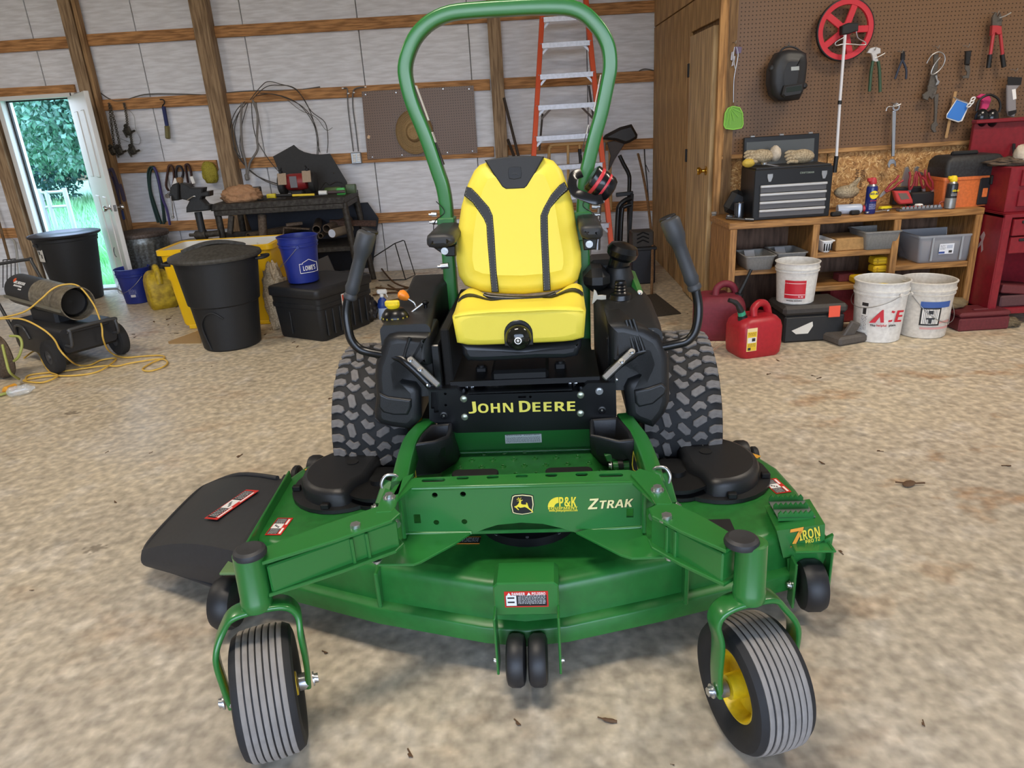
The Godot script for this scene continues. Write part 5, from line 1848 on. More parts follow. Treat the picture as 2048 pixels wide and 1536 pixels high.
func rops(t: Node3D, green: Material, zinc: Material, gloss: Material):
	var z := -.1
	var pts: Array = W([-.276,.922,-.1,-.271,1.043,-.1,-.265,1.151,-.1,-.264,1.227,-.1,-.27,1.29,-.1,-.284,1.346,-.1,-.309,1.446,-.1,-.329,1.512,-.1,-.355,1.59,-.1,-.369,1.663,-.1,-.369,1.716,-.1,-.348,1.771,-.1,-.312,1.821,-.1,-.257,1.86,-.1,-.184,1.882,-.1,-.082,1.885,-.1,.007,1.884,-.1,.099,1.882,-.1,.219,1.874,-.1,.28,1.853,-.1,.323,1.815,-.1,.355,1.771,-.1,.372,1.725,-.1,.375,1.669,-.1,.365,1.617,-.1,.342,1.52,-.1,.315,1.434,-.1,.289,1.337,-.1,.276,1.283,-.1,.269,1.209,-.1,.265,1.114,-.1,.26,.897,-.1])
	var q := mb()
	# the lower ends run on down behind the consoles
	pts[0].y = .55; pts[31].y = .55
	var sm := MB.spline(pts, 3)
	q.sweep(sm, rrect(.05, .058, .009, 3), V(0, 0, 1), 1.2)
	var rp := part("roll_bar", q, green, t)
	for s in [-1, 1]:
		var e := mb()
		var p0: Vector3 = V(-.266,1.137,-.1) if s < 0 else V(.265,1.133,-.1)
		e.box(p0 + V(0, -.02, 0), V(.068, .11, .07), .004)
		var eo := part("hinge_bracket", e, green, rp)
		for k in [[-.04, .05], [-.036, .02]]:
			var pn := mb()
			pn.cyl(p0 + V(s * .035, k[1], .02), p0 + V(s * .055, k[1], .02), .009, .009, 12)
			pn.cyl(p0 + V(s * .055, k[1], .02), p0 + V(s * .066, k[1], .02), .005, .005, 10)
			part("hinge_pin", pn, zinc, eo)
		var wr := mb()
		wr.tube([p0 + V(s * .03, .1, .035), p0 + V(s * .0, .06, .045), p0 + V(s * .045, .02, .04), p0 + V(s * .05, -.05, .035)], .0018, 6, false, 6)
		part("pin_tether", wr, gloss, eo)
	var lb := mb()
	lb.cyl(V(-.3,.986,-.06), V(-.27,.989,-.06), .012, .012, 12)
	lb.cyl(V(-.313,.985,-.06), V(-.297,.986,-.06), .006, .006, 10)
	part("mount_bolt", lb, zinc, rp)
	# white and dark strips of print stuck on the inner faces of the legs
	for s in [[V(-.341,1.651,-.1), V(-.306,1.528,-.1), 0], [V(-.297,1.487,-.1), V(-.263,1.367,-.1), 1], [V(.346,1.647,-.1), V(.319,1.526,-.1), 0], [V(.299,1.479,-.1), V(.269,1.374,-.1), 1]]:
		var a: Vector3 = s[0]
		var b: Vector3 = s[1]
		var inw := V(1, 0, 0) if a.x < 0 else V(-1, 0, 0)
		var nn := (b - a).cross(BACK).normalized()
		if nn.dot(inw) < 0: nn = -nn
		var fx := V(0, 0, 1) if a.x > 0 else V(0, 0, -1)
		part("print_strip", decal(xf(fx, a - b, (a + b) / 2 + nn * .0045), .036, (b - a).length()), printed("strip_white" if s[2] == 0 else "strip_mixed", 40, 160, func(im): im.fill(Color("e6e6e2")); if s[2]: im.fill_rect(Rect2i(0, 50, 40, 110), Color("1a1a1a")); lines(im, Rect2i(4, 8, 32, 145), 7, 3, Color("555555"))), rp)

func rear_tires(t: Node3D):
	var rubber := mat("rear_rubber", "17181a", .7)
	var lugm := mottled("lug_rubber", "777370", .85, 6.0)
	# three kinds of tread block, laid flat in x (across) and z (round), outside +y
	var shapes := [P([-.026, .018, .004, .022, .024, .012, .028, -.006, .016, -.018, -.004, -.012, -.026, -.016]),
		P([-.022, .022, .0, .028, .008, .006, .026, .002, .026, -.016, .006, -.024, -.012, -.016, -.018, .004]),
		P([-.03, -.004, -.024, .014, .02, .02, .03, .006, .022, -.012, -.018, -.018])]
	B = Vector3.ZERO
	var ms := []
	for m in [1.0, -1.0]:
		for s in shapes:
			var p := PackedVector2Array()
			for v in s: p.append(U(v.x * m * .98, v.y * .86))
			var b := mb()
			b.prism(p, xf(RIGHT, Vector3.FORWARD, V(0, .012, 0)), .026, .0022)
			# the fine slit cut into each block
			b.bar(V(-.014 * m, .0122, .0), V(.0, .0122, -.004), .0016, .001, UP)
			ms.append(b.mesh())
	for s in [-1, 1]:
		var cx: float = .585 * s + .012
		var r := .332
		var c := mb()
		var wx := Transform3D(Basis(UP, RIGHT, Vector3.FORWARD), V(cx, .345, 0))
		c.lathe(wx, [U(.16, -.11), U(.19, -.14), U(.27, -.152), U(.312, -.146), U(.327, -.13), U(r, -.1), U(r + .002, .0), U(r, .1), U(.327, .13), U(.312, .146), U(.27, .152), U(.19, .14), U(.16, .11)], 64, false)
		var tire := part("rear_tire", c, rubber, t)
		var rim := mb()
		rim.lathe(wx, [U(.165, -.112), U(.155, -.1), U(.15, -.03), U(.02, -.02), U(.02, .02), U(.15, .03), U(.155, .1), U(.165, .112)], 40, false)
		part("rear_rim", rim, mat("rim_yellow", ""), tire)
		var n := 38
		var rest := mb()
		for i in n:
			for k in 5:
				var x: float = [-.114, -.06, .0, .058, .114][k]
				var an: float = TAU * (i + [.0, .45, .1, .6, .2][k]) / n
				var kind: int = [0, 1, 2, 4, 3][k]
				if k in [1, 2, 3] and i % 2: kind = [0, 2, 1, 5, 0][k]
				var up := V(0, cos(an), sin(an))
				var bs := Basis(RIGHT, up, RIGHT.cross(up))
				if k in [0, 4]: bs = bs * Basis(BACK, -.2 if k == 4 else .2)
				else: bs = bs * ry([.5, -.9, 2.6][k - 1] + (1.2 if i % 2 else .0))
				var tr := Transform3D(bs, V(cx + x, .345, 0) + up * (r - .003 - (.004 if k in [0, 4] else .0)))
				# the blocks that face the front are parts; those behind are one
				if an < 2.5 or an > 6.0:
					var o := part("tread_lug", ms[kind], lugm, tire)
					o.transform = tr
				else: rest.st.append_from(ms[kind], 0, tr)
		part("tread_behind", rest, lugm, tire).set_meta("kind", "stuff")

func can_shape(q: MB, at: Vector3, prof: Array, n := 36, sx := 1.0, sz := 1.0, turn := .0):
	q.lathe(Transform3D(ry(turn), at), prof, n, true, sx, sz)

func bucket(label: String, at: Vector3, rb: float, rt: float, h: float, m: Material, bail_turn := .0, group := "plastic buckets", drop := .0) -> Node3D:
	# a pail with rolled rim, stacking ring, hollow inside, wire bail hanging at the front
	var t := thing("bucket", label, "bucket", at, group)
	var q := mb()
	var k := func(y): return lerpf(rb, rt, y)
	can_shape(q, at, [U(.001, .004), U(rb * .9, .004), U(rb * .94, 0), U(rb, .006), U(k.call(.76), h * .76), U(k.call(.77) + .006, h * .765), U(k.call(.77) + .008, h * .785), U(k.call(.8) + .002, h * .79), U(k.call(.84), h * .83), U(k.call(.84) + .008, h * .835), U(k.call(.85) + .009, h * .86), U(k.call(.86) + .002, h * .865), U(k.call(.97), h * .965), U(rt + .006, h * .97), U(rt + .008, h * .99), U(rt, h), U(rt - .004, h * .99), U(rb - .005, .012), U(.001, .012)], 44)
	part("pail", q, m, t)
	if bail_turn != 99.0:
		var w := mb()
		var pts := []
		var rr: float = k.call(.82) + .012
		for i in 13:
			var a := PI * i / 12
			var dn: float = sin(a)
			pts.append(at + ry(bail_turn) * V(-cos(a) * rr, h * .8 - dn * (.16 + drop), dn * .0 + sqrt(maxf(rr * rr - pow(cos(a) * rr, 2), .0)) * 1.02))
		w.tube(pts, .0022, 6, false, 2)
		part("bail", w, mat("wire_grey", "9a9a98", .35, .8), t)
		for s in [-1, 1]:
			var e := mb()
			var p: Vector3 = at + ry(bail_turn) * V(s * rr * .985, h * .8, 0)
			e.cyl(p, p + ry(bail_turn) * V(s * .012, 0, 0), .014, .012, 12)
			part("bail_ear", e, m, t)
	return t

func spiral(q: MB, pts: Array, r: float, k := 6, loop := false):
	q.tube(pts, r, 8, loop, k)

func left_side():
	var dusty := mottled("bin_black", "1d1f22", .55, 3.0)
	var lid_m := mottled("lid_dusty", "4a4843", .65, 4.0, .0, true)
	# ---- round black bin with the grey rim, in front of the door leaf
	var b1 := V(-4.483, 0, -7.45)
	var t := thing("trash_can", "tall round black bin by the open white door, paper scraps stuck to its side", "trash can", b1)
	var q := mb()
	can_shape(q, b1, [U(.001, .0), U(.2, .0), U(.21, .01), U(.285, .62), U(.295, .625), U(.297, .65), U(.33, .668), U(.335, .685), U(.325, .69), U(.285, .672), U(.28, .66), U(.2, .02), U(.001, .02)])
	part("tub", q, dusty, t)
	q = mb()
	can_shape(q, b1 + V(0, .675, 0), [U(.001, .012), U(.15, .01), U(.2, .03), U(.26, .022), U(.315, .012), U(.318, .004), U(.001, .0)])
	part("lid", q, mat("lid_blue_black", "2b2f38", .35), t)
	q = mb()
	for a in [4.0, .9]: q.box(b1 + V(cos(a) * .28, .6, -sin(a) * .28), V(.09, .03, .04), .008, ry(a + PI / 2))
	part("grip", q, dusty, t)
	part("paper_scrap", decal(Transform3D(ry(-.62), b1 + V(-.158, .52, .225)), .11, .16, .28), printed("scrap", 40, 56, func(im): im.fill(Color("d9d6cd")); im.fill_rect(Rect2i(8, 20, 14, 12), Color("3a3a38")); im.fill_rect(Rect2i(24, 30, 9, 14), Color("55524c"))), t)
	# ---- two galvanised cans with lids
	var galv := mottled("galvanised", "8d9293", .42, 5.0, .75, true)
	for g in [[V(-3.699, 0, -7.45), .24, .66, "ribbed galvanised steel can with a flat rust-brown lid, behind the blue bucket"], [V(-3.13, 0, -7.3), .19, .54, "smaller galvanised can with domed grey lid under the vise"]]:
		var c: Vector3 = g[0]
		t = thing("metal_can", g[3], "metal can", c, "galvanised cans")
		var r: float = g[1]
		var h: float = g[2]
		q = mb()
		var rings := []
		for y in [[.0, .88], [.03, .9], [.06, .89], [h * .8, .985], [h * .84, 1.02], [h * .88, .99], [h * .93, 1.0]]:
			var ring := []
			for j in 96:
				var a := TAU * j / 96
				var rib: float = 1.0 + (.018 * cos(a * 24.0) if y[0] > .05 and y[0] < h * .82 else .0)
				ring.append(c + V(cos(a) * r * y[1] * rib, y[0], -sin(a) * r * y[1] * rib))
			rings.append(ring)
		q.loft(rings, true, true, {1: true, 2: true})
		part("drum", q, galv, t)
		q = mb()
		can_shape(q, c + V(0, h * .92, 0), [U(r * 1.05, 0), U(r * 1.07, .01), U(r * 1.07, .035), U(r * 1.0, .05), U(r * .7, .06), U(.001, .066)])
		part("lid", q, mottled("lid_rust", "6f625c", .6, 5.0, .4, true) if r > .2 else mottled("lid_grey", "7d8080", .45, 5.0, .6), t)
		q = mb()
		q.tube([c + V(-r * 1.02, h * .8, r * .3), c + V(-r * 1.16, h * .77, r * .33), c + V(-r * 1.16, h * .66, r * .35), c + V(-r * 1.0, h * .62, r * .3)], .006, 6, false, 4)
		part("can_handle", q, galv, t)
	# ---- blue bucket and yellow jug beside the door
	var blue := mat("bucket_blue", "1e2f86", .42)
	var bb := V(-3.715, 0, -7.12)
	t = bucket("blue plastic bucket on the floor, half hidden by a yellow jug", bb, .125, .16, .35, blue, -.6)
	B = bb
	var wht := mat("print_white", "")
	part("label", decal(Transform3D(ry(.15), bb + V(.02, .17, .137)), .09, .2, .14), printed("blue_label", 48, 96, func(im): im.fill(Color("2a3a8c")); im.fill_rect(Rect2i(4, 6, 40, 18), Color("8c93b8")); im.fill_rect(Rect2i(10, 34, 26, 16), Color("d5d8e6")); lines(im, Rect2i(6, 56, 36, 22), 5, 2, Color("9aa0c6")); im.fill_rect(Rect2i(12, 82, 24, 12), Color("d8dae4"))), t)
	var yj := V(-3.36, 0, -6.86)
	t = thing("fuel_jug", "dirty yellow plastic fuel jug with a moulded loop handle, on the floor by the door", "jug", yj)
	B = yj
	var yp := mottled("jug_yellow", "d8bb2e", .5, 2.0, .0, true)
	q = mb()
	var rings := []
	for y in [[.0, .9, .9, 0], [.012, .98, .98, 0], [.06, 1, 1, 0], [.2, 1.0, 1, 0], [.25, .97, .97, 0], [.3, .85, .8, .0], [.335, .7, .5, .0], [.345, .6, .4, .0]]:
		var ring := []
		for p in rrect(.24 * y[1], .36 * y[2], .035, 4): ring.append(yj + ry(.55) * V(p.x, y[0], p.y))
		rings.append(ring)
	q.loft(rings, true, true, {}, 1.3)
	part("jug_body", q, yp, t)
	q = mb()
	var jb := ry(.55)
	q.tube([yj + jb * V(0, .24, .17), yj + jb * V(0, .34, .15), yj + jb * V(0, .385, .07), yj + jb * V(0, .375, .0), yj + jb * V(0, .33, -.05)], .028, 12, false, 6)
	part("jug_handle", q, yp, t)
	q = mb()
	q.cyl(yj + jb * V(0, .33, -.12), yj + jb * V(0, .37, -.125), .026, .024, 18)
	part("jug_cap", q, mat("cap_dark", "2a2a2a", .5), t)
	heater()
	compressor()
	# ---- big round black bin with domed lid, in front of the yellow tub
	var b2 := V(-2.149, 0, -5.34)
	t = thing("trash_can", "large round black bin with a dusty domed lid, in front of the yellow tub", "trash can", b2)
	q = mb()
	can_shape(q, b2, [U(.001, .0), U(.2, .0), U(.212, .012), U(.247, .34), U(.262, .352), U(.3, .67), U(.32, .675), U(.322, .695), U(.3, .7), U(.29, .69), U(.2, .02), U(.001, .02)], 48)
	part("tub", q, dusty, t)
	q = mb()
	can_shape(q, b2 + V(0, .692, 0), [U(.328, -.012), U(.332, .0), U(.326, .016), U(.3, .026), U(.26, .03), U(.2, .058), U(.1, .078), U(.001, .082)], 48)
	var lid := part("lid", q, lid_m, t)
	q = mb()
	q.sheet(func(u, v):
		var a := lerpf(-.22, .22, u)
		return b2 + ry(.5) * V(a, .745 + .045 * sin(u * PI) - .01, lerpf(-.035, .035, v)), 16, 3, .02)
	part("lid_handle", q, lid_m, lid)
	for s in [-1.0, 1.0]:
		q = mb()
		var d := ry(.12) * V(s, 0, 0)
		var c := b2 + d * .335 + V(0, .655, 0)
		q.tube([c + V(0, 0, -.06) - d * .03, c + V(0, .004, -.05) + d * .03, c + V(0, .004, .05) + d * .03, c + V(0, 0, .06) - d * .03], .012, 8, false, 3)
		part("side_handle", q, dusty, t)
	q = mb()
	q.tube([b2 + V(-.09, .02, .195), b2 + V(-.12, .2, .21), b2 + V(-.07, .29, .236), b2 + V(.0, .31, .248), b2 + V(.06, .26, .235)], .007, 6, false, 5)
	part("moulded_arch", q, dusty, t)
	# ---- yellow tub with white lining
	var tb := V(-2.31, 0, -6.08)
	t = thing("rolling_tub", "large square yellow plastic tub with a white lining, behind the black lidded bin", "tub", tb)
	B = V(-2.26, 0, -6.06)
	var tyel := mat("tub_yellow", "f2c012", .42)
	var yb := ry(.0)
	q = mb()
	rings = []
	for y in [[.03, .86, .0], [.05, .88, .0], [.3, .93, .0], [.42, .95, 0], [.44, .98, 0], [.63, 1.0, 0], [.635, 1.06, 0], [.675, 1.06, 0], [.68, 1.03, 0], [.675, .97, 0], [.36, .9, 0]]:
		var ring := []
		for p in rrect(.9 * y[1], .5 * y[1], .05, 5): ring.append(tb + V(p.x + .0, y[0] + .0, p.y))
		rings.append(ring)
	q.loft(rings, true, true, {5: true, 6: true, 7: true, 8: true, 9: true}, 1.3)
	part("tub_shell", q, tyel, t)
	q = mb()
	rings = []
	for y in [[.673, .968], [.37, .905], [.362, .86]]:
		var ring := []
		for p in rrect(.895 * y[1], .495 * y[1], .05, 5): ring.append(tb + V(p.x, y[0], p.y))
		rings.append(ring)
	q.loft(rings, true, false, {}, 1.3)
	for k in 3:
		var x := -.2 + .2 * k
		q.box(tb + V(x, .5, -.228), V(.012, .26, .012), .003)
	part("tub_lining", q, mat("lining_white", "dcdcd6", .5), t)
	for p in [[-.3, .18], [.3, .18], [-.3, -.18], [.3, -.18]]:
		q = mb()
		q.box(tb + V(p[0], .02, p[1]), V(.1, .04, .08), .008)
		part("tub_foot", q, tyel, t)
	# ---- black storage box, blue bucket on it, crumpled paper behind
	var L := V(-1.85, 0, -5.46)
	var C := V(-1.405, 0, -5.19)
	var ux := (C - L).normalized()
	var uz := V(ux.z, 0, -ux.x)
	if uz.z > 0: uz = -uz
	var w := (C - L).length()
	var dp := .62
	var bc := (L + C) / 2 + uz * dp / 2
	t = thing("storage_box", "heavy black plastic storage box with lid, under the blue bucket by the metal bench", "storage box", bc)
	var bsx := Basis(ux, UP, ux.cross(UP))
	q = mb()
	rings = []
	for y in [[.0, .88], [.015, .91], [.25, .955], [.255, .985], [.285, .99], [.29, .97], [.335, .985]]:
		var ring := []
		for p in rrect(w * y[1], dp * y[1], .04, 4): ring.append(bc + bsx * V(p.x, y[0], p.y))
		rings.append(ring)
	q.loft(rings, true, true, {2: true, 3: true, 4: true, 5: true}, 1.3)
	part("box_body", q, dusty, t)
	q = mb()
	rings = []
	for y in [[.337, .99], [.345, 1.03], [.395, 1.03], [.41, 1.01], [.416, .96], [.41, .9]]:
		var ring := []
		for p in rrect(w * y[1], dp * y[1], .04, 4): ring.append(bc + bsx * V(p.x, y[0], p.y))
		rings.append(ring)
	q.loft(rings, true, true, {}, 1.3)
	part("box_lid", q, mottled("lid_black", "26272a", .5, 4.0), t)
	for k in 7:
		q = mb()
		q.box(bc + bsx * V(w * .478, .14, -dp / 2 + .09 + k * .075), V(.014, .2, .022), .004, bsx)
		part("side_rib", q, dusty, t)
	q = mb()
	q.box(bc + bsx * V(-.08, .13, dp * .468), V(.012, .18, .012), .003, bsx)
	q.box(bc + bsx * V(-.02, .22, dp * .468), V(.13, .012, .012), .003, bsx)
	part("moulded_frame", q, dusty, t)
	part("paper_label", decal(xf(-(bsx.z), UP, bc + bsx * V(w * .497, .28, .02)), .08, .09), printed("box_label", 40, 44, func(im): im.fill(Color("e4dcd4")); im.fill_rect(Rect2i(4, 4, 18, 24), Color("c4442c")); lines(im, Rect2i(24, 6, 14, 34), 6, 2, Color("666666"))), t)
	var hy := .417
	var bk := V(-1.582, hy, -5.439 - .11)
	t = bucket("royal blue bucket standing on the black storage box, white house-shaped logo outline", bk, .118, .15, .775 - .417, blue, -1.35)
	B = bk
	var rm := .134
	var lt := Transform3D(ry(.72), bk + V(0, .12, 0) + ry(.72) * V(0, 0, rm))
	part("lettering", letters("LOWE'S", .036, .001, lt, {"bend": rm, "sx": .85, "fit": .12}), wht, t)
	q = mb()
	var house := [U(-.075, -.035), U(.075, -.035), U(.075, .035), U(.062, .035), U(.0, .065), U(-.05, .043), U(-.05, .035), U(-.075, .035)]
	for k in house.size():
		var a: Vector2 = house[k]
		var b: Vector2 = house[(k + 1) % house.size()]
		for s in 4:
			var u := a.lerp(b, s / 4.0)
			var v := a.lerp(b, (s + 1) / 4.0)
			q.bar(lt * V(sin(u.x / rm) * (rm + .001), u.y, cos(u.x / rm) * (rm + .001) - rm), lt * V(sin(v.x / rm) * (rm + .001), v.y, cos(v.x / rm) * (rm + .001) - rm), .004, .0012, lt.basis.z)
	part("logo_outline", q, wht, t)
	var cp: Vector3 = V(-1.881,.4,-5.75)
	cp.y = .0
	B = V(cp.x, 0, cp.z)
	var paper := mottled("kraft_white", "d8c2a0", .8, 9.0, .0, true)
	q = crumple(cp + V(0, .24, 0), V(.09, .26, .1), 31, .35)
	solo("paper_bag", q, paper, "crumpled brown and white paper stuffed between the yellow tub and the black box", "paper bag")
	# ---- spray bottle, black bag, wire frame, scrap on the floor
	var sp := V(-1.037, 0, -5.784 - .03)
	t = thing("spray_bottle", "blue and clear spray bottle with white trigger, on the floor by the mower", "spray bottle", sp)
	q = mb()
	can_shape(q, sp, [U(.001, 0), U(.042, 0), U(.046, .01), U(.046, .12), U(.036, .16), U(.016, .185), U(.015, .2)], 20, 1.0, .75)
	part("bottle", q, mat("bottle_blue", "b4c6e4", .25), t)
	q = mb()
	can_shape(q, sp, [U(.0465, .1), U(.047, .12), U(.0365, .162), U(.017, .187)], 20, 1.0, .75)
	part("bottle_label", q, mat("label_blue", "1f3d8c", .4), t)
	q = mb()
	q.box(sp + V(.005, .235, 0), V(.085, .04, .028), .01)
	q.cyl(sp + V(0, .195, 0), sp + V(0, .22, 0), .017, .016, 16)
	q.bar(sp + V(.035, .225, 0), sp + V(.048, .185, 0), .014, .008, RIGHT, .002)
	part("trigger", q, mat("trigger_white", "eeeeec", .4), t)
	B = V(-1.12, 0, -5.75)
	q = crumple(V(-1.16, .1, -5.78), V(.07, .1, .1), 5, .35)
	solo("plastic_bag", q, mottled("bag_black", "2a2a2c", .35, 8.0), "crumpled black and white plastic bag beside the spray bottle", "plastic bag")
	var wf := V(-1.15, 0, -7.2)
	t = thing("wire_stand", "thin black wire frame standing on the floor against the white wall", "wire stand", wf)
	q = mb()
	q.tube([V(-1.336,.269,-7.3), V(-1.101,.396,-7.3), V(-1.016,.42,-7.3), V(-1.002,.414,-7.3), V(-.962,.012,-7.536), V(-1.04,.012,-7.332), V(-1.327,.012,-7.366)], .0055, 8)
	q.tube([V(-1.101,.396,-7.3), V(-1.04,.012,-7.332)], .0055, 8)
	part("wire_frame", q, mat("wire_black", "1b1b1c", .4, .3), t)
	var rust := mottled("rust_rod", "6e5238", .8, 9.0, .0, true)
	var rods := [[(  V(-1.388,.03,-7.96) ), V(-1.117,.03,-7.103), V(-.84,.02,-6.757), "rusty curved rod end rising from the floor nearest the bench leg"], [V(-1.302,.01,-7.038), V(-1.043,.01,-6.9), V(-.81,.012,-7.051), "long thin rusty rod lying straight behind the mower console"], [V(-1.283,.01,-6.709), V(-1.07,.015,-6.735), V(-.786,.01,-6.536), "rusty rod lying nearest the spray bottle, behind it"], [V(-1.116,.01,-6.388), V(-.989,.01,-6.471), V(-.794,.01,-6.381), "short rusty rod end beside the spray bottle trigger"], [V(-1.185,.02,-7.075), V(-.996,.01,-6.758), V(-.797,.01,-6.704), "thin rusty rod crossing the others below the wire frame"]]
	for r in rods:
		q = MB.new(V(r[1].x, 0, r[1].z))
		q.tube([r[0], r[1], r[2]], .009, 7, false, 5)
		solo("scrap_rod", q, rust, r[3], "metal rod", "rusty rods on the floor")
	floor_bits()
	wall_left_things()

func crumple(c: Vector3, r: Vector3, sd: int, k: float, n := 22) -> MB:
	# a lumpy closed body of folded paper, cloth or plastic
	var nz := FastNoiseLite.new()
	nz.seed = sd
	nz.noise_type = FastNoiseLite.TYPE_SIMPLEX
	nz.fractal_type = FastNoiseLite.FRACTAL_RIDGED
	nz.frequency = .9
	nz.fractal_octaves = 3
	var q := mb()
	var rings := []
	for i in n + 1:
		var ring := []
		var th := PI * clampf(float(i) / n, .02, .98)
		for j in n * 2:
			var a := TAU * j / (n * 2)
			var d := V(sin(th) * cos(a), cos(th), -sin(th) * sin(a))
			var s := 1.0 + k * nz.get_noise_3d(d.x * 1.6, d.y * 1.6, d.z * 1.6)
			var p := c + V(d.x * r.x, d.y * r.y, d.z * r.z) * s
			p.y = maxf(p.y, c.y - r.y * .98)
			ring.append(p)
		rings.append(ring)
	q.loft(rings)
	return q

func heater():
	var fc: Vector3 = V(-3.059,.461,-5.02)
	var rc: Vector3 = V(-3.777,.502,-5.52)
	var base := V((fc.x + rc.x) / 2, 0, (fc.z + rc.z) / 2)
	var t := thing("torpedo_heater", "grey barrel-shaped forced-air heater on a two-wheeled black tank, by the left edge", "heater", base)
	var ax := (fc - rc).normalized()
	var L := (fc - rc).length()
	var steel := mottled("heater_steel", "8c8474", .5, 4.0, .2, true)
	var blk := mottled("heater_black", "26272a", .5, 4.0)
	var f := Transform3D(xf(UP, ax, rc).basis, rc)
	f.basis = Basis(UP.cross(ax).normalized(), ax, UP.cross(ax).normalized().cross(ax))
	var R := .118
	var q := mb()
	q.lathe(f, [U(R, L * .46), U(R + .002, L * .47), U(R, L * .48), U(R, L - .01), U(R + .004, L - .004), U(R + .003, L), U(R - .004, L), U(R - .006, L * .5), U(R - .006, L * .34)], 40, false)
	part("barrel", q, steel, t)
	q = mb()
	q.lathe(f, [U(.001, .0), U(R * .7, .0), U(R * .95, .01), U(R + .001, .03), U(R + .001, L * .47)], 40, false)
	part("rear_shroud", q, blk, t)
	q = mb()
	q.lathe(f, [U(R * .9, L - .16), U(R * .82, L - .1), U(R * .78, L - .06), U(R * .74, L - .075), U(.04, L - .09), U(.001, L - .085)], 36, false)
	part("burner_cone", q, mat("burner_dark", "1d1e20", .5, .4), t)
	q = mb()
	var side := (V(ax.z, 0, -ax.x)).normalized()
	if side.z < 0: side = -side
	q.bar(rc + side * (R + .004) + V(0, -.03, 0) + ax * .01, fc + side * (R + .004) + V(0, -.03, 0) - ax * .02, .02, .012, side)
	part("seam_flange", q, mat("seam_metal", "8a8678", .5, .5), t)
	# printed name on the shroud, bent round the barrel
	var up := UP.cross(ax)
	var rd := (side * .72 + V(0, .69, 0)).normalized()
	var tg := ax
	var wv := (rd.cross(tg)).normalized()
	var o := rc + ax * L * .27 + rd * (R + .003)
	var wm := mat("print_white", "")
	part("lettering", letters("MR.HEATER", .022, .001, xf(tg, wv, o + wv * .008), {"fit": .17}), wm, t)
	part("lettering", letters("INDUSTRIAL", .014, .001, xf(tg, wv, o - wv * .018 - rd * .001), {"fit": .13}), wm, t)
	part("lettering", letters("170,000", .01, .001, xf(tg, wv, o - wv * .04 - rd * .005 + tg * .04), {"fit": .05}), wm, t)
	q = mb()
	q.lathe(xf(tg, rd, o - tg * .088 + wv * .022), [U(.001, .0), U(.017, .0), U(.017, .002), U(.001, .003)], 14)
	part("flame_mark", q, mat("flame_red", "d8562c", .4), t)
	# chassis: bracket, tank, wheels, handles
	var fl := V(ax.x, 0, ax.z).normalized()
	var sd := V(-fl.z, 0, fl.x)
	if sd.z < 0: sd = -sd
	var m := func(a: float, s: float, y: float) -> Vector3: return V(fc.x, 0, fc.z) + fl * a + sd * s + V(0, y, 0)
	var bs := Basis(fl, UP, fl.cross(UP))
	q = mb()
	q.box(m.call(-.42, .0, .345), V(.4, .12, .16), .02, bs)
	part("bracket", q, blk, t)
	q = mb()
	var rings := []
	for k in [[-.74, .2, .12, .36], [-.7, .21, .1, .38], [-.2, .23, .11, .4], [.0, .2, .13, .4], [.04, .17, .14, .38]]:
		var ring := []
		for p in rrect(k[3], k[1], .03, 4): ring.append(m.call(k[0], p.x, .1 + k[2] + p.y - .06 + .05))
		rings.append(ring)
	q.loft(rings, true, true, {}, 1.3)
	part("fuel_tank", q, blk, t)
	q = mb()
	q.box(m.call(-.15, 0, .285), V(.42, .016, .3), .006, bs)
	part("tank_top", q, blk, t)
	for s in [-.235, .235]:
		q = mb()
		var wx := Transform3D(Basis(fl, sd, fl.cross(sd)), m.call(-.06, s, .125))
		q.lathe(wx, [U(.05, -.03), U(.1, -.036), U(.119, -.026), U(.125, .0), U(.119, .026), U(.1, .036), U(.05, .03)], 32, false)
		var wp := part("wheel", q, grainy(mottled("heater_tire", "2c2b2b", .85, 12.0), 30.0, .2), t)
		q = mb()
		q.lathe(wx, [U(.001, -.02), U(.055, -.026), U(.06, -.02), U(.06, .02), U(.055, .026), U(.02, .022), U(.018, .034), U(.001, .034)], 20)
		part("hub", q, mat("hub_grey", "4c4a48", .5), wp)
	var tubem := mat("tube_grey", "4d4e50", .4, .5)
	q = mb()
	q.tube([m.call(.02, .17, .2), m.call(.1, .17, .2), m.call(.12, .165, .22), m.call(.13, .16, .3), m.call(.13, .14, .325), m.call(.13, -.14, .325), m.call(.13, -.16, .3), m.call(.12, -.165, .22), m.call(.02, -.17, .2)], .0125, 10, false, 5)
	part("front_bumper", q, tubem, t)
	q = mb()
	q.tube([m.call(-.72, .17, .16), m.call(-.78, .18, .3), m.call(-.98, .18, .66), m.call(-1.0, .16, .69), m.call(-1.0, -.16, .69), m.call(-.98, -.18, .66), m.call(-.78, -.18, .3), m.call(-.72, -.17, .16)], .0125, 10, false, 5)
	part("push_handle", q, tubem, t)
	q = mb()
	q.tube([m.call(-.66, .19, .2), m.call(-.62, .2, .28), m.call(-.5, .2, .28), m.call(-.44, .2, .2)], .01, 8, false, 4)
	part("side_hoop", q, tubem, t)
	# ---- the yellow cord draped over the heater and looped on the floor
	var cm := mat("cord_yellow", "d9b04c", .5)
	var cs := MB.new(V(-2.9, 0, -4.9))
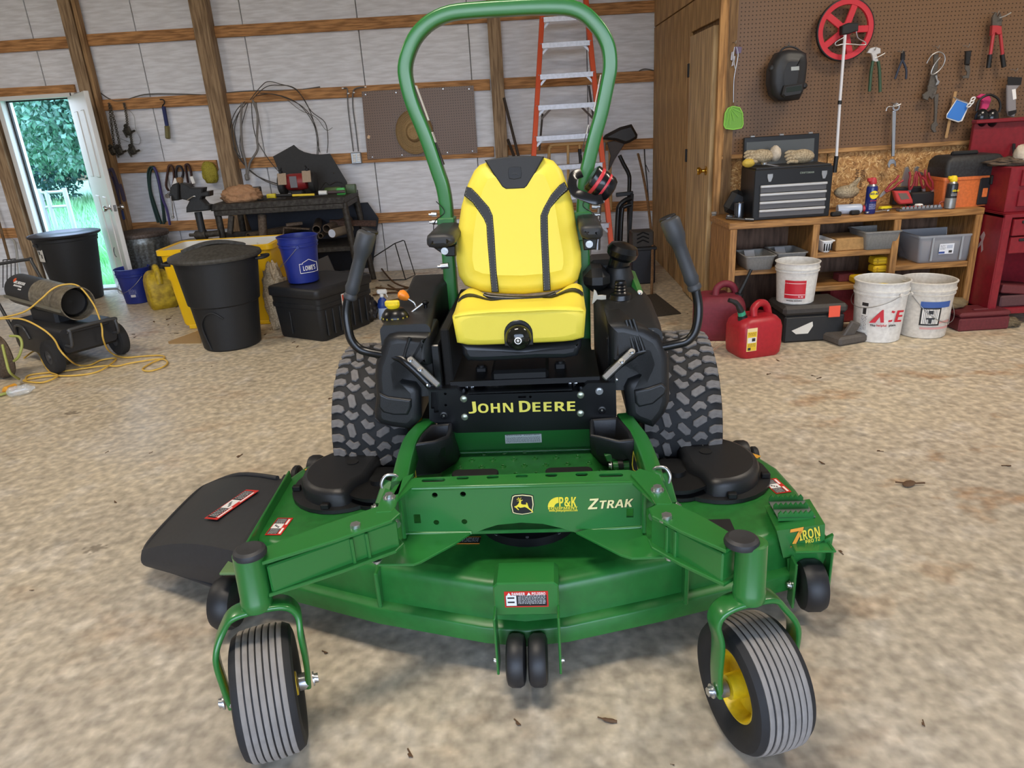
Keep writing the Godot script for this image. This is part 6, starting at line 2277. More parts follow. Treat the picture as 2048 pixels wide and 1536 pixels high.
	cs.tube([V(-3.626,.408,-4.9), V(-3.42,.436,-4.95), V(-3.293,.511,-4.98), V(-3.209,.576,-5.02), V(-3.138,.595,-5.06), V(-3.043,.575,-5.06), V(-2.967,.457,-5.04), V(-2.937,.354,-5.02), V(-2.936,.275,-5.02), V(-2.938,.202,-5), V(-2.976,.099,-5.08), V(-3.012,.012,-5.21), V(-2.885,.009,-5.121), V(-2.738,.009,-5.128), V(-2.612,.009,-5.115), V(-2.554,.012,-5.035), V(-2.601,.009,-4.95), V(-2.607,.009,-4.807), V(-2.528,.009,-4.75), V(-2.469,.009,-4.825), V(-2.487,.009,-4.939), V(-2.576,.016,-5.004), V(-2.767,.009,-4.97), V(-2.839,.009,-4.917), V(-2.95,.014,-4.923), V(-3.196,.009,-4.874), V(-3.42,.009,-4.831), V(-3.366,.009,-4.697)], .0062, 8, false, 6)
	solo("extension_cord", cs, cm, "yellow extension cord draped over the heater barrel and looped across the floor", "cord")
	cs = MB.new(V(-3.1, 0, -4.7))
	cs.tube([V(-3.589,.42,-4.85), V(-3.414,.433,-4.8), V(-3.281,.427,-4.75), V(-3.148,.369,-4.7), V(-3.092,.295,-4.7), V(-3.086,.21,-4.72), V(-3.066,.133,-4.75), V(-3.171,.012,-4.994), V(-3.075,.009,-4.984), V(-3.041,.012,-5.084), V(-2.941,.012,-5.099), V(-2.9,.016,-4.897), V(-2.938,.009,-4.794), V(-3.057,.009,-4.753), V(-3.236,.014,-4.762), V(-3.363,.009,-4.737), V(-3.382,.009,-4.7), V(-3.218,.009,-4.641), V(-3.168,.018,-4.739), V(-3.303,.009,-4.873), V(-3.446,.02,-5.046), V(-3.706,.03,-5.381), V(-3.739,.01,-5.274)], .0062, 8, false, 6)
	solo("extension_cord", cs, cm, "second yellow extension cord, arched in front of the heater wheel and coiled on the floor", "cord")
	var pl := MB.new(V(-3.406,0,-4.581))
	var pa: Vector3 = V(-3.357,.02,-4.568)
	var pb: Vector3 = V(-3.371,.02,-4.495)
	pl.cyl(pa, pb, .02, .024, 12)
	pl.cyl(pb, pb + (pb - pa).normalized() * .012, .022, .018, 12)
	for s in [-1, 1]: pl.cyl(pb, pb + (pb - pa).normalized() * .03 + V(0, 0, s * .006), .003, .003, 6)
	solo("cord_plug", pl, mat("plug_orange", "e0a13c", .45), "orange-yellow plug end lying beside the crushed clear bottle", "plug")

func compressor():
	var base := V(-3.6, 0, -4.85)
	var t := thing("air_compressor", "edge of a small machine at the left: dusty wheel and greenish-yellow coiled hose", "air compressor", base)
	var wx := Transform3D(Basis(V(.75, 0, .66), V(.66, 0, -.75), UP), V(-3.6, .15, -4.85))
	wx.basis = wx.basis.orthonormalized()
	var q := mb()
	q.lathe(wx, [U(.06, -.04), U(.13, -.045), U(.147, -.035), U(.15, .0), U(.147, .035), U(.13, .045), U(.06, .04)], 32)
	part("wheel", q, mottled("dusty_tire", "6d5d4c", .9, 8.0, .0, true), t)
	q = mb()
	q.lathe(Transform3D(Basis(UP, V(1, 0, .2).normalized(), BACK).orthonormalized(), V(-4.25, .3, -4.85)), [U(.001, 0), U(.1, .01), U(.15, .08), U(.15, .52), U(.1, .59), U(.001, .6)], 28)
	part("air_tank", q, mottled("tank_dark", "4b4a44", .5, 5.0), t)
	q = mb()
	q.box(V(-3.75, .12, -4.6), V(.1, .24, .1), .02)
	part("leg", q, mat("heater_black", ""), t)
	q = mb()
	q.lathe(up_at(V(-3.66, .46, -4.82)), [U(.001, 0), U(.06, 0), U(.065, .02), U(.06, .08), U(.04, .1), U(.001, .1)], 20)
	part("filter_cap", q, mat("tan_plastic", "a58c66", .6), t)
	var hm := mat("hose_lime", "9aa052", .45)
	var h := MB.new(V(-3.55, 0, -4.75))
	var pts := []
	for k in 40:
		var a := k * .785
		pts.append(V(-3.62 + k * .0018, .36 - k * .0016, -4.7) + V(cos(a) * .02 + .02, sin(a) * .05, cos(a) * .05))
	h.tube(pts, .007, 7, false, 3)
	h.tube([V(-3.449,.275,-4.7), V(-3.399,.191,-4.62), V(-3.37,.114,-4.58), V(-3.425,.02,-4.718)], .009, 8, false, 6)
	h.tube([V(-3.379,.335,-4.7), V(-3.307,.329,-4.68), V(-3.29,.278,-4.66), V(-3.319,.208,-4.64), V(-3.377,.169,-4.66)], .009, 8, false, 6)
	h.tube([V(-3.324,.012,-4.47), V(-3.366,.012,-4.423), V(-3.447,.012,-4.347)], .01, 8, false, 4)
	solo("air_hose", h, hm, "greenish-yellow coiled air hose hanging on the machine at the left edge", "hose")
	# crushed clear bottle
	var c: Vector3 = V(-3.226,.035,-4.43)
	B = V(c.x, 0, c.z)
	var bt := mb()
	var nz := FastNoiseLite.new()
	nz.seed = 3; nz.frequency = 12.0
	var bx := xf(V(.8, .0, -.6), V(.6, .0, .8), c)
	bx.basis = Basis(UP, V(.85, .0, -.5).normalized(), Vector3.ZERO)
	bx.basis.z = bx.basis.x.cross(bx.basis.y)
	var rings := []
	for i in 16:
		var u := i / 15.0
		var r: float = [.012, .028, .033, .034, .032, .034, .033, .034, .031, .034, .034, .032, .028, .02, .012, .011][i]
		var ring := []
		for j in 20:
			var a := TAU * j / 20
			var rr: float = r * (1.0 + .22 * nz.get_noise_3d(u, cos(a) * .2, sin(a) * .2))
			ring.append(bx * V(cos(a) * rr, (u - .5) * .16, sin(a) * rr))
		rings.append(ring)
	bt.loft(rings)
	var gm := mat("clear_plastic", "dfe6e8", .12)
	gm.transparency = BaseMaterial3D.TRANSPARENCY_ALPHA
	gm.albedo_color.a = .3
	gm.roughness = .15
	solo("plastic_bottle", bt, gm, "crushed clear plastic bottle lying on the floor by the orange plug", "bottle")

func floor_bits():
	# twigs and leaf crumbs blown in, too many and small to count
	var bit := mb()
	B = Vector3.ZERO
	bit = mb()
	bit.box(Vector3.ZERO, V(.05, .004, .006), .001)
	bit.box(V(.01, .002, .006), V(.02, .003, .012), .001)
	var mm := MultiMesh.new()
	mm.transform_format = MultiMesh.TRANSFORM_3D
	mm.mesh = bit.mesh()
	var spots := []
	for i in 170:
		var p := V(rng.randf_range(-3.6, 3.4), .003, rng.randf_range(-7.4, -1.2))
		if rng.randf() < .4: p = V(rng.randf_range(-3.2, -1.2), .003, rng.randf_range(-7.2, -5.3))
		spots.append(Transform3D(ry(rng.randf() * TAU).scaled(Vector3.ONE * rng.randf_range(.2, .9)), p))
	mm.instance_count = spots.size()
	for i in spots.size(): mm.set_instance_transform(i, spots[i])
	var o := MultiMeshInstance3D.new()
	o.name = "leaf_litter"
	o.multimesh = mm
	o.material_override = mat("litter_brown", "5e4630", .9)
	add_child(o, true)
	o.set_meta("kind", "stuff")
	tag(o, "scattered brown leaf crumbs and twigs on the concrete floor", "debris")
	var cb := MB.new(V(-2.705,0,-5.676))
	cb.prism(P([-2.7341,-5.5139,-2.5911,-5.8281,-2.4281,-5.4093,-2.6996,-5.4527]), xf(RIGHT, BACK, V(0, .0, 0)), .004)
	solo("cardboard_scrap", cb, mat("card_tan", "a98a5c", .85), "flat scrap of tan board on the floor, left of the black lidded bin", "cardboard")
	var plate := MB.new(V(1.632,0,-2.595))
	plate = MB.new(V(1.626,0,-2.591))
	var pc: Vector3 = V(1.617,.008,-2.577)
	plate.ball(pc, V(.035, .008, .02), 10, ry(.5))
	plate.bar(pc, pc + V(.06, .004, .01), .006, .005)
	plate.bar(pc, pc + V(-.05, .004, -.012), .006, .005)
	solo("dead_leaf", plate, mat("litter_brown", ""), "curled dead leaf on the floor right of the mower", "leaf")
	var tw := MB.new(V(-.012,0,-1.698))
	tw = MB.new(V(.2,0,-1.462))
	tw.tube([V(.174,.004,-1.467), V(.199,.006,-1.453), V(.223,.004,-1.448)], [.002, .005, .006, .004], 6, false, 4)
	solo("twig", tw, mat("litter_brown", ""), "small twig on the floor below the double front roller", "twig")

func wall_left_things():
	var zf := -7.85
	var steel := mottled("chain_steel", "77746c", .4, 12.0, .8)
	# ---- electric cable stapled along the girt
	var cb := MB.new(V(-3.493,1.929,-7.86))
	cb.tube([V(-4.083,2.091,-7.9), V(-4.02,2.021,-7.9), V(-3.886,1.928,-7.87), V(-3.755,1.92,-7.87), V(-3.541,1.96,-7.87), V(-3.239,1.947,-7.87), V(-2.928,1.92,-7.87)], .006, 7, false, 5)
	solo("electric_cable", cb, mat("cable_grey", "5a5856", .5), "grey cable running along the girt above the hanging chains", "cable", "grey cables along the wall")
	cb = MB.new(V(-1.968,1.912,-7.86))
	cb.tube([V(-2.743,1.928,-7.87), V(-2.477,1.932,-7.87), V(-2.021,1.915,-7.87), V(-1.764,1.929,-7.87)], .006, 7, false, 5)
	solo("electric_cable", cb, mat("cable_grey", ""), "grey cable on the girt behind the big wire coil", "cable", "grey cables along the wall")
	cb = MB.new(V(1.55,1.899,-7.86))
	cb.tube([V(1.49,1.893,-7.87), V(1.55,1.908,-7.86), V(1.664,1.883,-7.87)], .006, 7, false, 5)
	solo("electric_cable", cb, mat("cable_grey", ""), "short grey cable on the girt next to the plywood wall", "cable", "grey cables along the wall")
	# ---- chain sets with tensioners, on nails
	var sets := [
		[[V(-3.908,1.9,-7.84), V(-3.941,1.692,-7.85), V(-3.97,1.459,-7.85)], [V(-3.903,1.881,-7.84), V(-3.902,1.665,-7.85), V(-3.909,1.47,-7.85)], [V(-3.98,1.44,-7.84), V(-3.908,1.436,-7.84)], "chain binder with two long chains, left of the pair on the girt"],
		[[V(-3.758,1.891,-7.84), V(-3.768,1.768,-7.85), V(-3.788,1.644,-7.85)], [V(-3.77,1.594,-7.85), V(-3.78,1.487,-7.85), V(-3.78,1.448,-7.85)], [V(-3.773,1.624,-7.84), V(-3.773,1.433,-7.84)], "shorter chain binder with two ratchet blocks and a thin tether, right of the pair"]]
	for s in sets:
		var t := thing("chain_binder", s[3], "chain", s[0][0], "chains on the girt by the door")
		for ch in 2:
			var pts := MB.spline(s[ch], 12)
			var q := mb()
			for k in pts.size() - 1:
				var a: Vector3 = pts[k]
				var b: Vector3 = pts[k + 1]
				var d := (b - a).normalized()
				var sd := BACK if k % 2 else RIGHT
				var h := (b - a).length() * .66
				var mid := (a + b) / 2
				q.tube([mid + d * h, mid + d * h * .4 + sd * .011, mid - d * h * .4 + sd * .011, mid - d * h, mid - d * h * .4 - sd * .011, mid + d * h * .4 - sd * .011], .0036, 5, true, 2)
			part("chain", q, steel, t).set_meta("kind", "stuff")
		for p in s[2]:
			var q := mb()
			q.box(p + V(0, 0, .02), V(.06, .08, .05), .012, Basis(BACK, .3))
			q.cyl(p + V(-.02, -.03, .02), p + V(.075, .0, .03), .012, .01, 10)
			q.cyl(p + V(-.045, .01, .02), p + V(-.02, -.06, .03), .011, .009, 10)
			q.cyl(p + V(0, .03, .0), p + V(0, .05, .05), .02, .02, 12)
			part("ratchet_block", q, mottled("ratchet_grey", "5c5952", .45, 9.0, .6, true), t)
	var tt := MB.new(V(-3.64,1.722,-7.85))
	tt.tube([V(-3.741,1.834,-7.86), V(-3.697,1.764,-7.86), V(-3.708,1.654,-7.86), V(-3.698,1.59,-7.86), V(-3.686,1.53,-7.86), V(-3.733,1.489,-7.86), V(-3.897,1.557,-7.87)], .0025, 6, false, 6)
	solo("tether_wire", tt, mat("wire_grey", ""), "thin wire tether looped beside the right-hand chain binder", "wire")
	# ---- blue ratchet strap on a hook
	var rp: Vector3 = V(-3.359,1.897,-7.84)
	var t := thing("ratchet_strap", "blue strap with an olive ratchet handle hanging from a black hook", "strap", rp)
	var q := mb()
	q.tube([V(-3.388,1.903,-7.84), V(-3.346,1.896,-7.82), V(-3.342,1.867,-7.82), V(-3.373,1.841,-7.83), V(-3.363,1.816,-7.83)], .006, 7, false, 5)
	part("hook", q, mat("dark_iron", ""), t)
	q = mb()
	q.bar(V(-3.368,1.836,-7.84), V(-3.375,1.649,-7.84), .032, .03, BACK, .004)
	part("webbing", q, mat("web_blue", "2c3564", .8), t)
	q = mb()
	q.bar(V(-3.374,1.654,-7.84), V(-3.389,1.524,-7.83), .046, .04, BACK, .01)
	part("ratchet_handle", q, mottled("olive_zinc", "807a52", .4, 12.0, .5), t)
	# ---- loops of lifting sling and rolled straps along the low girt
	var purple := mottled("sling_purple", "57506a", .85, 9.0)
	t = thing("lifting_sling", "faded purple sling hung in a long loop next to the door post", "sling", V(-4.038,1.254,-7.84))
	q = mb()
	q.sweep(MB.spline([V(-4.067,.676,-7.84), V(-4.054,.898,-7.83), V(-4.094,1.056,-7.82), V(-4.092,1.208,-7.82), V(-4.035,1.266,-7.8), V(-4.007,1.253,-7.82), V(-3.992,1.126,-7.82), V(-3.989,.946,-7.83), V(-4.032,.685,-7.84)], 5), P([-.006, -.03, .006, -.03, .006, .03, -.006, .03]), BACK)
	part("sling_loop", q, purple, t)
	q = mb()
	q.sweep(MB.spline([V(-4.026,.949,-7.82), V(-4.028,1.129,-7.81), V(-4.039,1.231,-7.8), V(-4.007,1.255,-7.79), V(-4.003,1.103,-7.8), V(-4.028,.793,-7.82)], 5), P([-.005, -.028, .005, -.028, .005, .028, -.005, .028]), BACK)
	part("sling_loop", q, purple, t)
	q = mb()
	q.box(V(-4.033,.796,-7.8), V(.05, .1, .02), .005)
	part("blue_sleeve", q, mat("sleeve_blue", "3a4c88", .7), t)
	t = thing("lifting_sling", "dark green sling with a purple strand, looped left of the vise", "sling", V(-3.623,1.254,-7.84))
	for k in [[W([-3.686,.69,-7.84,-3.701,.901,-7.84,-3.696,1.056,-7.84,-3.671,1.207,-7.84,-3.626,1.265,-7.84,-3.593,1.227,-7.84,-3.587,1.049,-7.84,-3.617,.686,-7.84]), mottled("sling_green", "36504c", .85, 9.0), .028], [W([-3.587,1.259,-7.81,-3.57,1.178,-7.81,-3.57,.948,-7.81,-3.552,.817,-7.81,-3.556,.66,-7.81]), mottled("sling_violet", "5b5390", .85, 9.0), .02], [W([-3.649,.675,-7.82,-3.671,.876,-7.82,-3.682,1.031,-7.82,-3.652,1.182,-7.82,-3.605,1.249,-7.82,-3.582,1.167,-7.82,-3.586,.922,-7.82,-3.622,.673,-7.82]), mottled("sling_green", "", .85), .02]]:
		q = mb()
		q.sweep(MB.spline(k[0], 5), P([-.005, -k[2], .005, -k[2], .005, k[2], -.005, k[2]]), BACK)
		part("sling_loop", q, k[1], t)
	var di := 0
	for k in [[W([-3.494,1.019,-7.83,-3.508,1.071,-7.83,-3.464,1.195,-7.83,-3.433,1.264,-7.83,-3.399,1.252,-7.83,-3.405,1.156,-7.83,-3.438,1.056,-7.83,-3.475,1.007,-7.83]), "614238", "brown-red tie strap bundle hung left of the vise jaws, nearest the green sling"], [W([-3.38,1.104,-7.83,-3.376,1.19,-7.83,-3.346,1.254,-7.83,-3.311,1.246,-7.83,-3.303,1.186,-7.83,-3.333,1.121,-7.83]), "3b3640", "dark strap bundle hung on the girt directly above the vise"], [W([-3.276,1.047,-7.83,-3.267,1.183,-7.83,-3.261,1.259,-7.83,-3.229,1.262,-7.83,-3.22,1.181,-7.83,-3.235,1.065,-7.83,-3.262,1.036,-7.83]), "4a2f30", "dark strap bundle with a white tag, nearest the yellow rope bundle"]]:
		t = thing("strap_bundle", k[2], "strap", k[0][2], "strap bundles on the low girt")
		q = mb()
		for e in 3:
			var pts := []
			for p in k[0]: pts.append(p + V(.006 * e - .006, -.004 * e, .012 * e))
			q.sweep(MB.spline(pts, 4), P([-.005, -.016, .005, -.016, .005, .016, -.005, .016]), BACK)
		part("webbing", q, mottled("strap_%d" % di, k[1], .8, 14.0, .0, true), t)
		if di != 1:
			q = mb()
			var tp: Vector3 = V(-3.202,1.108,-7.77) if di == 2 else V(-3.387,1.099,-7.77)
			q.box(tp, V(.035, .075, .004), .001, Basis(BACK, .15 if di == 2 else -.5))
			part("white_tag", q, mat("print_white", ""), t)
		di += 1
	B = V(-3.023,1.166,-7.8)
	q = crumple(B + V(0, 0, -.01), V(.075, .105, .05), 12, .25)
	solo("strap_bundle", q, mottled("web_yellow", "b8ac3c", .8, 14.0, .0, true), "folded yellow strap bundle hung beside the tall square post", "strap")
	# ---- switch box left of the door, tools leaning by it
	q = MB.new(V(-5.191,1.307,-7.84))
	q.box(V(-5.191,1.307,-7.84), V(.08, .12, .04), .006)
	q.box(V(-5.171,1.308,-7.81) + V(0, .01, 0), V(.012, .024, .016), .002)
	solo("switch_box", q, mat("box_grey", "9a9ba0", .4, .3), "grey metal switch box left of the open door", "switch")
	t = thing("pitchfork", "dark garden fork leaning on the wall left of the door", "fork", V(-5.888,0,-8.495))
	q = mb()
	for x in [3, 12, 21, 30]: q.tube([V(-5.355,.415,-7.7) + V((x - 3) * .0048, .0, 0), V(-5.34,.149,-7.55) + V((x - 3) * .0048, 0, 0)], .005, 6)
	q.tube([V(-5.355,.415,-7.7), V(-5.22,.418,-7.7)], .006, 6)
	part("tines", q, mat("dark_iron", ""), t)
	q = mb()
	q.tube([V(-5.29,.417,-7.7), V(-5.362,1.13,-7.84)], .014, 8)
	part("handle", q, wood("tool_wood", "7a5f40", V(6, 1, 6)), t)
	t = thing("rake", "pale-handled rake leaning between the door post and the fork", "rake", V(-5.648,0,-8.294))
	q = mb()
	q.tube([V(-5.299,.613,-7.84), V(-5.257,.549,-7.82), V(-5.172,.208,-7.6)], .012, 8, false, 4)
	part("handle", q, mat("rake_pale", "aaa79f", .5), t)
	q = mb()
	q.box(V(-5.14,.161,-7.56), V(.16, .03, .03), .005)
	part("rake_head", q, mat("dark_iron", ""), t)

func back_bench():
	# ---- welded steel bench with a lower shelf
	var iron := mottled("bench_iron", "4a4641", .6, 3.0, .4, true)
	var bx := V(-2.1, 0, -7.35)
	var t := thing("steel_bench", "grimy welded steel workbench with lower shelf, under the wire coil", "workbench", bx)
	var y := .915
	var q := mb()
	q.box(V(-2.12, y - .03, -7.33), V(1.28, .06, .72), .005)
	part("bench_top", q, iron, t)
	q = mb()
	q.box(V(-2.12, y - .085, -7.0), V(1.24, .05, .05), .004)
	q.box(V(-1.505, y - .085, -7.33), V(.05, .05, .66), .004)
	part("apron", q, iron, t)
	for p in [[-2.72, -7.02, -2.7, -7.0], [-1.5, -7.02, -1.42, -6.9], [-1.5, -7.62, -1.4, -7.5], [-2.72, -7.62, -2.74, -7.66]]:
		q = mb()
		q.cyl(V(p[0], y - .06, p[1]), V(p[2], .0, p[3]), .032, .03, 14)
		part("leg", q, iron, t)
	q = mb()
	q.box(V(-2.1, .42, -7.0), V(1.3, .04, .04), .004)
	q.box(V(-1.45, .42, -7.3), V(.04, .04, .6), .004)
	q.box(V(-2.1, .44, -7.3), V(1.28, .006, .6))
	part("shelf_frame", q, iron, t)
	q = mb()
	q.bar(V(-2.731,.611,-7.1), V(-2.444,.583,-7.3), .05, .05, UP, .004)
	part("rear_rail", q, iron, t)
	q = mb()
	q.bar(V(-2.577,.804,-6.98), V(-2.618,.634,-6.96), .05, .04, BACK, .006)
	part("hinge_arm", q, iron, t)
	# sheet leaning behind, dark panels below
	var bm := mottled("sheet_black", "2b2927", .55, 3.0)
	q = MB.new(V(-1.984,.915,-7.7))
	q.prism(P([-2.2948,1.2941,-2.0638,1.3939,-2.0204,1.3485,-1.9677,1.318,-1.8969,1.2965,-1.8161,1.2855,-1.7103,1.2871,-1.576,.9964,-1.5889,.904,-2.2071,.9249]), up_at(V(0, 0, -7.66)), .006, .001)
	solo("metal_sheet", q, bm, "black metal sheet with a curved cut-out leaning on the wall behind the grinder", "sheet metal")
	var nav := mottled("panel_navy", "1c2230", .6, 3.0)
	q = MB.new(V(-1.9, 0, -7.72))
	q.prism(P([-2.6946,.7807,-1.396,.779,-1.3015,.608,-1.4305,.0936,-2.6628,.0336,-2.6432,.4909]), up_at(V(0, 0, -7.68)), .02, .002)
	solo("dark_panel", q, nav, "large dark navy panel standing behind the bench legs", "panel")
	q = MB.new(V(-1.75, .0, -7.1))
	q.prism(P([-1.6904,.3896,-1.5047,-.2626,-2.1044,-.2242,-1.7923,.3526]), up_at(V(0, 0, -6.85)), .02, .002)
	solo("grey_board", q, mat("board_grey", "4a4848", .7), "grey board leaning under the bench behind the blue bucket", "board")
	# pipes on the lower shelf
	var pm := mottled("pipe_rust", "6e6053", .7, 6.0, .3, true)
	for p in [[V(-2.454,.593,-6.98), V(.35, .0, -.5), .04, "open pipe end at the left of the bench shelf, near the leaning pipe"], [V(-1.791,.624,-6.98), V(-.12, .0, -.6), .04, "left one of the two open pipe ends lying side by side on the bench shelf"], [V(-1.693,.627,-6.98), V(.1, .0, -.6), .04, "right one of the two open pipe ends lying side by side on the bench shelf"], [V(-1.762,.56,-6.98), V(.0, .0, -.5), .025, "thin short pipe lying under the two open pipe ends on the bench shelf"]]:
		q = MB.new(p[0])
		var d: Vector3 = p[1].normalized()
		q.lathe(Transform3D(xf(UP, d, p[0]).basis, p[0]), [U(p[2], 0), U(p[2], p[1].length()), U(p[2] * .8, p[1].length()), U(p[2] * .8, 0), U(p[2], 0)], 20, false)
		solo("steel_pipe", q, pm, p[3], "pipe", "pipes on the bench shelf")
	var wp := MB.new(V(-1.629,.588,-6.9))
	wp.cyl(V(-1.629,.588,-6.9), V(-1.515,.585,-7.2), .042, .042, 20)
	var wpo := solo("capped_pipe", wp, mottled("pipe_tan", "8a7d6b", .7, 6.0), "thick tan pipe with a blue and white sticker on its end, on the bench shelf", "pipe", "pipes on the bench shelf")
	B = V(-1.629,.588,-6.9)
	q = mb()
	var dn: Vector3 = (V(-1.629,.588,-6.9) - V(-1.515,.585,-7.2)).normalized()
	q.cyl(B, B + dn * .002, .038, .038, 20)
	part("sticker", q, printed("pipe_sticker", 32, 32, func(im): im.fill(Color("cfd8e8")); im.fill_rect(Rect2i(4, 10, 24, 6), Color("4a78b8")); im.fill_rect(Rect2i(10, 18, 16, 6), Color("7fa0d0"))), wpo)
	q = MB.new(V(-2.284,.55,-7))
	q.lathe(Transform3D(xf(RIGHT, V(.098,.163,-.06), V(-2.319,.554,-6.99)).basis, V(-2.319,.554,-6.99)), [U(.04, 0), U(.04, .24), U(.033, .24), U(.033, 0)], 20, false)
	solo("steel_pipe", q, pm, "brown pipe standing at a slant on the bench shelf", "pipe", "pipes on the bench shelf")
	q = MB.new(V(-1.467,.654,-7))
	q.bar(V(-1.704,.655,-7.2), V(-1.251,.618,-7.2), .055, .055, UP, .004)
	solo("square_tube", q, mottled("tube_red_brown", "5a4034", .7, 6.0, .2, true), "rusty square tube sticking out past the right legs of the bench", "metal tube")
	q = MB.new(V(-2.007,.605,-7))
	q.bar(V(-2.105,.659,-7), V(-1.858,.63,-7), .05, .012, UP, .002)
	q.bar(V(-2.105,.659,-7), V(-2.127,.553,-6.98), .012, .012, BACK)
	q.bar(V(-2.111,.67,-7.1), V(-1.962,.673,-7.15), .04, .03, UP, .004)
	solo("angle_iron", q, pm, "dark bent angle irons in the middle of the bench shelf", "scrap metal")
	# ---- bench grinder
	var gy := .915
	var gc := V(-1.996, gy, -7.3)
	t = thing("bench_grinder", "red bench grinder with dusty tool rests, on the steel bench", "grinder", gc)
	var gm := mottled("grinder_red", "9c2b2c", .45, 8.0)
	var gx := xf(UP, RIGHT, gc + V(.0, .14, 0))
	q = mb()
	q.lathe(gx, [U(.001, -.11), U(.055, -.11), U(.075, -.09), U(.08, -.06), U(.08, .06), U(.07, .1), U(.04, .12), U(.001, .12)], 28)
	part("motor", q, gm, t)
	q = mb()
	q.box(gc + V(0, .03, 0), V(.12, .06, .12), .012)
	part("foot", q, mottled("grinder_dark", "2b2a2a", .6, 8.0), t)
	q = mb()
	q.box(gc + V(-.01, .145, .079), V(.07, .11, .008), .003)
	part("name_plate", q, mat("plate_grey", "77757a", .5), t)
	for s in [-1.0, 1.0]:
		var c := gc + V(s * (.16 if s > 0 else .14), .13 + (.0 if s > 0 else -.01), .0)
		q = mb()
		q.lathe(xf(UP, RIGHT, c), [U(.001, -.03), U(.09, -.03), U(.1, -.02), U(.1, .02), U(.09, .03), U(.001, .03)], 28)
		var gp := part("wheel_guard", q, mottled("grinder_dark", "", .6), t)
		q = mb()
		q.box(c + V(-s * .03, .06, .1), V(.085, .11, .006), .002, Basis(RIGHT, -.25))
		part("eye_shield", q, mottled("shield_dust", "b39d86", .7, 9.0), gp)
		q = mb()
		q.box(c + V(-s * .02, .125, .07), V(.03, .03, .05), .006)
		q.cyl(c + V(-s * .02, .14, .07), c + V(-s * .035, .16, .08), .008, .008, 8)
		part("shield_bracket", q, mat("dark_iron", ""), gp)
	# ---- things lying on the bench
	var bag: Vector3 = V(-2.492,.967,-7.12)
	B = V(bag.x, .915, bag.z)
	q = crumple(V(bag.x, .975, bag.z), V(.17, .085, .11), 44, .3, 26)
	solo("paper_bag", q, mottled("kraft_pink", "b98d68", .8, 7.0), "crumpled brown paper bag on the left end of the steel bench", "paper bag")
	var stuff := [[V(-2.248,1.006,-7.25), "e8d32e", V(.09, .045, .06), "yellow tape measure lying between the paper bag and the grinder", "tape_measure", "tape measure"], [V(-1.552,.983,-7.2), "4fc05a", V(.085, .065, .05), "bright green block near the right end of the steel bench", "green_block", "block"], [V(-1.47,.974,-7.3), "56684c", V(.1, .085, .07), "dull green plastic case at the right end of the steel bench", "plastic_case", "case"], [V(-1.676,.968,-7.4), "5d7238", V(.16, .06, .07), "olive green tool case on the bench behind the bright green block", "tool_case", "case"], [V(-2.435,1.023,-7.4), "3d3833", V(.09, .11, .06), "small dark box standing behind the paper bag on the bench", "small_box", "box"]]
	for s in stuff:
		var p: Vector3 = s[0]
		p.y = .916
		q = MB.new(p)
		var r: Vector3 = s[2]
		var rr := []
		for k in [[.0, .9], [.006, 1.0], [r.y - .008, 1.0], [r.y, .88]]:
			var ring := []
			for v in rrect(r.x * k[1], r.z * k[1], .012, 3): ring.append(p + V(v.x, k[0], v.y))
			rr.append(ring)
		q.loft(rr, true, true, {}, 1.3)
		solo(s[4], q, mottled(s[4] + "_paint", s[1], .45, 8.0), s[3], s[5])
	var rods := [[V(-1.982,.95,-7.03), V(-1.772,.946,-7.03), .012, "f0cf3c", "yellow pencil-like marker lying at the front edge of the bench", "marker"], [V(-2.14,.957,-7.05), V(-1.992,.953,-7.05), .014, "222224", "black hand tool at the bench edge, left of the yellow marker", "hand tool"], [V(-1.732,.956,-7.05), V(-1.655,.956,-7.05), .022, "ecece8", "white cap of a tube lying on the bench right of the yellow marker", "tube"], [V(-1.646,.955,-7.05), V(-1.485,.954,-7.06), .016, "4a3b3b", "dark tube lying at the right end of the bench front edge", "tube"], [V(-1.966,.935,-8.281), V(-1.688,1.104,-7.62), .02, "6e5c44", "pointed tan wood wedge standing behind the grinder", "wedge"]]
	for r in rods:
		q = MB.new(r[0])
		q.cyl(r[0], r[1], r[2], r[2] * (.9 if r[5] != "wedge" else .1), 10)
		solo(r[5].replace(" ", "_"), q, mat("rod_" + r[3], r[3], .5), r[4], r[5])
	q = MB.new(V(-1.928,.954,-7.1))
	q.tube([V(-1.746,.952,-7.15), V(-1.737,1.004,-7.25), V(-1.709,1.032,-7.3), V(-1.669,1.007,-7.28), V(-1.622,1.027,-7.35), V(-1.559,1.014,-7.35)], .006, 6, false, 5)
	solo("power_cord", q, mat("cable_black", "1a1a1b", .5), "black cord looped on the bench right of the grinder", "cord")
	q = MB.new(V(-2.146,.971,-7.2))
	for k in 9:
		var p := V(rng.randf_range(-2.45, -1.75), .922, rng.randf_range(-7.15, -7.04))
		q.bar(p, p + V(rng.randf_range(.05, .16), .004, rng.randf_range(-.03, .03)), .014, .01, UP, .002)
	var so := solo("tool_scraps", q, mottled("scrap_dark", "3b3632", .6, 9.0, .3, true), "jumble of small dark tools and scraps along the bench front", "scraps")
	so.set_meta("kind", "stuff")
	# ---- vise on a swing arm beside the bench
	var v0: Vector3 = V(-2.872,.961,-6.95)
	t = thing("bench_vise", "dark grey machinist vise on a pipe stand at the left end of the bench", "vise", V(v0.x, v0.y - .1, v0.z))
	var vm := mottled("vise_grey", "35373a", .5, 6.0, .3)
	var vz := -6.95
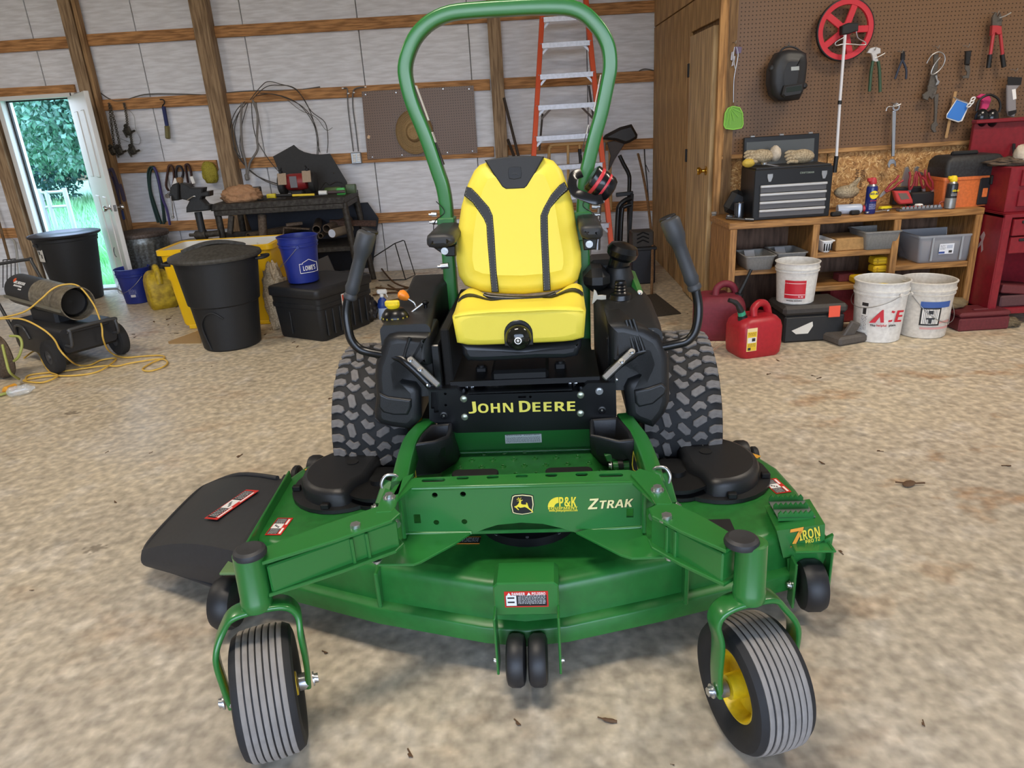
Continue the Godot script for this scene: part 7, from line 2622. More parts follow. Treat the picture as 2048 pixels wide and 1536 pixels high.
	for k in [["fixed_jaw", P([-2.9634,1.133,-2.9076,1.1203,-2.876,1.0853,-2.76,1.0783,-2.7727,1.0411,-2.7077,1.0467,-2.7174,.9996,-2.7864,.999,-2.8011,.976,-2.7672,.9259,-2.7341,.9191,-2.7439,.8714,-2.9631,.8653,-2.9527,.9131,-2.9111,.9683,-2.9848,.9919,-2.9778,1.0677]), .12], ["moving_jaw", P([-3.0703,1.0922,-3.033,1.1278,-2.9816,1.1389,-2.9932,1.0781,-3.017,.9794,-3.0813,.9785,-3.0824,1.0169,-3.1142,1.0283,-3.1089,1.0518,-3.0788,1.0548]), .1]]:
		q = mb()
		q.prism(k[1], up_at(V(0, 0, vz + k[2] / 2)), k[2], .01)
		part(k[0], q, vm, t)
	q = mb()
	q.lathe(up_at(V(-2.981,1.172,-6.95) + V(0, -.02, 0)), [U(.02, -.03), U(.03, 0), U(.03, .02), U(.02, .03), U(.001, .032)], 16)
	part("anvil_nub", q, mottled("nub_brown", "8a6a48", .6, 9.0), t)
	q = mb()
	q.cyl(V(-3.077,1.03,-6.88), V(-3.077,1.03,-6.88) + V(.0, 0, .05), .02, .02, 16)
	q.cyl(V(-3.059,1.027,-6.86), V(-3.078,.841,-6.86), .0085, .0085, 10)
	q.ball(V(-3.079,.836,-6.86), Vector3.ONE * .014, 10)
	part("vise_handle", q, mat("chrome", ""), t)
	q = mb()
	q.tube([V(-2.92,.98,-6.88), V(-2.854,1.01,-6.86), V(-2.831,1.008,-6.86)], .006, 8, false, 4)
	part("lock_lever", q, mat("chrome", ""), t)
	q = mb()
	q.cyl(V(-2.883,.857,-6.97), V(-2.881,.663,-6.97), .034, .034, 16)
	part("stand_pipe", q, vm, t)
	q = mb()
	q.cyl(V(-2.958,.64,-6.97), V(-2.715,.648,-6.97), .03, .03, 14)
	q.cyl(V(-2.944,.639,-6.97), V(-2.847,.642,-6.97), .045, .045, 14)
	q.cyl(V(-3.009,.647,-6.97), V(-2.948,.644,-6.97), .016, .016, 10)
	part("swing_arm", q, iron, t)
	# ---- wire coil hung on the girt
	t = thing("wire_coil", "big loose coil of grey wire hung on the girt over the bench", "wire", V(-2.523,1.872,-7.82))
	var wm := mat("wire_dark", "4e4a47", .5, .5)
	var loops: Array = [W([-2.524,1.834,-7.8,-2.631,1.75,-7.8,-2.715,1.611,-7.8,-2.736,1.452,-7.8,-2.677,1.3,-7.8,-2.608,1.171,-7.8,-2.507,1.09,-7.8,-2.31,1.012,-7.8,-2.049,.996,-7.8,-1.896,1.229,-7.8,-1.853,1.473,-7.8,-1.893,1.645,-7.8,-2.021,1.805,-7.8,-2.235,1.888,-7.8,-2.404,1.878,-7.8]), W([-2.499,1.822,-7.78,-2.617,1.711,-7.78,-2.705,1.548,-7.78,-2.691,1.327,-7.78,-2.604,1.182,-7.78,-2.478,1.074,-7.78,-2.203,.987,-7.78,-1.991,1.06,-7.78,-1.863,1.278,-7.78,-1.843,1.546,-7.78,-1.939,1.743,-7.78,-2.157,1.864,-7.78,-2.352,1.903,-7.78]), W([-2.474,1.845,-7.81,-2.352,1.955,-7.81,-2.262,2.006,-7.81,-2.146,1.976,-7.81,-2.004,1.921,-7.81,-1.914,1.789,-7.81,-1.863,1.595,-7.81,-1.855,1.375,-7.81,-1.846,1.3,-7.81]), W([-2.441,1.852,-7.79,-2.296,1.951,-7.79,-2.168,1.967,-7.79,-1.989,1.92,-7.79,-1.871,1.706,-7.79,-1.746,1.588,-7.79,-1.741,1.418,-7.79,-1.77,1.292,-7.79]), W([-2.461,1.816,-7.8,-2.481,1.655,-7.8,-2.476,1.485,-7.8,-2.421,1.335,-7.8,-2.334,1.18,-7.8,-2.263,1.1,-7.8]), W([-2.553,1.822,-7.82,-2.674,1.618,-7.82,-2.692,1.473,-7.82,-2.678,1.275,-7.82]), W([-2.496,1.818,-7.8,-2.587,1.637,-7.8,-2.654,1.422,-7.8,-2.64,1.223,-7.8]), W([-2.594,1.171,-7.79,-2.458,1.052,-7.79,-2.26,.979,-7.79,-2.102,.98,-7.79]), W([-2.094,1.823,-7.8,-1.983,1.722,-7.8,-1.832,1.641,-7.8,-1.749,1.516,-7.8,-1.679,1.536,-7.8])]
	var wi := 0
	for l in loops:
		var w := mb()
		w.tube(l, .0042 if wi < 8 else .0025, 6, false, 5)
		part("wire_loop", w, wm, t)
		wi += 1
	for l in [W([-2.549,1.825,-7.78,-2.591,1.661,-7.78,-2.626,1.421,-7.78,-2.623,1.223,-7.78,-2.637,1.094,-7.78]), W([-2.436,1.842,-7.77,-2.412,1.699,-7.77,-2.457,1.485,-7.77,-2.474,1.364,-7.77,-2.573,1.246,-7.77,-2.622,1.124,-7.77])]:
		var w := mb()
		w.tube(l, .012, 8, false, 6)
		part("flex_cable", w, mat("cable_flex", "7d7874", .55), t)
	q = mb()
	q.box(V(-2.631,1.104,-7.77), V(.045, .07, .04), .012)
	part("cable_plug", q, mat("cable_flex", ""), t)
	# ---- outlet box with two conduits
	t = thing("outlet_box", "metal box with four white outlets on the girt, fed by two thin conduits", "outlet", V(-1.483,1.222,-7.85))
	q = mb()
	q.box(V(-1.483,1.222,-7.85), V(.11, .115, .05), .008)
	part("box_body", q, mat("galv_box", "b4b8bc", .35, .7), t)
	for p in W([-1.499,1.245,-7.822,-1.454,1.247,-7.822,-1.502,1.202,-7.822,-1.457,1.205,-7.822]):
		q = mb()
		q.box(p, V(.034, .038, .008), .004)
		var op := part("socket", q, mat("print_white", ""), t)
		q = mb()
		for s in [-1, 1]: q.box(p + V(s * .006, .003, .0045), V(.003, .01, .001))
		part("slots", q, mat("slot_dark", "3a3a3c", .6), op)
	for l in [W([-1.524,1.9,-7.85,-1.489,1.898,-7.85,-1.492,1.837,-7.85,-1.503,1.719,-7.85,-1.506,1.477,-7.85,-1.506,1.289,-7.85]), W([-1.315,1.902,-7.85,-1.398,1.893,-7.85,-1.433,1.857,-7.85,-1.453,1.716,-7.85,-1.451,1.498,-7.85,-1.454,1.286,-7.85])]:
		q = mb()
		q.tube(l, .0065, 8, false, 4)
		part("conduit", q, mat("conduit_grey", "6d6c6c", .4, .5), t)
	for p in W([-1.529,1.902,-7.84,-1.478,1.85,-7.84,-1.421,1.856,-7.84,-1.298,1.901,-7.84]):
		q = mb()
		q.box(p, V(.02, .012, .02), .003)
		part("cable_clip", q, mat("print_white", ""), t)
	# ---- small pegboard with straw hat
	var pb: Vector3 = V(-.793,1.533,-7.85)
	t = thing("pegboard_panel", "small brown pegboard screwed to the girts behind the roll bar", "pegboard", pb)
	q = mb()
	q.prism(P([-1.3458,1.8616,-.2033,1.8527,-.2117,1.1973,-1.3702,1.2005]), up_at(V(0, 0, -7.852)), .006)
	part("board", q, mats["pegboard_brown"], t)
	for p in W([-1.309,1.831,-7.851,-.997,1.832,-7.851,-.516,1.838,-7.851,-.252,1.823,-7.851,-1.315,1.222,-7.851,-1.004,1.224,-7.851,-.526,1.221,-7.851,-.263,1.22,-7.851]):
		q = mb()
		q.cyl(p, p + V(0, 0, .004), .006, .006, 10)
		part("screw", q, mat("zinc", ""), t)
	q = mb()
	q.box(V(-1.328,1.422,-7.846), V(.028, .035, .006), .002, Basis(BACK, -.4))
	part("paper_tag", q, mat("tag_cream", "d9b894", .7), t)
	var hc: Vector3 = V(-.848,1.443,-7.84)
	t = thing("straw_hat", "round straw hat hanging on the small pegboard", "hat", hc)
	var straw := mottled("straw", "c0a070", .85, 20.0, .0, true)
	q = mb()
	var hp := [U(.215, .03), U(.22, .022), U(.2, .006), U(.15, .004), U(.1, .02), U(.092, .05), U(.085, .09), U(.07, .108), U(.045, .112), U(.02, .1), U(.001, .098)]
	q.lathe(Transform3D(Basis(RIGHT, BACK, Vector3.DOWN), hc), hp, 40, false, .88, 1.0)
	part("hat_body", q, straw, t)
	for k in 6:
		q = mb()
		var r := .11 + k * .018
		var ring := []
		for j in 32: ring.append(hc + V(cos(TAU * j / 32) * r * .88, sin(TAU * j / 32) * r, .011 + .0002 * k + (.012 if k == 5 else .0)))
		q.tube(ring, .0035, 5, true)
		part("braid_ring", q, straw, t)
	middle()

func middle():
	# ---- orange step ladder leaning on the wall
	var t := thing("step_ladder", "orange fiberglass step ladder with aluminium steps leaning against the wall", "ladder", V(.72, 0, -7.0))
	var org := mat("ladder_orange", "e2582c", .5)
	var alu := mottled("aluminium", "b9b7bb", .38, 4.0, .6)
	var q := mb()
	# feet stand out from the wall, tops rest nearer to it
	var rl := [[V(.291,.776,-6.98), V(.509,2.462,-7.55)], [V(1.043,.249,-6.85), V(.92,2.545,-7.55)]]
	for r in rl:
		var a: Vector3 = r[0]
		var b: Vector3 = r[1]
		var d := (b - a) / (b.y - a.y)
		a = a - d * a.y
		b = b + d * .25
		q = mb()
		q.bar(a, b, .045, .075, BACK, .004)
		part("side_rail", q, org, t)
		r[0] = a; r[1] = b
	for py in [[V(.72,2.376,-7.5)], [V(.707,2.148,-7.43)], [V(.701,1.873,-7.36)], [V(.685,1.602,-7.28)], [V(.655,1.329,-7.2)], [V(.687,1.061,-7.12)], [V(.72,.791,-7.04)], [V(.706,.514,-6.98)], [V(.69,.228,-6.9)]]:
		var y: float = py[0].y
		var a: Vector3 = rl[0][0].lerp(rl[0][1], y / rl[0][1].y)
		var b: Vector3 = rl[1][0].lerp(rl[1][1], y / rl[1][1].y)
		q = mb()
		q.bar(a + V(.012, .012, .02), b + V(-.012, .012, .02), .09, .006, UP, .001)
		q.bar(a + V(.012, -.008, .064), b + V(-.012, -.008, .064), .005, .042, UP)
		var so := part("step", q, alu, t)
		for e in [[a, 1.0], [b, -1.0]]:
			q = mb()
			q.bar(e[0] + V(e[1] * .014, -.075, .035), e[0] + V(e[1] * .075, -.012, .035), .02, .004, BACK)
			part("gusset", q, alu, so)
			for k in 2:
				q = mb()
				var p: Vector3 = e[0] + V(0, .012 - .05 * k, .038)
				q.ball(p, V(.006, .006, .004), 8)
				part("rivet", q, alu, so)
	for e in [[V(.466,1.54,-7.5), V(.427,1.199,-7.6)], [V(.931,1.769,-7.5), V(1.023,1.164,-7.6)]]:
		q = mb()
		q.bar(e[0], e[1], .02, .02, BACK)
		part("rear_leg", q, mat("leg_dark", "55514e", .5, .4), t)
	for e in [[V(.562,1.605,-7.3), V(.454,1.494,-7.5)], [V(.831,1.58,-7.3), V(.96,1.474,-7.5)]]:
		q = mb()
		q.bar(e[0], e[1], .02, .006, BACK)
		part("brace", q, alu, t)
	# ---- cream tubular frame behind the ladder
	t = thing("cream_rack", "cream painted tubular frame standing behind the orange ladder", "metal frame", V(.8, 0, -7.68))
	var cream := mat("cream_tube", "c9a066", .45)
	q = mb()
	q.tube([V(.505,.587,-7.68) , V(.528,1.151,-7.68), V(.551,1.218,-7.68), V(.603,1.235,-7.68), V(1.082,1.231,-7.68), V(1.138,1.208,-7.68), V(1.158,1.153,-7.68), V(1.156,.93,-7.68), V(1.163,.547,-7.68)], .017, 10, false, 4)
	part("outer_tube", q, cream, t)
	for p in [[V(.726,1.228,-7.68), V(.715,.677,-7.68)], [V(.845,1.225,-7.68), V(.849,1.171,-7.68)]]:
		q = mb()
		q.cyl(p[0], p[1], .014, .014, 10)
		part("rung", q, cream, t)
	q = MB.new(V(.835,.979,-7.6))
	q.cyl(V(.835,1.185,-7.6), V(.844,1.029,-7.58), .018, .018, 10)
	q.cyl(V(.844,1.029,-7.58), V(.822,.087,-7.4), .013, .013, 10)
	solo("long_tool", q, mat("cable_black", ""), "black-gripped tool handle standing inside the cream tube frame", "tool")
	q = MB.new(V(1.036,.697,-7.3))
	q.cyl(V(1.078,1.23,-7.55), V(.978,.503,-7.3), .02, .02, 12)
	q.cyl(V(.978,.503,-7.3), V(.956,.21,-7.25), .028, .028, 12)
	solo("conduit_pole", q, mat("galv_box", ""), "grey metal pole with a dark foot, upright at the right rail of the ladder", "pole")
	# ---- black rubber scoop and the dark hand truck
	var blk := mottled("scoop_black", "2a2624", .5, 4.0)
	t = thing("plastic_scoop", "black shovel-like plastic scoop standing upside down right of the ladder", "shovel", V(1.206,1.012,-7.5))
	q = mb()
	q.prism(P([1.0508,1.2672,1.0866,1.3095,1.2336,1.3727,1.3447,1.3937,1.4036,1.291,1.3978,1.258,1.3272,1.2231,1.28,1.2114,1.1859,1.2481]), up_at(V(0, 0, -7.45)), .1, .025)
	part("scoop_blade", q, blk, t)
	q = mb()
	q.prism(P([1.1034,1.2363,1.1741,1.2488,1.28,1.2114,1.2325,1.1446,1.1727,1.0578,1.1243,.9683,1.1123,.969,1.1375,1.1052]), up_at(V(0, 0, -7.5)), .02, .004)
	part("scoop_back", q, mottled("scoop_brown", "40342c", .55, 4.0), t)
	t = thing("hand_truck", "black steel hand truck with bent tube handles against the wall", "hand truck", V(1.22, 0, -7.2))
	var bt := mat("tube_black", "191a1c", .35, .2)
	q = mb()
	q.tube([V(1.21,1.109,-7.4), V(1.25,1.025,-7.4), V(1.3,.931,-7.4), V(1.31,.857,-7.4), V(1.296,.676,-7.35), V(1.27,.148,-7.2)], .02, 10, false, 4)
	part("handle_tube", q, bt, t)
	q = mb()
	q.tube([V(1.129,.14,-7.15), V(1.168,.548,-7.25), V(1.185,.634,-7.26), V(1.242,.683,-7.27), V(1.304,.703,-7.28)], .026, 10, false, 4)
	q.tube([V(1.165,.144,-7.12), V(1.2,.576,-7.2), V(1.23,.633,-7.2), V(1.29,.649,-7.2)], .02, 10, false, 4)
	part("side_tube", q, bt, t)
	q = mb()
	q.bar(V(1.317,.739,-7.3), V(1.251,.158,-7.15), .035, .03, BACK, .004)
	q.bar(V(1.16,.737,-7.32), V(1.331,.746,-7.32), .03, .04, UP, .004)
	part("cross_plate", q, bt, t)
	# ---- black vented crate
	var cr := V(1.281, 0, -6.6)
	t = thing("vented_case", "black box with a vented dark case on it, by the plywood wall corner", "case", cr)
	q = mb()
	var ct: Vector3 = V(1.261,.329,-6.5)
	q.box(V(cr.x, ct.y / 2, cr.z), V(.22, ct.y, .2), .012)
	part("case_body", q, mottled("case_navy", "20232c", .55, 5.0), t)
	q = mb()
	q.box(V(cr.x, ct.y + .0, cr.z), V(.24, .03, .22), .006)
	part("case_rim", q, mat("rim_black", "17181a", .5), t)
	var tt: Vector3 = V(1.288,.483,-6.62)
	q = mb()
	q.box(V(cr.x, (ct.y + tt.y) / 2, cr.z - .02), V(.2, tt.y - ct.y, .16), .01)
	part("upper_case", q, mottled("case_brown", "3b352f", .6, 6.0), t)
	for k in 3:
		q = mb()
		for s in [-1, 1]: q.bar(V(cr.x + s * .055, ct.y + .05 + k * .035, cr.z + .062), V(cr.x, ct.y + .075 + k * .035, cr.z + .062), .012, .008, BACK)
		part("vent_slot", q, mat("void_black", "050506", .9), t)
	# ---- poles, rods, stick, mat, grey pipe in the corner
	q = MB.new(V(1.268,0,-6.071))
	q.tube([V(1.433,1.101,-7.6), V(1.441,.932,-7.4), V(1.433,.694,-7.1), V(1.403,.496,-6.8), V(1.362,.314,-6.5), V(1.268,0,-6.071)], .013, 8, false, 4)
	solo("wooden_stick", q, wood("stick_wood", "8c6a48", V(6, 1, 6)), "long slightly bent wooden stick leaning in the corner by the plywood wall", "stick")
	q = MB.new(V(1.578,.871,-7.8))
	q.tube([V(1.542,1.135,-7.82), V(1.549,.999,-7.82), V(1.567,.81,-7.8), V(1.581,.614,-7.78)], .006, 6, false, 4)
	q.tube([V(1.555,.974,-7.8), V(1.588,.901,-7.8)], .004, 6)
	solo("thin_rod", q, mat("dark_iron", ""), "thin dark rod with a side twig behind the wooden stick", "rod")
	for r in [[V(.098,1.714,-7.75), V(.201,1.191,-7.55), .014, "long dark iron bar leaning on the wall between the post and the ladder"], [V(.114,1.312,-7.7), V(.159,1.169,-7.55), .016, "short dark iron bar tip in front of the long bar, left of the ladder"]]:
		q = MB.new(r[1])
		var a: Vector3 = r[0]
		var b: Vector3 = r[1]
		b = a + (b - a) * (a.y / (a.y - b.y))
		q.cyl(a, b, r[2], r[2], 8)
		solo("iron_bar", q, mat("bar_brown", "40362e", .6, .3), r[3], "bar", "iron bars by the post")
	q = MB.new(V(1.317,0,-5.668))
	q.prism(P([1.2066,-6.0498,1.309,-6.079,1.3625,-5.4012,1.1273,-5.3516]), xf(RIGHT, BACK, V(0, 0, 0)), .01, .002)
	var mt := solo("door_mat", q, mottled("mat_dark", "4a4238", .95, 12.0, .0, true), "dark worn door mat on the floor in front of the plywood wall door", "mat")
	mt.position.y += .0
	q = MB.new(V(1.674,0,-5.782))
	q.cyl(V(1.532,.787,-5.2), V(1.661,0,-5.734), .016, .016, 12)
	q.cyl(V(1.532,.791,-5.2) , V(1.532,.791,-5.2) + V(0, .012, 0), .02, .02, 12)
	solo("grey_pipe", q, mottled("pvc_grey", "a29a90", .5, 6.0), "grey plastic pipe leaning in the corner between door and shelf unit", "pipe")
	# ---- ear muffs hooked over the right leg of the roll bar
	var ec: Vector3 = V(.364,1.26,-2.721)
	t = thing("ear_muffs", "black and red ear muffs hooked over the right leg of the roll bar", "ear muffs", ec)
	var gl := mat("muff_black", "141417", .22)
	var red := mat("muff_red", "c2323c", .35)
	var ax := V(.74, -.55, .25).normalized()
	for s in [[.0, .0]]:
		q = mb()
		var c := ec + V(.01, .012, .03)
		var f := Transform3D(xf(BACK, ax, c).basis, c)
		q.lathe(f, [U(.034, -.05), U(.042, -.045), U(.042, -.03), U(.036, -.028)], 28, true, 1.0, 1.2)
		part("cushion", q, gl, t)
		q = mb()
		q.lathe(f, [U(.041, -.03), U(.0435, -.026), U(.0435, -.018), U(.04, -.015)], 28, true, 1.0, 1.2)
		part("red_ring", q, red, t)
		q = mb()
		q.lathe(f, [U(.041, -.016), U(.0425, -.005), U(.041, .006)], 28, true, 1.0, 1.2)
		part("ear_cup", q, gl, t)
		q = mb()
		q.lathe(f, [U(.041, .005), U(.0425, .009), U(.0415, .014)], 28, true, 1.0, 1.2)
		part("red_ring", q, red, t)
		q = mb()
		q.lathe(f, [U(.041, .013), U(.04, .03), U(.034, .042), U(.02, .048), U(.001, .049)], 28, true, 1.0, 1.2)
		part("ear_cup", q, gl, t)
	q = mb()
	q.sweep(MB.spline([V(.301,1.317,-2.705), V(.272,1.31,-2.677), V(.262,1.284,-2.658), V(.271,1.256,-2.647), V(.302,1.24,-2.635), V(.341,1.225,-2.632), V(.368,1.228,-2.641)], 6), rrect(.035, .008, .003, 2), V(.2, .3, 1).normalized())
	part("head_band", q, gl, t)

func tray(t: Node3D, called: String, c: Vector3, w: float, d: float, h: float, m: Material, wall := .006, lip := .008):
	var q := mb()
	var rings := []
	for k in [[.0, -.02], [.006, -.014], [h * .92, .0], [h * .93, lip], [h, lip], [h, -wall * .5], [.012, -.018 - wall]]:
		var ring := []
		for p in rrect(w + 2 * k[1], d + 2 * k[1], .02, 3): ring.append(c + V(p.x, k[0], p.y))
		rings.append(ring)
	q.loft(rings, true, true, {2: true, 3: true, 4: true, 5: true}, 1.3)
	part(called, q, m, t)

func blocky(called: String, c: Vector3, s: Vector3, m: Material, label: String, cat: String, group := "", turn := .0, bev := .006) -> MeshInstance3D:
	var q := MB.new(c)
	q.box(c + V(0, s.y / 2, 0), s, bev, ry(turn))
	return solo(called, q, m, label, cat, group)

func right_side():
	var oak := wood("shelf_oak", "b08048", V(.6, 6, 6), .5)
	var oakv := wood("shelf_oak_upright", "b08048", V(6, .6, 6), .5)
	# ---- low shelf unit
	var x0 := 1.52
	var x1 := 3.24
	var zf := -4.8
	var zb := -5.26
	var top := .775
	var t := thing("shelf_unit", "long low oak shelf unit under the tool wall, full of boxes", "shelf", V(2.38, 0, -5.03))
	var q := mb()
	q.box(V((x0 + x1) / 2, top - .022, (zf + zb) / 2), V(x1 - x0, .044, zf - zb), .004)
	part("top_board", q, oak, t)
	var div := [x0 + .02, 2.112, 2.661, x1 - .03]
	for k in 4:
		q = mb()
		q.box(V(div[k], (top - .044) / 2, (zf + zb) / 2), V(.02, top - .044, zf - zb - .02), .002)
		var so := part("side_panel" if k in [0, 3] else "divider", q, oakv, t)
		q = mb()
		q.box(V(div[k] + (.012 if k == 0 else .0), (top - .044) / 2, zf - .008), V(.046, top - .044, .02), .002)
		part("stile", q, oakv, so)
	q = mb()
	q.box(V((x0 + x1) / 2, .38, zb + .006), V(x1 - x0 - .02, .72, .008))
	part("back_panel", q, wood("shelf_back", "6a5140", V(3, .5, 3)), t)
	var sh := [[0, .449], [1, .536], [1, .302], [2, .415], [0, .06], [2, .06]]
	for s in sh:
		q = mb()
		var a: float = div[s[0]] + .012
		var b: float = div[s[0] + 1] - .012
		q.box(V((a + b) / 2, s[1] - .018, (zf + zb) / 2), V(b - a, .036, zf - zb - .02), .003)
		part("shelf_board", q, oak, t)
	# ---- boxes on the shelves
	var grey := mottled("tray_grey", "8b8984", .55, 8.0)
	for k in [[V(1.74,.451,-4.9), 0, .2, "left one of the two grey trays on the left shelf, papers inside"], [V(1.974,.427,-4.95), 0, .2, "right one of the two grey trays on the left shelf, behind the white bucket"], [V(2.569,.536,-4.92), 1, .24, "grey tray on the upper middle shelf, right of the cardboard box"]]:
		var c := V(k[0].x, sh[k[1]][1], k[0].z)
		t = thing("plastic_tray", k[3], "tray", c, "grey trays on the shelves")
		tray(t, "tray", c, k[2], .26, .1 if k[1] == 0 else .125, grey)
		if k[1] == 0:
			q = mb()
			q.box(c + V(-.02, .07, -.04), V(.07, .09, .004), .0, Basis(RIGHT, -.7))
			part("paper", q, mat("paper_grey", "a5a5a6", .7), t)
	var c2: Vector3 = V(2.2,.549,-4.9)
	c2.y = sh[1][1]
	t = thing("basket", "small white slotted basket at the left end of the upper middle shelf", "basket", c2)
	tray(t, "basket_body", c2, .075, .22, .085, mat("print_white", ""))
	for k in 4:
		q = mb()
		q.box(c2 + V(-.024 + k * .016, .04, .104), V(.007, .05, .006))
		part("slot", q, mat("void_black", "050506", .9), t)
	var cc := V(2.376, sh[1][1], -4.95)
	blocky("cardboard_box", cc, V(.21, .085, .24), mottled("cardboard", "b48a54", .8, 5.0), "flat cardboard box on the upper middle shelf", "box")
	var yl := mat("case_yellow", "e2b81e", .45)
	for k in [[V(2.617,.351,-4.9), .0, "upper one of two stacked yellow cases on the lower middle shelf", .115], [V(2.621,.315,-4.9), .0, "second yellow case of the stack, just above the black case", .058], [V(2.474,.318,-4.86), .0, "single yellow case lying left of the stacked ones on the lower middle shelf", .0]]:
		var c := V(k[0].x, sh[2][1] + k[3], k[0].z)
		t = thing("drill_bit_case", k[2], "case", c, "yellow cases")
		q = mb()
		q.box(c + V(0, .026, 0), V(.115, .05, .09), .01)
		part("case_body", q, yl, t)
		q = mb()
		q.box(c + V(0, .026, .044), V(.118, .005, .006))
		for s in [-1, 1]: q.box(c + V(s * .033, .026, .045), V(.012, .03, .005), .001)
		part("case_seam", q, mat("case_amber", "b98f14", .5), t)
	var c3 := V(2.625, sh[2][1], -4.9)
	blocky("black_case", c3, V(.13, .056, .1), mat("cable_black", ""), "black case at the bottom of the yellow stack on the lower middle shelf", "case")
	blocky("red_case", V(2.403, sh[2][1], -4.95), V(.11, .055, .1), mottled("case_red_dull", "6a2c30", .5, 9.0), "dull dark red case at the back left of the yellow cases", "case")
	var cl := mat("clear_tote", "b8bcc2", .14)
	cl.transparency = BaseMaterial3D.TRANSPARENCY_ALPHA
	cl.albedo_color.a = .45
	cl.roughness = .2
	var c4 := V(3.03, sh[3][1], -4.97)
	t = thing("clear_tote", "large frosted clear plastic tote with a white label on the right shelf", "storage tote", c4)
	tray(t, "tote_body", c4, .38, .3, .19, cl, .004, .012)
	for s in [-.1, .1]:
		q = mb()
		q.box(c4 + V(s, .1, .156), V(.014, .17, .008), .003)
		part("tote_rib", q, mat("tote_rib", "9fa4a8", .3), t)
	part("label", decal(up_at(c4 + V(.0, .095, .1515)), .1, .07), printed("tote_label", 60, 42, func(im): im.fill(Color("e4e6ea")); im.fill_rect(Rect2i(0, 32, 24, 8), Color("2c4a90")); im.fill_rect(Rect2i(30, 6, 24, 14), Color("b8c0cc")); im.fill_rect(Rect2i(40, 28, 14, 10), Color("333333")); lines(im, Rect2i(4, 6, 22, 20), 5, 2, Color("777777"))), t)
	for k in [[-.1, .12, "8a5a44"], [.08, .11, "9c8862"], [.0, .08, "6b665e"]]:
		q = MB.new(c4 + V(k[0], .014, 0))
		q.box(c4 + V(k[0], .015 + k[1] / 2, -.01), V(.09, k[1], .2), .006, ry(.2))
		solo("small_box", q, mat("tote_" + k[2], k[2], .7), ["brown box inside the frosted tote, left", "tan box inside the frosted tote, right", "grey box inside the frosted tote, between the brown and tan ones"][int(k[0] > .01) if absf(k[0]) > .01 else 2], "box", "boxes in the tote")
	# ---- open tool chest with four drawers on the shelf unit
	var tc := V(1.95, top, -4.99)
	t = thing("tool_chest", "open black steel tool chest with four silver-edged drawers, on the shelf unit", "tool box", tc)
	var blk := mat("chest_black", "17181b", .35)
	q = mb()
	q.box(tc + V(0, .165, 0), V(.52, .33, .28), .005)
	part("chest_body", q, blk, t)
	var front := tc.z + .14
	for k in 4:
		var y := tc.y + .205 - k * .053
		q = mb()
		q.box(V(tc.x, y - .002, front + .004), V(.44, .046, .014), .002)
		var dr := part("drawer", q, mat("drawer_grey", "5d5d60", .4, .2), t)
		q = mb()
		q.box(V(tc.x, y + .017, front + .014), V(.445, .016, .012), .003)
		part("drawer_pull", q, mat("pull_silver", "dcdcdc", .3, .6), dr)
	for s in [-.16, .2]:
		q = mb()
		q.prism(P([-.018, .05, .018, .05, .018, .03, .008, .0, -.008, .0, -.018, .03]), up_at(V(tc.x + s, tc.y + .25, front + .008)), .006, .001)
		part("latch", q, mat("zinc", ""), t)
	word("CRAFTSMAN", V(1.988,1.065,-4.845) + V(0, 0, -front - .0 + front), V(2.081,1.064,-4.845), .012, UP, mat("zinc_dull", ""), t)
	q = mb()
	q.box(tc + V(.01, .425, -.15), V(.52, .2, .03), .004, Basis(RIGHT, -.08))
	var lid := part("chest_lid", q, blk, t)
	q = mb()
	q.box(tc + V(.0, .415, -.133), V(.47, .16, .006), .001, Basis(RIGHT, -.08))
	part("lid_lining", q, mat("lid_slate", "4e5254", .5), lid)
	for s in [-.2, .0, .2]:
		q = mb()
		q.box(tc + V(s + .01, .53, -.155), V(.03, .012, .02), .003)
		part("lid_catch", q, mat("zinc", ""), lid)
	q = mb()
	q.box(tc + V(0, .336, 0), V(.5, .012, .26), .002)
	part("top_tray", q, mat("tray_dark", "202022", .5), t)
	var lea := mottled("glove_leather", "c3b294", .8, 9.0, .0, true)
	for g in [[V(1.776,1.179,-5), .3, "tan leather work glove on the left of the open tool chest, cuff to the right", 1.0], [V(2.052,1.163,-5), -.1, "tan leather work glove on the right of the open tool chest, fingers to the left", -1.0], [V(2.809,.905,-5.1), 0, "pale leather glove on the shelf top, leaning behind the blue and white spray can", .0]]:
		var c: Vector3 = g[0]
		if g[3] == .0: c = V(2.433,.897,-5.1)
		t = thing("work_glove", g[2], "glove", V(c.x, c.y - .04, c.z), "leather work gloves")
		q = crumple(c, V(.085, .045, .05), int(c.x * 1000), .08, 18)
		part("palm", q, lea, t)
		for k in 4:
			q = mb()
			var d := V(-1, .0, .0) if g[3] != .0 else V(.5, .85, 0)
			var o := c + d * .07 + (V(0, .03 - k * .02, .012 * k) if g[3] != .0 else V(.03 - k * .02, -.01 * k, .01 * k))
			q.tube([o - d * .03, o + d * .02 + V(0, .004, 0), o + d * (.05 - .006 * absf(k - 1.0)) + V(0, -.008, 0)], [.013, .0125, .01, .006], 8, false, 3)
			part("finger", q, lea, t)
		if g[3] == 1.0:
			q = crumple(c + V(.095, .012, 0), V(.035, .05, .045), 8, .15, 14)
			part("cuff", q, mottled("cuff_pale", "d2c5b2", .8, 9.0), t)
	q = MB.new(V(1.697,1.149,-4.93))
	q.cyl(V(1.764,1.134,-4.9), V(1.763,1.146,-4.9), .02, .02, 14)
	q.bar(V(1.771,1.136,-4.9), V(1.866,1.115,-4.9), .014, .012, UP, .003)
	solo("ratchet_wrench", q, mat("chrome", ""), "chrome ratchet wrench on top of the black tool chest in front of the gloves", "wrench")
	q = MB.new(V(1.686,1.163,-4.98))
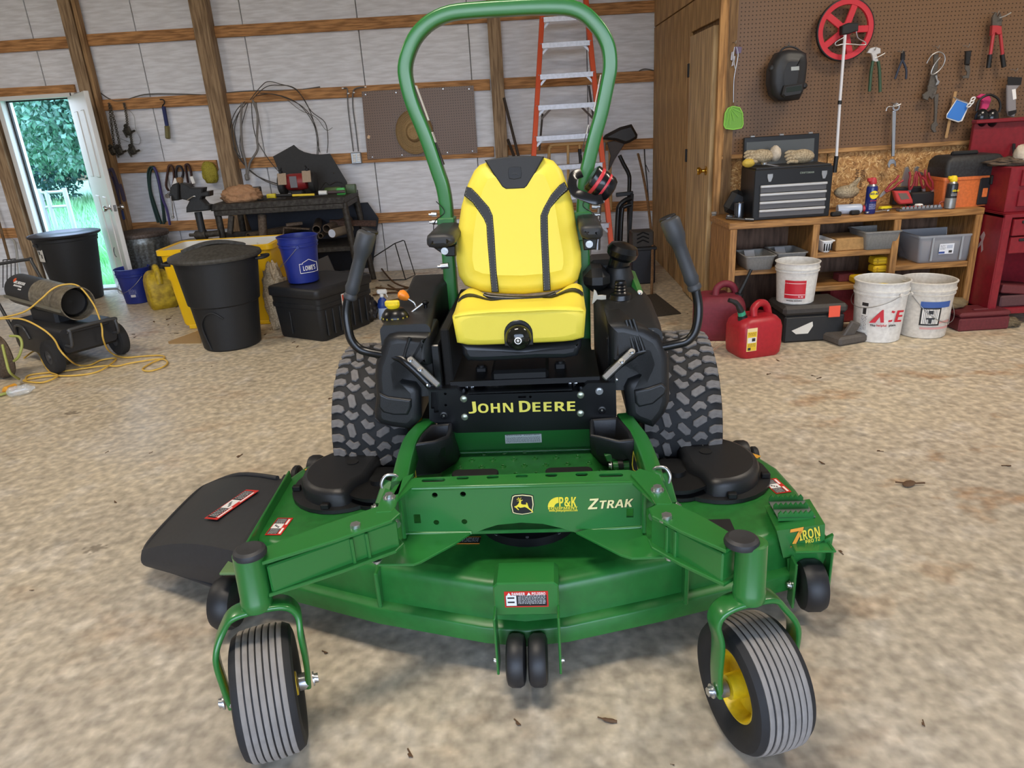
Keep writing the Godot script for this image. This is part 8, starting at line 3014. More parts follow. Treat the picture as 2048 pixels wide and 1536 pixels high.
	q.ball(V(1.684,1.144,-4.97), V(.045, .03, .03), 12)
	solo("yellow_pouch", q, mottled("pouch_yellow", "d8b84a", .6, 9.0), "yellow-edged pouch at the left end of the open tool chest", "pouch")
	# ---- left end of the shelf top
	q = MB.new(V(1.62, top, -4.93))
	q.lathe(up_at(V(1.63, top, -4.95)), [U(.001, 0), U(.032, 0), U(.032, .11), U(.03, .115), U(.026, .11), U(.001, .1)], 20)
	solo("steel_cup", q, mat("cup_steel", "6f7278", .2, .9), "small shiny grey metal can beside the tool chest, brown rim", "can")
	q = MB.new(V(1.613,.857,-5.1))
	q.box(V(1.648,.872,-5.1), V(.12, .17, .08), .03, Basis(BACK, -.5))
	solo("black_pouch", q, mat("cable_black", ""), "black soft pouch leaning behind the small metal can", "pouch")
	q = MB.new(V(1.58, top, -4.86))
	q.cyl(V(1.545, top + .014, -4.95), V(1.64, top + .014, -4.84), .009, .009, 10)
	q.cyl(V(1.64, top + .014, -4.84), V(1.69, top + .014, -4.815), .013, .013, 10)
	q.cyl(V(1.56, top + .018, -4.99), V(1.6, top + .018, -4.99), .016, .016, 10)
	solo("socket_driver", q, mat("tool_dark_chrome", "6b6d70", .25, .9), "long dark chrome socket driver on the left end of the shelf top", "wrench")
	# ---- clutter between chest and orange box
	var can := func(label: String, at: Vector3, r: float, h: float, body: Material, cap: Material, lie := false):
		t = thing("spray_can", label, "spray can", at, "spray cans on the shelf top")
		var f := Transform3D(Basis.IDENTITY, at)
		if lie: f = Transform3D(xf(UP, V(1, .0, .15), at).basis, at + V(0, r, 0))
		q = mb()
		q.lathe(f, [U(.001, 0), U(r * .92, 0), U(r, .006), U(r, h * .72), U(r * .9, h * .77)], 28)
		part("can_body", q, body, t)
		q = mb()
		q.lathe(f, [U(r * .92, h * .765), U(r * .6, h * .82), U(r * .55, h * .84)], 24)
		part("can_shoulder", q, mat("zinc", ""), t)
		q = mb()
		q.lathe(f, [U(r * .62, h * .82), U(r * .72, h * .86), U(r * .62, h * .95), U(r * .4, h), U(r * .001, h)], 20)
		q.box(f * V(-r * .5, h * .94, .0), V(r * 1.1, h * .1, r * .7), .004, f.basis)
		part("spray_cap", q, cap, t)
		return t
	var w1 := V(2.489, top, -4.86)
	var wd: Node3D = can.call("dark blue spray can with yellow badge and red cap on the shelf top", w1, .035, .235, mat("can_navy", "1f2a6c", .25), mat("cap_red", "b8323a", .4))
	q = mb()
	q.prism(shifted(disc(.027, 20), Vector2.ZERO), up_at(w1 + V(0, .125, .0365)), .012, .001)
	part("badge", q, mat("badge_yellow", "f0da2a", .4), wd)
	part("lettering", letters("WD-40", .0145, .001, up_at(w1 + V(0, .133, .0372)), {"fit": .056}), mat("can_navy", ""), wd)
	part("lettering", letters("MULTI-USE", .006, .001, up_at(w1 + V(0, .088, .0356)), {"fit": .045}), mat("cap_red", ""), wd)
	part("label", decal(up_at(w1 + V(0, .05, .0)) * up_at(V(0, 0, .035)), .055, .04, .035), printed("wd_print", 44, 32, func(im): im.fill(Color("1f2a6c")); lines(im, Rect2i(4, 4, 36, 26), 6, 2, Color("c8ccdc"))), wd)
	var w2 := V(3.032, top, -4.86)
	wd = can.call("black and grey spray can with yellow cap, in front of the orange box", w2, .034, .215, mat("can_charcoal", "2b2c2e", .25), mat("cap_yellow", ""))
	q = mb()
	q.lathe(up_at(w2), [U(.0345, .004), U(.0347, .07), U(.0342, .071)], 28, false)
	part("grey_band", q, mat("band_grey", "8d8c88", .35, .5), wd)
	part("lettering", letters("WD-40", .013, .001, up_at(w2 + V(.004, .12, .0355)), {"fit": .045}), mat("badge_yellow", ""), wd)
	part("label", decal(up_at(w2 + V(0, .095, .034)), .05, .016, .034), printed("wd_print2", 44, 14, func(im): im.fill(Color("2b2c2e")); lines(im, Rect2i(4, 2, 36, 12), 5, 2, Color("c9c9c9"))), wd)
	can.call("blue and white spray can with a dark red cap, lying on its side", V(2.285, top, -4.9), .033, .2, mat("can_white", "b4bccb", .3), mat("cap_red", ""), true)
	q = crumple(V(2.732,.841,-5.1), V(.15, .05, .07), 77, .15, 20)
	B = Vector3.ZERO
	var rag := part("rag", q, mottled("rag_white", "d9d5d8", .8, 6.0), self)
	tag(rag, "white folded rag behind the dark blue spray can", "rag")
	q = MB.new(V(2.757,.894,-5))
	pillow(q, P([2.6715,.9054,2.7769,.899,2.8137,.8339,2.8167,.8127,2.727,.8121,2.6985,.8409]), up_at(V(0, 0, -4.92)), .04, .012)
	var mm := solo("stud_finder", q, mat("meter_red", "c23c3c", .45), "red handheld meter with a grey screen lying on the shelf top", "meter")
	B = mm.position
	q = mb()
	q.prism(P([2.7001,.8901,2.7591,.8866,2.786,.8478,2.7279,.8441]), up_at(V(0, 0, -4.9185)), .004, .001)
	part("screen", q, mat("screen_grey", "6f6258", .3), mm)
	var redh := mat("handle_red", "9a2c34", .4)
	t = thing("plier_rack", "black rack holding pliers with dark red handles, beside the orange box", "tool rack", V(2.83, top, -5.05))
	q = mb()
	q.box(V(2.938, top + .05, -5.02), V(.2, .1, .06), .008)
	q.box(V(2.867, top + .07, -5.12), V(.2, .12, .05), .008)
	part("rack_block", q, mat("cable_black", ""), t)
	var pi := 0
	for k in [[V(2.869,.947,-5.08), "pliers with red grips, leftmost and standing in the black rack", .0], [V(2.926,.954,-5.04), "pliers with red grips beside the big slip-joint pair in the black rack", .3], [V(2.947,.939,-5), "pliers with red grips crossing in front of the orange box edge", .6], [V(2.699,.937,-5), "pliers with open red grips at the left of the black rack", -.8]]:
		t = thing("pliers", k[1], "pliers", k[0], "red-handled pliers")
		var b := Basis(BACK, k[2])
		for s in [-1.0, 1.0]:
			q = mb()
			q.tube([k[0] + b * V(s * .004, -.06, 0), k[0] + b * V(s * .018, -.01, .01), k[0] + b * V(s * .016, .03, .012), k[0] + b * V(s * .024, .065, .01)], .0075, 8, false, 4)
			part("grip", q, redh, t)
		q = mb()
		q.prism(P([-.012, -.06, .012, -.06, .009, -.1, .0, -.115, -.009, -.1]), Transform3D(b, k[0]), .012, .002)
		part("jaws", q, mat("zinc", ""), t)
	t = thing("pipe_pliers", "silver locking pliers standing upright against the wall behind the red meter", "pliers", V(2.879,.963,-5.18))
	q = mb()
	q.prism(P([2.8753,1.0305,2.8939,1.0355,2.9115,1.0006,2.9189,.9009,2.8574,.9015,2.8672,.9724]), up_at(V(0, 0, -5.18)), .02, .003)
	part("body", q, mat("zinc", ""), t)
	t = thing("slip_joint_pliers", "large chrome-jawed slip-joint pliers with red handles against the wall", "pliers", V(2.971,.993,-5.16))
	q = mb()
	q.prism(P([2.9325,1.0007,2.9322,1.0252,2.9466,1.0366,2.9635,1.0295,2.9529,1.0148,2.9578,1.0023,2.9914,.9911,3.0047,.9657,2.9877,.9728,2.9499,.9905]), up_at(V(0, 0, -5.16)), .018, .002)
	part("jaws", q, mat("zinc", ""), t)
	q = mb()
	q.tube([V(2.95,.991,-5.16), V(2.944,.928,-5.14), V(2.93,.869,-5.12)], .01, 8, false, 3)
	q.tube([V(2.994,.974,-5.16), V(3.012,.924,-5.14), V(2.991,.86,-5.1)], .01, 8, false, 3)
	part("handles", q, redh, t)
	# socket rail, spanners and small parts along the front edge
	t = thing("socket_rail", "rail of chrome sockets lying along the front edge of the shelf top", "socket set", V(2.832, top, -4.86))
	q = mb()
	q.box(V(2.832, top + .008, -4.87), V(.29, .016, .05), .003)
	part("rail", q, mat("drawer_grey", ""), t)
	for k in 10:
		q = mb()
		var p := V(2.712 + k * .027, top + .022, -4.86)
		q.cyl(p + V(0, 0, -.012), p + V(0, 0, .014), .0105, .0105, 12)
		part("socket", q, mat("chrome", ""), t)
	for k in [[V(2.542,.801,-4.86), .16, .2, "chrome wrench lying right of the dark blue spray can"], [V(2.677,.825,-4.93), .14, .1, "chrome wrench lying behind the socket rail, under the red meter"]]:
		var c := V(k[0].x, top + .012, k[0].z)
		q = MB.new(c)
		q.box(c, V(k[1], .008, .018), .002, ry(k[2]))
		for s in [-1, 1]: q.cyl(c + ry(k[2]) * V(s * k[1] / 2, -.005, 0), c + ry(k[2]) * V(s * k[1] / 2, .005, 0), .017, .017, 10)
		solo("wrench", q, mat("chrome", ""), k[3], "wrench")
	for k in [[V(2.247,.796,-4.83), V(.07, .03, .04), "cable_black", "black pocket-knife pouch at the shelf front right of the tool chest", "pouch"], [V(2.379,.81,-4.84), V(.06, .03, .04), "cable_black", "black tape case with a yellow spot by the lying spray can", "tape measure"], [V(2.855,.809,-4.92), V(.05, .035, .04), "print_white", "small white packet of bits right of the red meter", "packet"], [V(2.657,.834,-4.98), V(.09, .025, .04), "badge_yellow", "yellow packet lying in front of the white rag", "packet"]]:
		blocky(k[4].replace(" ", "_"), V(k[0].x, top, k[0].z), k[1], mat(k[2], ""), k[3], k[4], "", .2, .008)
	q = MB.new(V(3.001,.798,-4.88))
	var lp := []
	for j in 12: lp.append(V(2.991,.798,-4.88) + V(cos(j * TAU / 12) * .022, sin(j * TAU / 12) * .024, 0))
	q.tube(lp, .006, 7, true)
	solo("shackle", q, mottled("shackle_red", "a05040", .4, 9.0, .5), "small red and silver ring shackle beside the black and grey spray can", "shackle")
	# ---- orange case with black lid
	var oc := V(3.185, top, -5.0)
	t = thing("tool_case", "orange plastic tool case with dusty black lid at the right end of the shelf top", "tool box", oc)
	var orr := mottled("case_orange", "e0763a", .5, 6.0)
	q = mb()
	var rings := []
	for k in [[.0, .93], [.18, 1.0], [.182, 1.05], [.2, 1.05], [.201, .98]]:
		var ring := []
		for p in rrect(.4 * k[1], .24 * k[1], .02, 3): ring.append(oc + V(p.x, k[0], p.y))
		rings.append(ring)
	q.loft(rings, true, true, {1: true, 2: true, 3: true}, 1.3)
	part("case_body", q, orr, t)
	q = mb()
	rings = []
	for k in [[.2, .98], [.25, 1.0], [.3, .98], [.33, .86], [.335, .8]]:
		var ring := []
		for p in rrect(.4 * k[1], .24 * k[1], .025, 3): ring.append(oc + V(p.x, k[0], p.y))
		rings.append(ring)
	q.loft(rings, true, true, {}, 1.3)
	part("case_lid", q, mottled("case_lid", "2c2c2e", .55, 6.0, .0, true), t)
	q = mb()
	q.box(oc + V(-.02, .345, .0), V(.18, .03, .035), .01)
	part("case_handle", q, mat("cable_black", ""), t)
	q = mb()
	q.box(oc + V(.08, .1, .122), V(.08, .18, .012), .005)
	var la := part("latch", q, mat("cable_black", ""), t)
	q = mb()
	q.box(oc + V(.08, .09, .13), V(.035, .06, .006), .003)
	part("latch_window", q, orr, la)
	var nl := P([3.186,1.1569,3.2936,1.1574,3.3057,1.1055,3.1976,1.105])
	part("wall_sticker", decal(up_at(V((nl[0].x + nl[2].x) / 2, (nl[0].y + nl[2].y) / 2, -5.299)), .11, .055), printed("wall_sticker", 60, 30, func(im): im.fill(Color("e2ded6")); im.fill_rect(Rect2i(30, 12, 20, 12), Color("555555")); lines(im, Rect2i(6, 6, 22, 18), 6, 2, Color("777777"))), get_node("wall_tools"))
	floor_right()

func floor_right():
	# ---- red steel tool cabinet and its open top chest
	var red := mottled("cabinet_red", "8a1f2a", .35, 3.0)
	var x := 3.243
	var h := .751
	var t := thing("tool_cabinet", "tall red steel roller cabinet at the right edge with drawers and an open bay", "tool cabinet", V(x + .35, 0, -4.9))
	var q := mb()
	for b in [[V(x + .012, h / 2 + .05, -4.9), V(.024, h - .1, .58)], [V(x + .69, h / 2 + .05, -4.9), V(.024, h - .1, .58)], [V(x + .35, h - .012, -4.9), V(.7, .024, .58)], [V(x + .35, .1, -4.9), V(.7, .04, .58)], [V(x + .35, h / 2 + .05, -5.18), V(.7, h - .1, .02)], [V(x + .03, h / 2 + .05, -4.615), V(.05, h - .1, .02)]]: q.box(b[0], b[1], .003)
	part("cabinet_shell", q, red, t)
	for k in 2:
		q = mb()
		var y := h - .085 - k * .115
		q.box(V(x + .37, y, -4.6), V(.62, .105, .02), .003)
		var d := part("drawer", q, red, t)
		q = mb()
		q.box(V(x + .39, y + .035, -4.588), V(.56, .018, .014), .004)
		part("drawer_pull", q, mat("cable_black", ""), d)
	for k in 2:
		q = mb()
		q.cyl(V(x + .07 + k * .5, .045, -4.66), V(x + .1 + k * .5, .045, -4.66), .045, .045, 18)
		part("caster", q, mat("hub_grey", ""), t)
	q = mb()
	var rp := P([3.3057,.6492,3.3232,.6648,3.3418,.637,3.3372,.5869,3.36,.5178,3.3539,.4567,3.3319,.5025,3.3108,.4868,3.3138,.5275,3.3262,.5538])
	q.prism(P([-.03, .03, .0, .07, .02, .05, .008, .0, .025, -.05, .01, -.07, -.004, -.02, -.035, -.05, -.03, -.02, -.008, .01]), xf(V(0, 0, 1), UP, V(x - .001, .55, -4.78)), .002)
	part("faded_sticker", q, mat("sticker_faded", "a08a8e", .6), t)
	q = mb()
	q.box(V(x + .33, .27, -4.85), V(.5, .02, .4), .004)
	q.box(V(x + .2, .33, -4.75), V(.16, .12, .2), .01, Basis(BACK, .3))
	B = V(x + .3, .12, -4.8)
	q = mb()
	q.box(V(x + .28, .16, -4.76), V(.36, .08, .25), .01)
	solo("red_case", q, mottled("case_grey_red", "5c3a3c", .5, 8.0), "flat dark case lying at the bottom of the red cabinet bay", "case")
	q = mb()
	q.box(V(x + .22, .235, -4.72), V(.24, .06, .16), .008, Basis(BACK, -.12))
	solo("red_case", q, mottled("case_red_dull", ""  , .5), "small red and grey case stacked on the flat one in the red cabinet", "case")
	B = V(x + .4, h, -4.95)
	t = thing("top_chest", "red top chest with raised lid standing on the red cabinet", "tool box", B)
	var th := 1.037
	q = mb()
	q.box(V(x + .4, (h + th) / 2, -4.94), V(.7, th - h, .5), .004)
	part("chest_body", q, red, t)
	q = mb()
	q.box(V(x + .046, th - .09, -4.9), V(.014, .06, .1), .004)
	var ha := part("side_handle", q, mat("cable_black", ""), t)
	for k in 2:
		q = mb()
		q.box(V(x + .41, th - .07 - k * .13, -4.684), V(.58, .1, .02), .003)
		var d := part("drawer", q, red, t)
		q = mb()
		q.box(V(x + .41, th - .04 - k * .13, -4.672), V(.52, .018, .014), .004)
		part("drawer_pull", q, mat("cable_black", ""), d)
	q = mb()
	q.box(V(x + .42, (th + 1.32) / 2, -5.17), V(.72, 1.32 - th, .03), .004)
	q.box(V(x + .42, 1.31, -5.15), V(.74, .025, .06), .004)
	part("chest_lid", q, red, t)
	q = mb()
	q.bar(V(3.592,1.151,-5.14), V(3.58,1.071,-5.1), .02, .01, BACK, .002)
	part("lid_stay", q, mat("dark_iron", ""), t)
	B = V(x + .35, th, -4.85)
	q = crumple(V(x + .28, th + .02, -4.85), V(.26, .03, .12), 91, .4, 18)
	solo("rag", q, mottled("rag_brown", "6e5c4c", .8, 9.0, .0, true), "dirty brown rag on the red top chest", "rag")
	B = V(3.425,1.116,-4.8)
	q = crumple(V(3.427,1.106,-4.8), V(.05, .06, .05), 14, .2, 14)
	solo("work_glove", q, mottled("cuff_pale", "", .8), "pale glove at the extreme right edge on the red top chest", "glove")
	# ---- fuel cans
	for k in [[V(1.578, 0, -4.38), mottled("can_red", "b3202c", .4, 4.0), .3, .24, .27, .22, "clean red plastic fuel can with a black spout and yellow label, nearest the mower"], [V(1.469, 0, -4.78), mottled("can_maroon", "7c2434", .6, 4.0), .34, .28, .32, -.2, "dusty maroon fuel can standing behind the clean red one"]]:
		var c: Vector3 = k[0]
		var b := ry(k[5])
		t = thing("fuel_can", k[6], "fuel can", c, "red fuel cans")
		q = mb()
		var rings := []
		for y in [[.0, .88], [.015, .97], [.06, 1.0], [k[4] * .55, 1.0], [k[4] * .66, .94], [k[4] * .74, .8], [k[4] * .76, .7]]:
			var ring := []
			for p in rrect(k[2] * y[1], k[3] * y[1], .05, 4): ring.append(c + b * V(p.x, y[0] * 1.25, p.y))
			rings.append(ring)
		q.loft(rings, true, true, {}, 1.4)
		part("can_body", q, k[1], t)
		q = mb()
		var y0: float = k[4] * .93
		q.tube([c + b * V(-.03, y0, .04), c + b * V(-.02, y0 + .05, .02), c + b * V(.03, y0 + .075, -.0), c + b * V(.09, y0 + .05, -.02), c + b * V(.125, y0 - .04, -.03)], .024, 10, false, 6)
		part("can_handle", q, k[1], t)
		q = mb()
		if k[5] > 0:
			q.tube([c + b * V(-.1, y0 - .01, .03), c + b * V(-.12, y0 + .05, .03), c + b * V(-.15, y0 + .1, .025), c + b * V(-.2, y0 + .125, .02)], [.024, .02, .017, .014], 10, false, 5)
			q.cyl(c + b * V(-.098, y0 - .03, .03), c + b * V(-.104, y0 + .01, .03), .033, .03, 16)
		else:
			q.cyl(c + b * V(.12, y0 - .04, .02), c + b * V(.13, y0 + .01, .02), .03, .028, 16)
			q.cyl(c + b * V(.13, y0 + .01, .02), c + b * V(.2, y0 + .17, .0), .014, .01, 12)
		var so := part("spout", q, mat("spout_black", "1a1b1c", .5), t)
		if k[5] > 0:
			q = mb()
			q.cyl(c + b * V(-.108, y0 + .02, .03), c + b * V(-.116, y0 + .042, .03), .0255, .0235, 16)
			part("green_collar", q, mat("collar_green", "2f9a78", .4), so)
			part("label", decal(Transform3D(b, c + b * V(-.085, .13, .1215)), .07, .15), printed("fuel_label", 48, 100, func(im): im.fill(Color("f0d8a0")); im.fill_rect(Rect2i(2, 16, 44, 82), Color("e8c234")); im.fill_rect(Rect2i(4, 40, 40, 24), Color("e8e6e0")); im.fill_rect(Rect2i(24, 44, 16, 14), Color("2a2a2a")); im.fill_rect(Rect2i(6, 84, 14, 12), Color("333333")); lines(im, Rect2i(6, 20, 36, 16), 5, 2, Color("7a5a20")); lines(im, Rect2i(6, 68, 36, 14), 5, 2, Color("7a5a20"))), t)
	# ---- dry weed by the cans
	q = MB.new(V(1.328,0,-4.533))
	var w0: Vector3 = V(1.289,0,-4.358)
	for k in 16:
		var a := k * .42
		var d := V(cos(a), 1.3, sin(a)) * rng.randf_range(.04, .08)
		q.tube([w0, w0 + d * .6, w0 + d + V(d.x * .4, 0, d.z * .4)], .0011, 4)
	solo("dry_weed", q, mat("weed_tan", "b08a72", .9), "tuft of dry weed on the floor in front of the maroon fuel can", "weed").set_meta("kind", "stuff")
	# ---- black tool box with the white bucket on it
	var bb := V(2.033, 0, -4.66)
	t = thing("tool_box", "black plastic tool box on the floor under the red-labelled white bucket", "tool box", bb)
	q = mb()
	var bh := .255
	q.box(bb + V(0, bh * .36, 0), V(.4, bh * .72, .28), .012)
	part("box_body", q, mottled("toolbox_black", "222222", .5, 5.0), t)
	q = mb()
	q.box(bb + V(0, bh * .86, 0), V(.43, bh * .26, .3), .02)
	part("box_lid", q, mottled("toolbox_dust", "3a3632", .6, 5.0), t)
	q = mb()
	q.box(bb + V(.12, bh * .8, .152), V(.075, .075, .004), .001, Basis(RIGHT, -.05))
	part("orange_tag", q, mat("tag_orange", "e8583c", .6), t)
	q = mb()
	q.prism(P([-.09, -.005, -.03, .02, .03, .045, .045, .05, .05, .02, .02, -.03, -.06, -.03]), up_at(bb + V(-.06, .09, .143)), .002)
	var pk := part("torn_sticker", q, printed("torn_print", 40, 32, func(im): im.fill(Color("d8d4c8")); im.fill_rect(Rect2i(14, 8, 14, 14), Color("3a3a30")); im.fill_rect(Rect2i(8, 20, 12, 6), Color("d8702c")); im.fill_rect(Rect2i(24, 12, 6, 5), Color("d8d03c"))), t)
	var wh := mottled("pail_white", "e6e3dc", .45, 4.0)
	var rb := bb + V(1.956 - 2.033 - .01, bh * .99, .0)
	t = bucket("white bucket with a red square label standing on the black tool box", rb, .118, .136, .53 - bh, wh, 99.0, "white pails")
	B = rb
	var crimson := mat("label_red", "c0202e", .4)
	var pw := mat("print_white", "")
	var lt := Transform3D(ry(-.42), rb + V(0, .105, 0) + ry(-.42) * V(0, 0, .1295))
	part("red_label", decal(lt, .135, .12, .126, .0012, .02), crimson, t)
	part("lettering", letters("Rawlings", .03, .0015, up_at(V(0, .012, 0)) * lt, {"bend": .126, "fit": .118, "serif": true, "shear": .3}), pw, t)
	part("lettering", letters("Est. 1887", .008, .0015, up_at(V(0, -.046, 0)) * lt * up_at(V(.038, 0, 0)), {"fit": .03}), pw, t)
	part("lettering", letters("OFFICIAL BASEBALL", .008, .0015, up_at(V(0, -.075, -.002)) * lt, {"bend": .124, "fit": .1}), mat("print_dark", "22232a", .5), t)
	for k in [.041, -.034]: part("label_rule", decal(up_at(V(0, k, 0)) * lt * up_at(V(0, 0, .0009)), .13, .003, .126), pw, t)
	# ---- two big white pails
	var a1 := V(2.459, 0, -4.53)
	t = bucket("white pail with red and black printing, yellow cord coiled inside", a1, .142, .163, .403, wh, -1.3, "white pails", -.07)
	B = a1
	var ab := .1555
	var la := Transform3D(ry(-.18), a1 + V(0, .185, 0) + ry(-.18) * V(0, 0, ab + .001))
	part("lettering", letters("CE", .076, .001, la * up_at(V(.045, 0, -.006)), {"bend": ab, "fit": .112, "shear": .15}), crimson, t)
	q = mb()
	q.prism(P([-.1, -.04, -.028, .045, -.02, .045, -.01, -.04, -.03, -.04, -.038, .0, -.062, -.04]), la * up_at(V(.0, 0, -.004)), .004)
	part("lettering", q, crimson, t)
	for k in [["The", -.074, .034, "print_dark"], ["helpful", -.022, .058, "label_red"], ["place.", .048, .05, "print_dark"]]:
		part("lettering", letters(k[0], .014, .001, la * Transform3D(ry(k[1] / ab), V(sin(k[1] / ab) * ab, -.062, cos(k[1] / ab) * ab - ab - .003)), {"bend": ab, "fit": k[2]}), mat(k[3], ""), t)
	part("warning_label", decal(Transform3D(ry(-1.05), a1 + V(0, .17, 0) + ry(-1.05) * V(0, 0, ab)), .05, .2, ab), printed("pail_warn", 30, 110, func(im): im.fill(Color("dddbd5")); im.fill_rect(Rect2i(2, 2, 26, 12), Color("2a2a2a")); im.fill_rect(Rect2i(8, 20, 14, 24), Color("2a2a2a")); lines(im, Rect2i(3, 50, 24, 56), 5, 2, Color("4a4a4a"))), t)
	q = mb()
	var cm := mat("cord_bright", "e6cf2e", .45)
	for k in 7:
		var pts := []
		for j in 14:
			var an := TAU * j / 14
			pts.append(a1 + V(-.04, .335 - absf(k - 3) * .008, -.0) + V(cos(an) * (.085 - k * .002), sin(an) * .035 + .01, sin(an) * .06 + (k - 3) * .012))
		q.tube(pts, .006, 7, true)
	solo("extension_cord", q, cm, "bright yellow cord coiled inside the white pail", "cord")
	var a2 := V(2.781, 0, -4.56)
	t = bucket("white pail with faded blue and striped print, beside the pail holding the cord", a2, .142, .165, .376, mottled("pail_dusty", "ddd6ca", .5, 5.0), .5, "white pails", .03)
	B = a2
	var fade := func(called: String, ang: float, y: float, w: float, h: float, hex: String):
		part(called, decal(Transform3D(ry(ang), a2 + V(0, y, 0) + ry(ang) * V(0, 0, .146 + y * .056)), w, h, .145 + y * .05, .0012, .05), mat("print_" + hex, hex, .5), t)
	fade.call("blue_band", -.1, .235, .19, .04, "3a5a9c")
	for y in [.115, .075]: fade.call("pink_stripe", .05, y, .2, .014, "d09a94")
	fade.call("black_square", -.28, .155, .12, .12, "1c1c1e")
	fade.call("white_square", -.28, .1552, .1, .1, "e6e2da")
	var hb := Transform3D(ry(-.28), a2 + V(0, .155, 0) + ry(-.28) * V(0, 0, .1575))
	q = mb()
	for k in [[V(0, .03, 0), V(.03, .024, .002)], [V(0, -.012, 0), V(.05, .01, .002)], [V(0, -.03, 0), V(.016, .03, .002)]]: q.box(hb * k[0], k[1], 0, hb.basis)
	part("bracket_mark", q, mat("print_1c1c1e", ""), t)
	part("side_print", decal(Transform3D(ry(1.0), a2 + V(0, .17, 0) + ry(1.0) * V(0, 0, .152)), .05, .18, .152), mats["pail_warn"], t)
	for k in 6:
		q = mb()
		var st := Transform3D(ry(-.45 + k * .14), a2 + V(0, .24, 0) + ry(-.45 + k * .14) * V(0, 0, .1585))
		q.cyl(st * V(0, (k % 2) * .012 - .006, 0), st * V(0, (k % 2) * .012 - .006, .0012), .0045, .0045, 5)
		part("star", q, pw, t)
	# ---- boxes on the floor under the shelves
	blocky("red_tool_box", V(2.404, 0, -5.0), V(.2, .27, .2), mottled("box_red", "8c2c30", .45, 6.0), "red plastic tool box under the middle shelf, behind the black one", "tool box", "", .0, .015)
	q = MB.new(V(2.31,0,-4.591))
	q.box(V(2.24,.03,-4.506), V(.26, .06, .2), .015, ry(.3))
	q.box(V(2.243,.09,-4.442), V(.08, .12, .03), .008, Basis.from_euler(V(.2, .2, -.4)))
	solo("caulk_gun", q, mottled("gun_grey", "5a544e", .6, 6.0), "grey metal tool with an upright blade on the floor left of the cord pail", "tool")
	var rt := V(3.187, 0, -4.63)
	t = thing("red_tool_box", "low dusty maroon metal tool box lying in front of the shelf unit's right end", "tool box", rt)
	q = mb()
	q.box(rt + V(0, .045, 0), V(.34, .09, .2), .01)
	part("box_body", q, mottled("box_maroon", "6a262c", .5, 6.0), t)
	q = mb()
	q.box(rt + V(0, .11, 0), V(.345, .035, .205), .014)
	part("box_lid", q, mats["box_maroon"], t)
	q = mb()
	q.box(rt + V(0, .13, .03), V(.1, .012, .03), .005)
	part("box_handle", q, mats["box_maroon"], t)
	B = rt + V(.22, 0, .05)
	q = crumple(rt + V(.2, .03, .04), V(.07, .03, .05), 3, .4, 14)
	solo("dry_leaves", q, mottled("litter_brown2", "7a6a50", .9, 14.0, .0, true), "clump of dry leaves and grass at the right end of the low maroon tool box", "leaves")
	B = rt + V(-.14, 0, -.05)
	q = crumple(rt + V(-.16, .16, -.06), V(.1, .04, .06), 6, .3, 14)
	solo("leather_scrap", q, mottled("scrap_tan", "84704e", .85, 9.0), "tan cloth lying over the left end of the low maroon tool box", "cloth")

func flat(called: String, parent: Node, poly: PackedVector2Array, z: float, d: float, m: Material, bev := .003) -> MeshInstance3D:
	var q := mb()
	q.prism(poly, up_at(V(0, 0, z)), d, bev)
	return part(called, q, m, parent)

func rod(called: String, parent: Node, pts: Array, r: float, m: Material, smooth := 4) -> MeshInstance3D:
	var q := mb()
	q.tube(pts, r, 8, false, smooth)
	return part(called, q, m, parent)

func hook(p: Vector3, what: String):
	var q := MB.new(p)
	q.tube([p + V(0, .015, -.06), p + V(0, .012, -.02), p + V(0, 0, .0), p + V(0, .02, .012)], .0032, 6, false, 4)
	solo("peg_hook", q, mat("zinc", ""), "bent wire hook in the pegboard holding the " + what, "hook", "pegboard hooks")

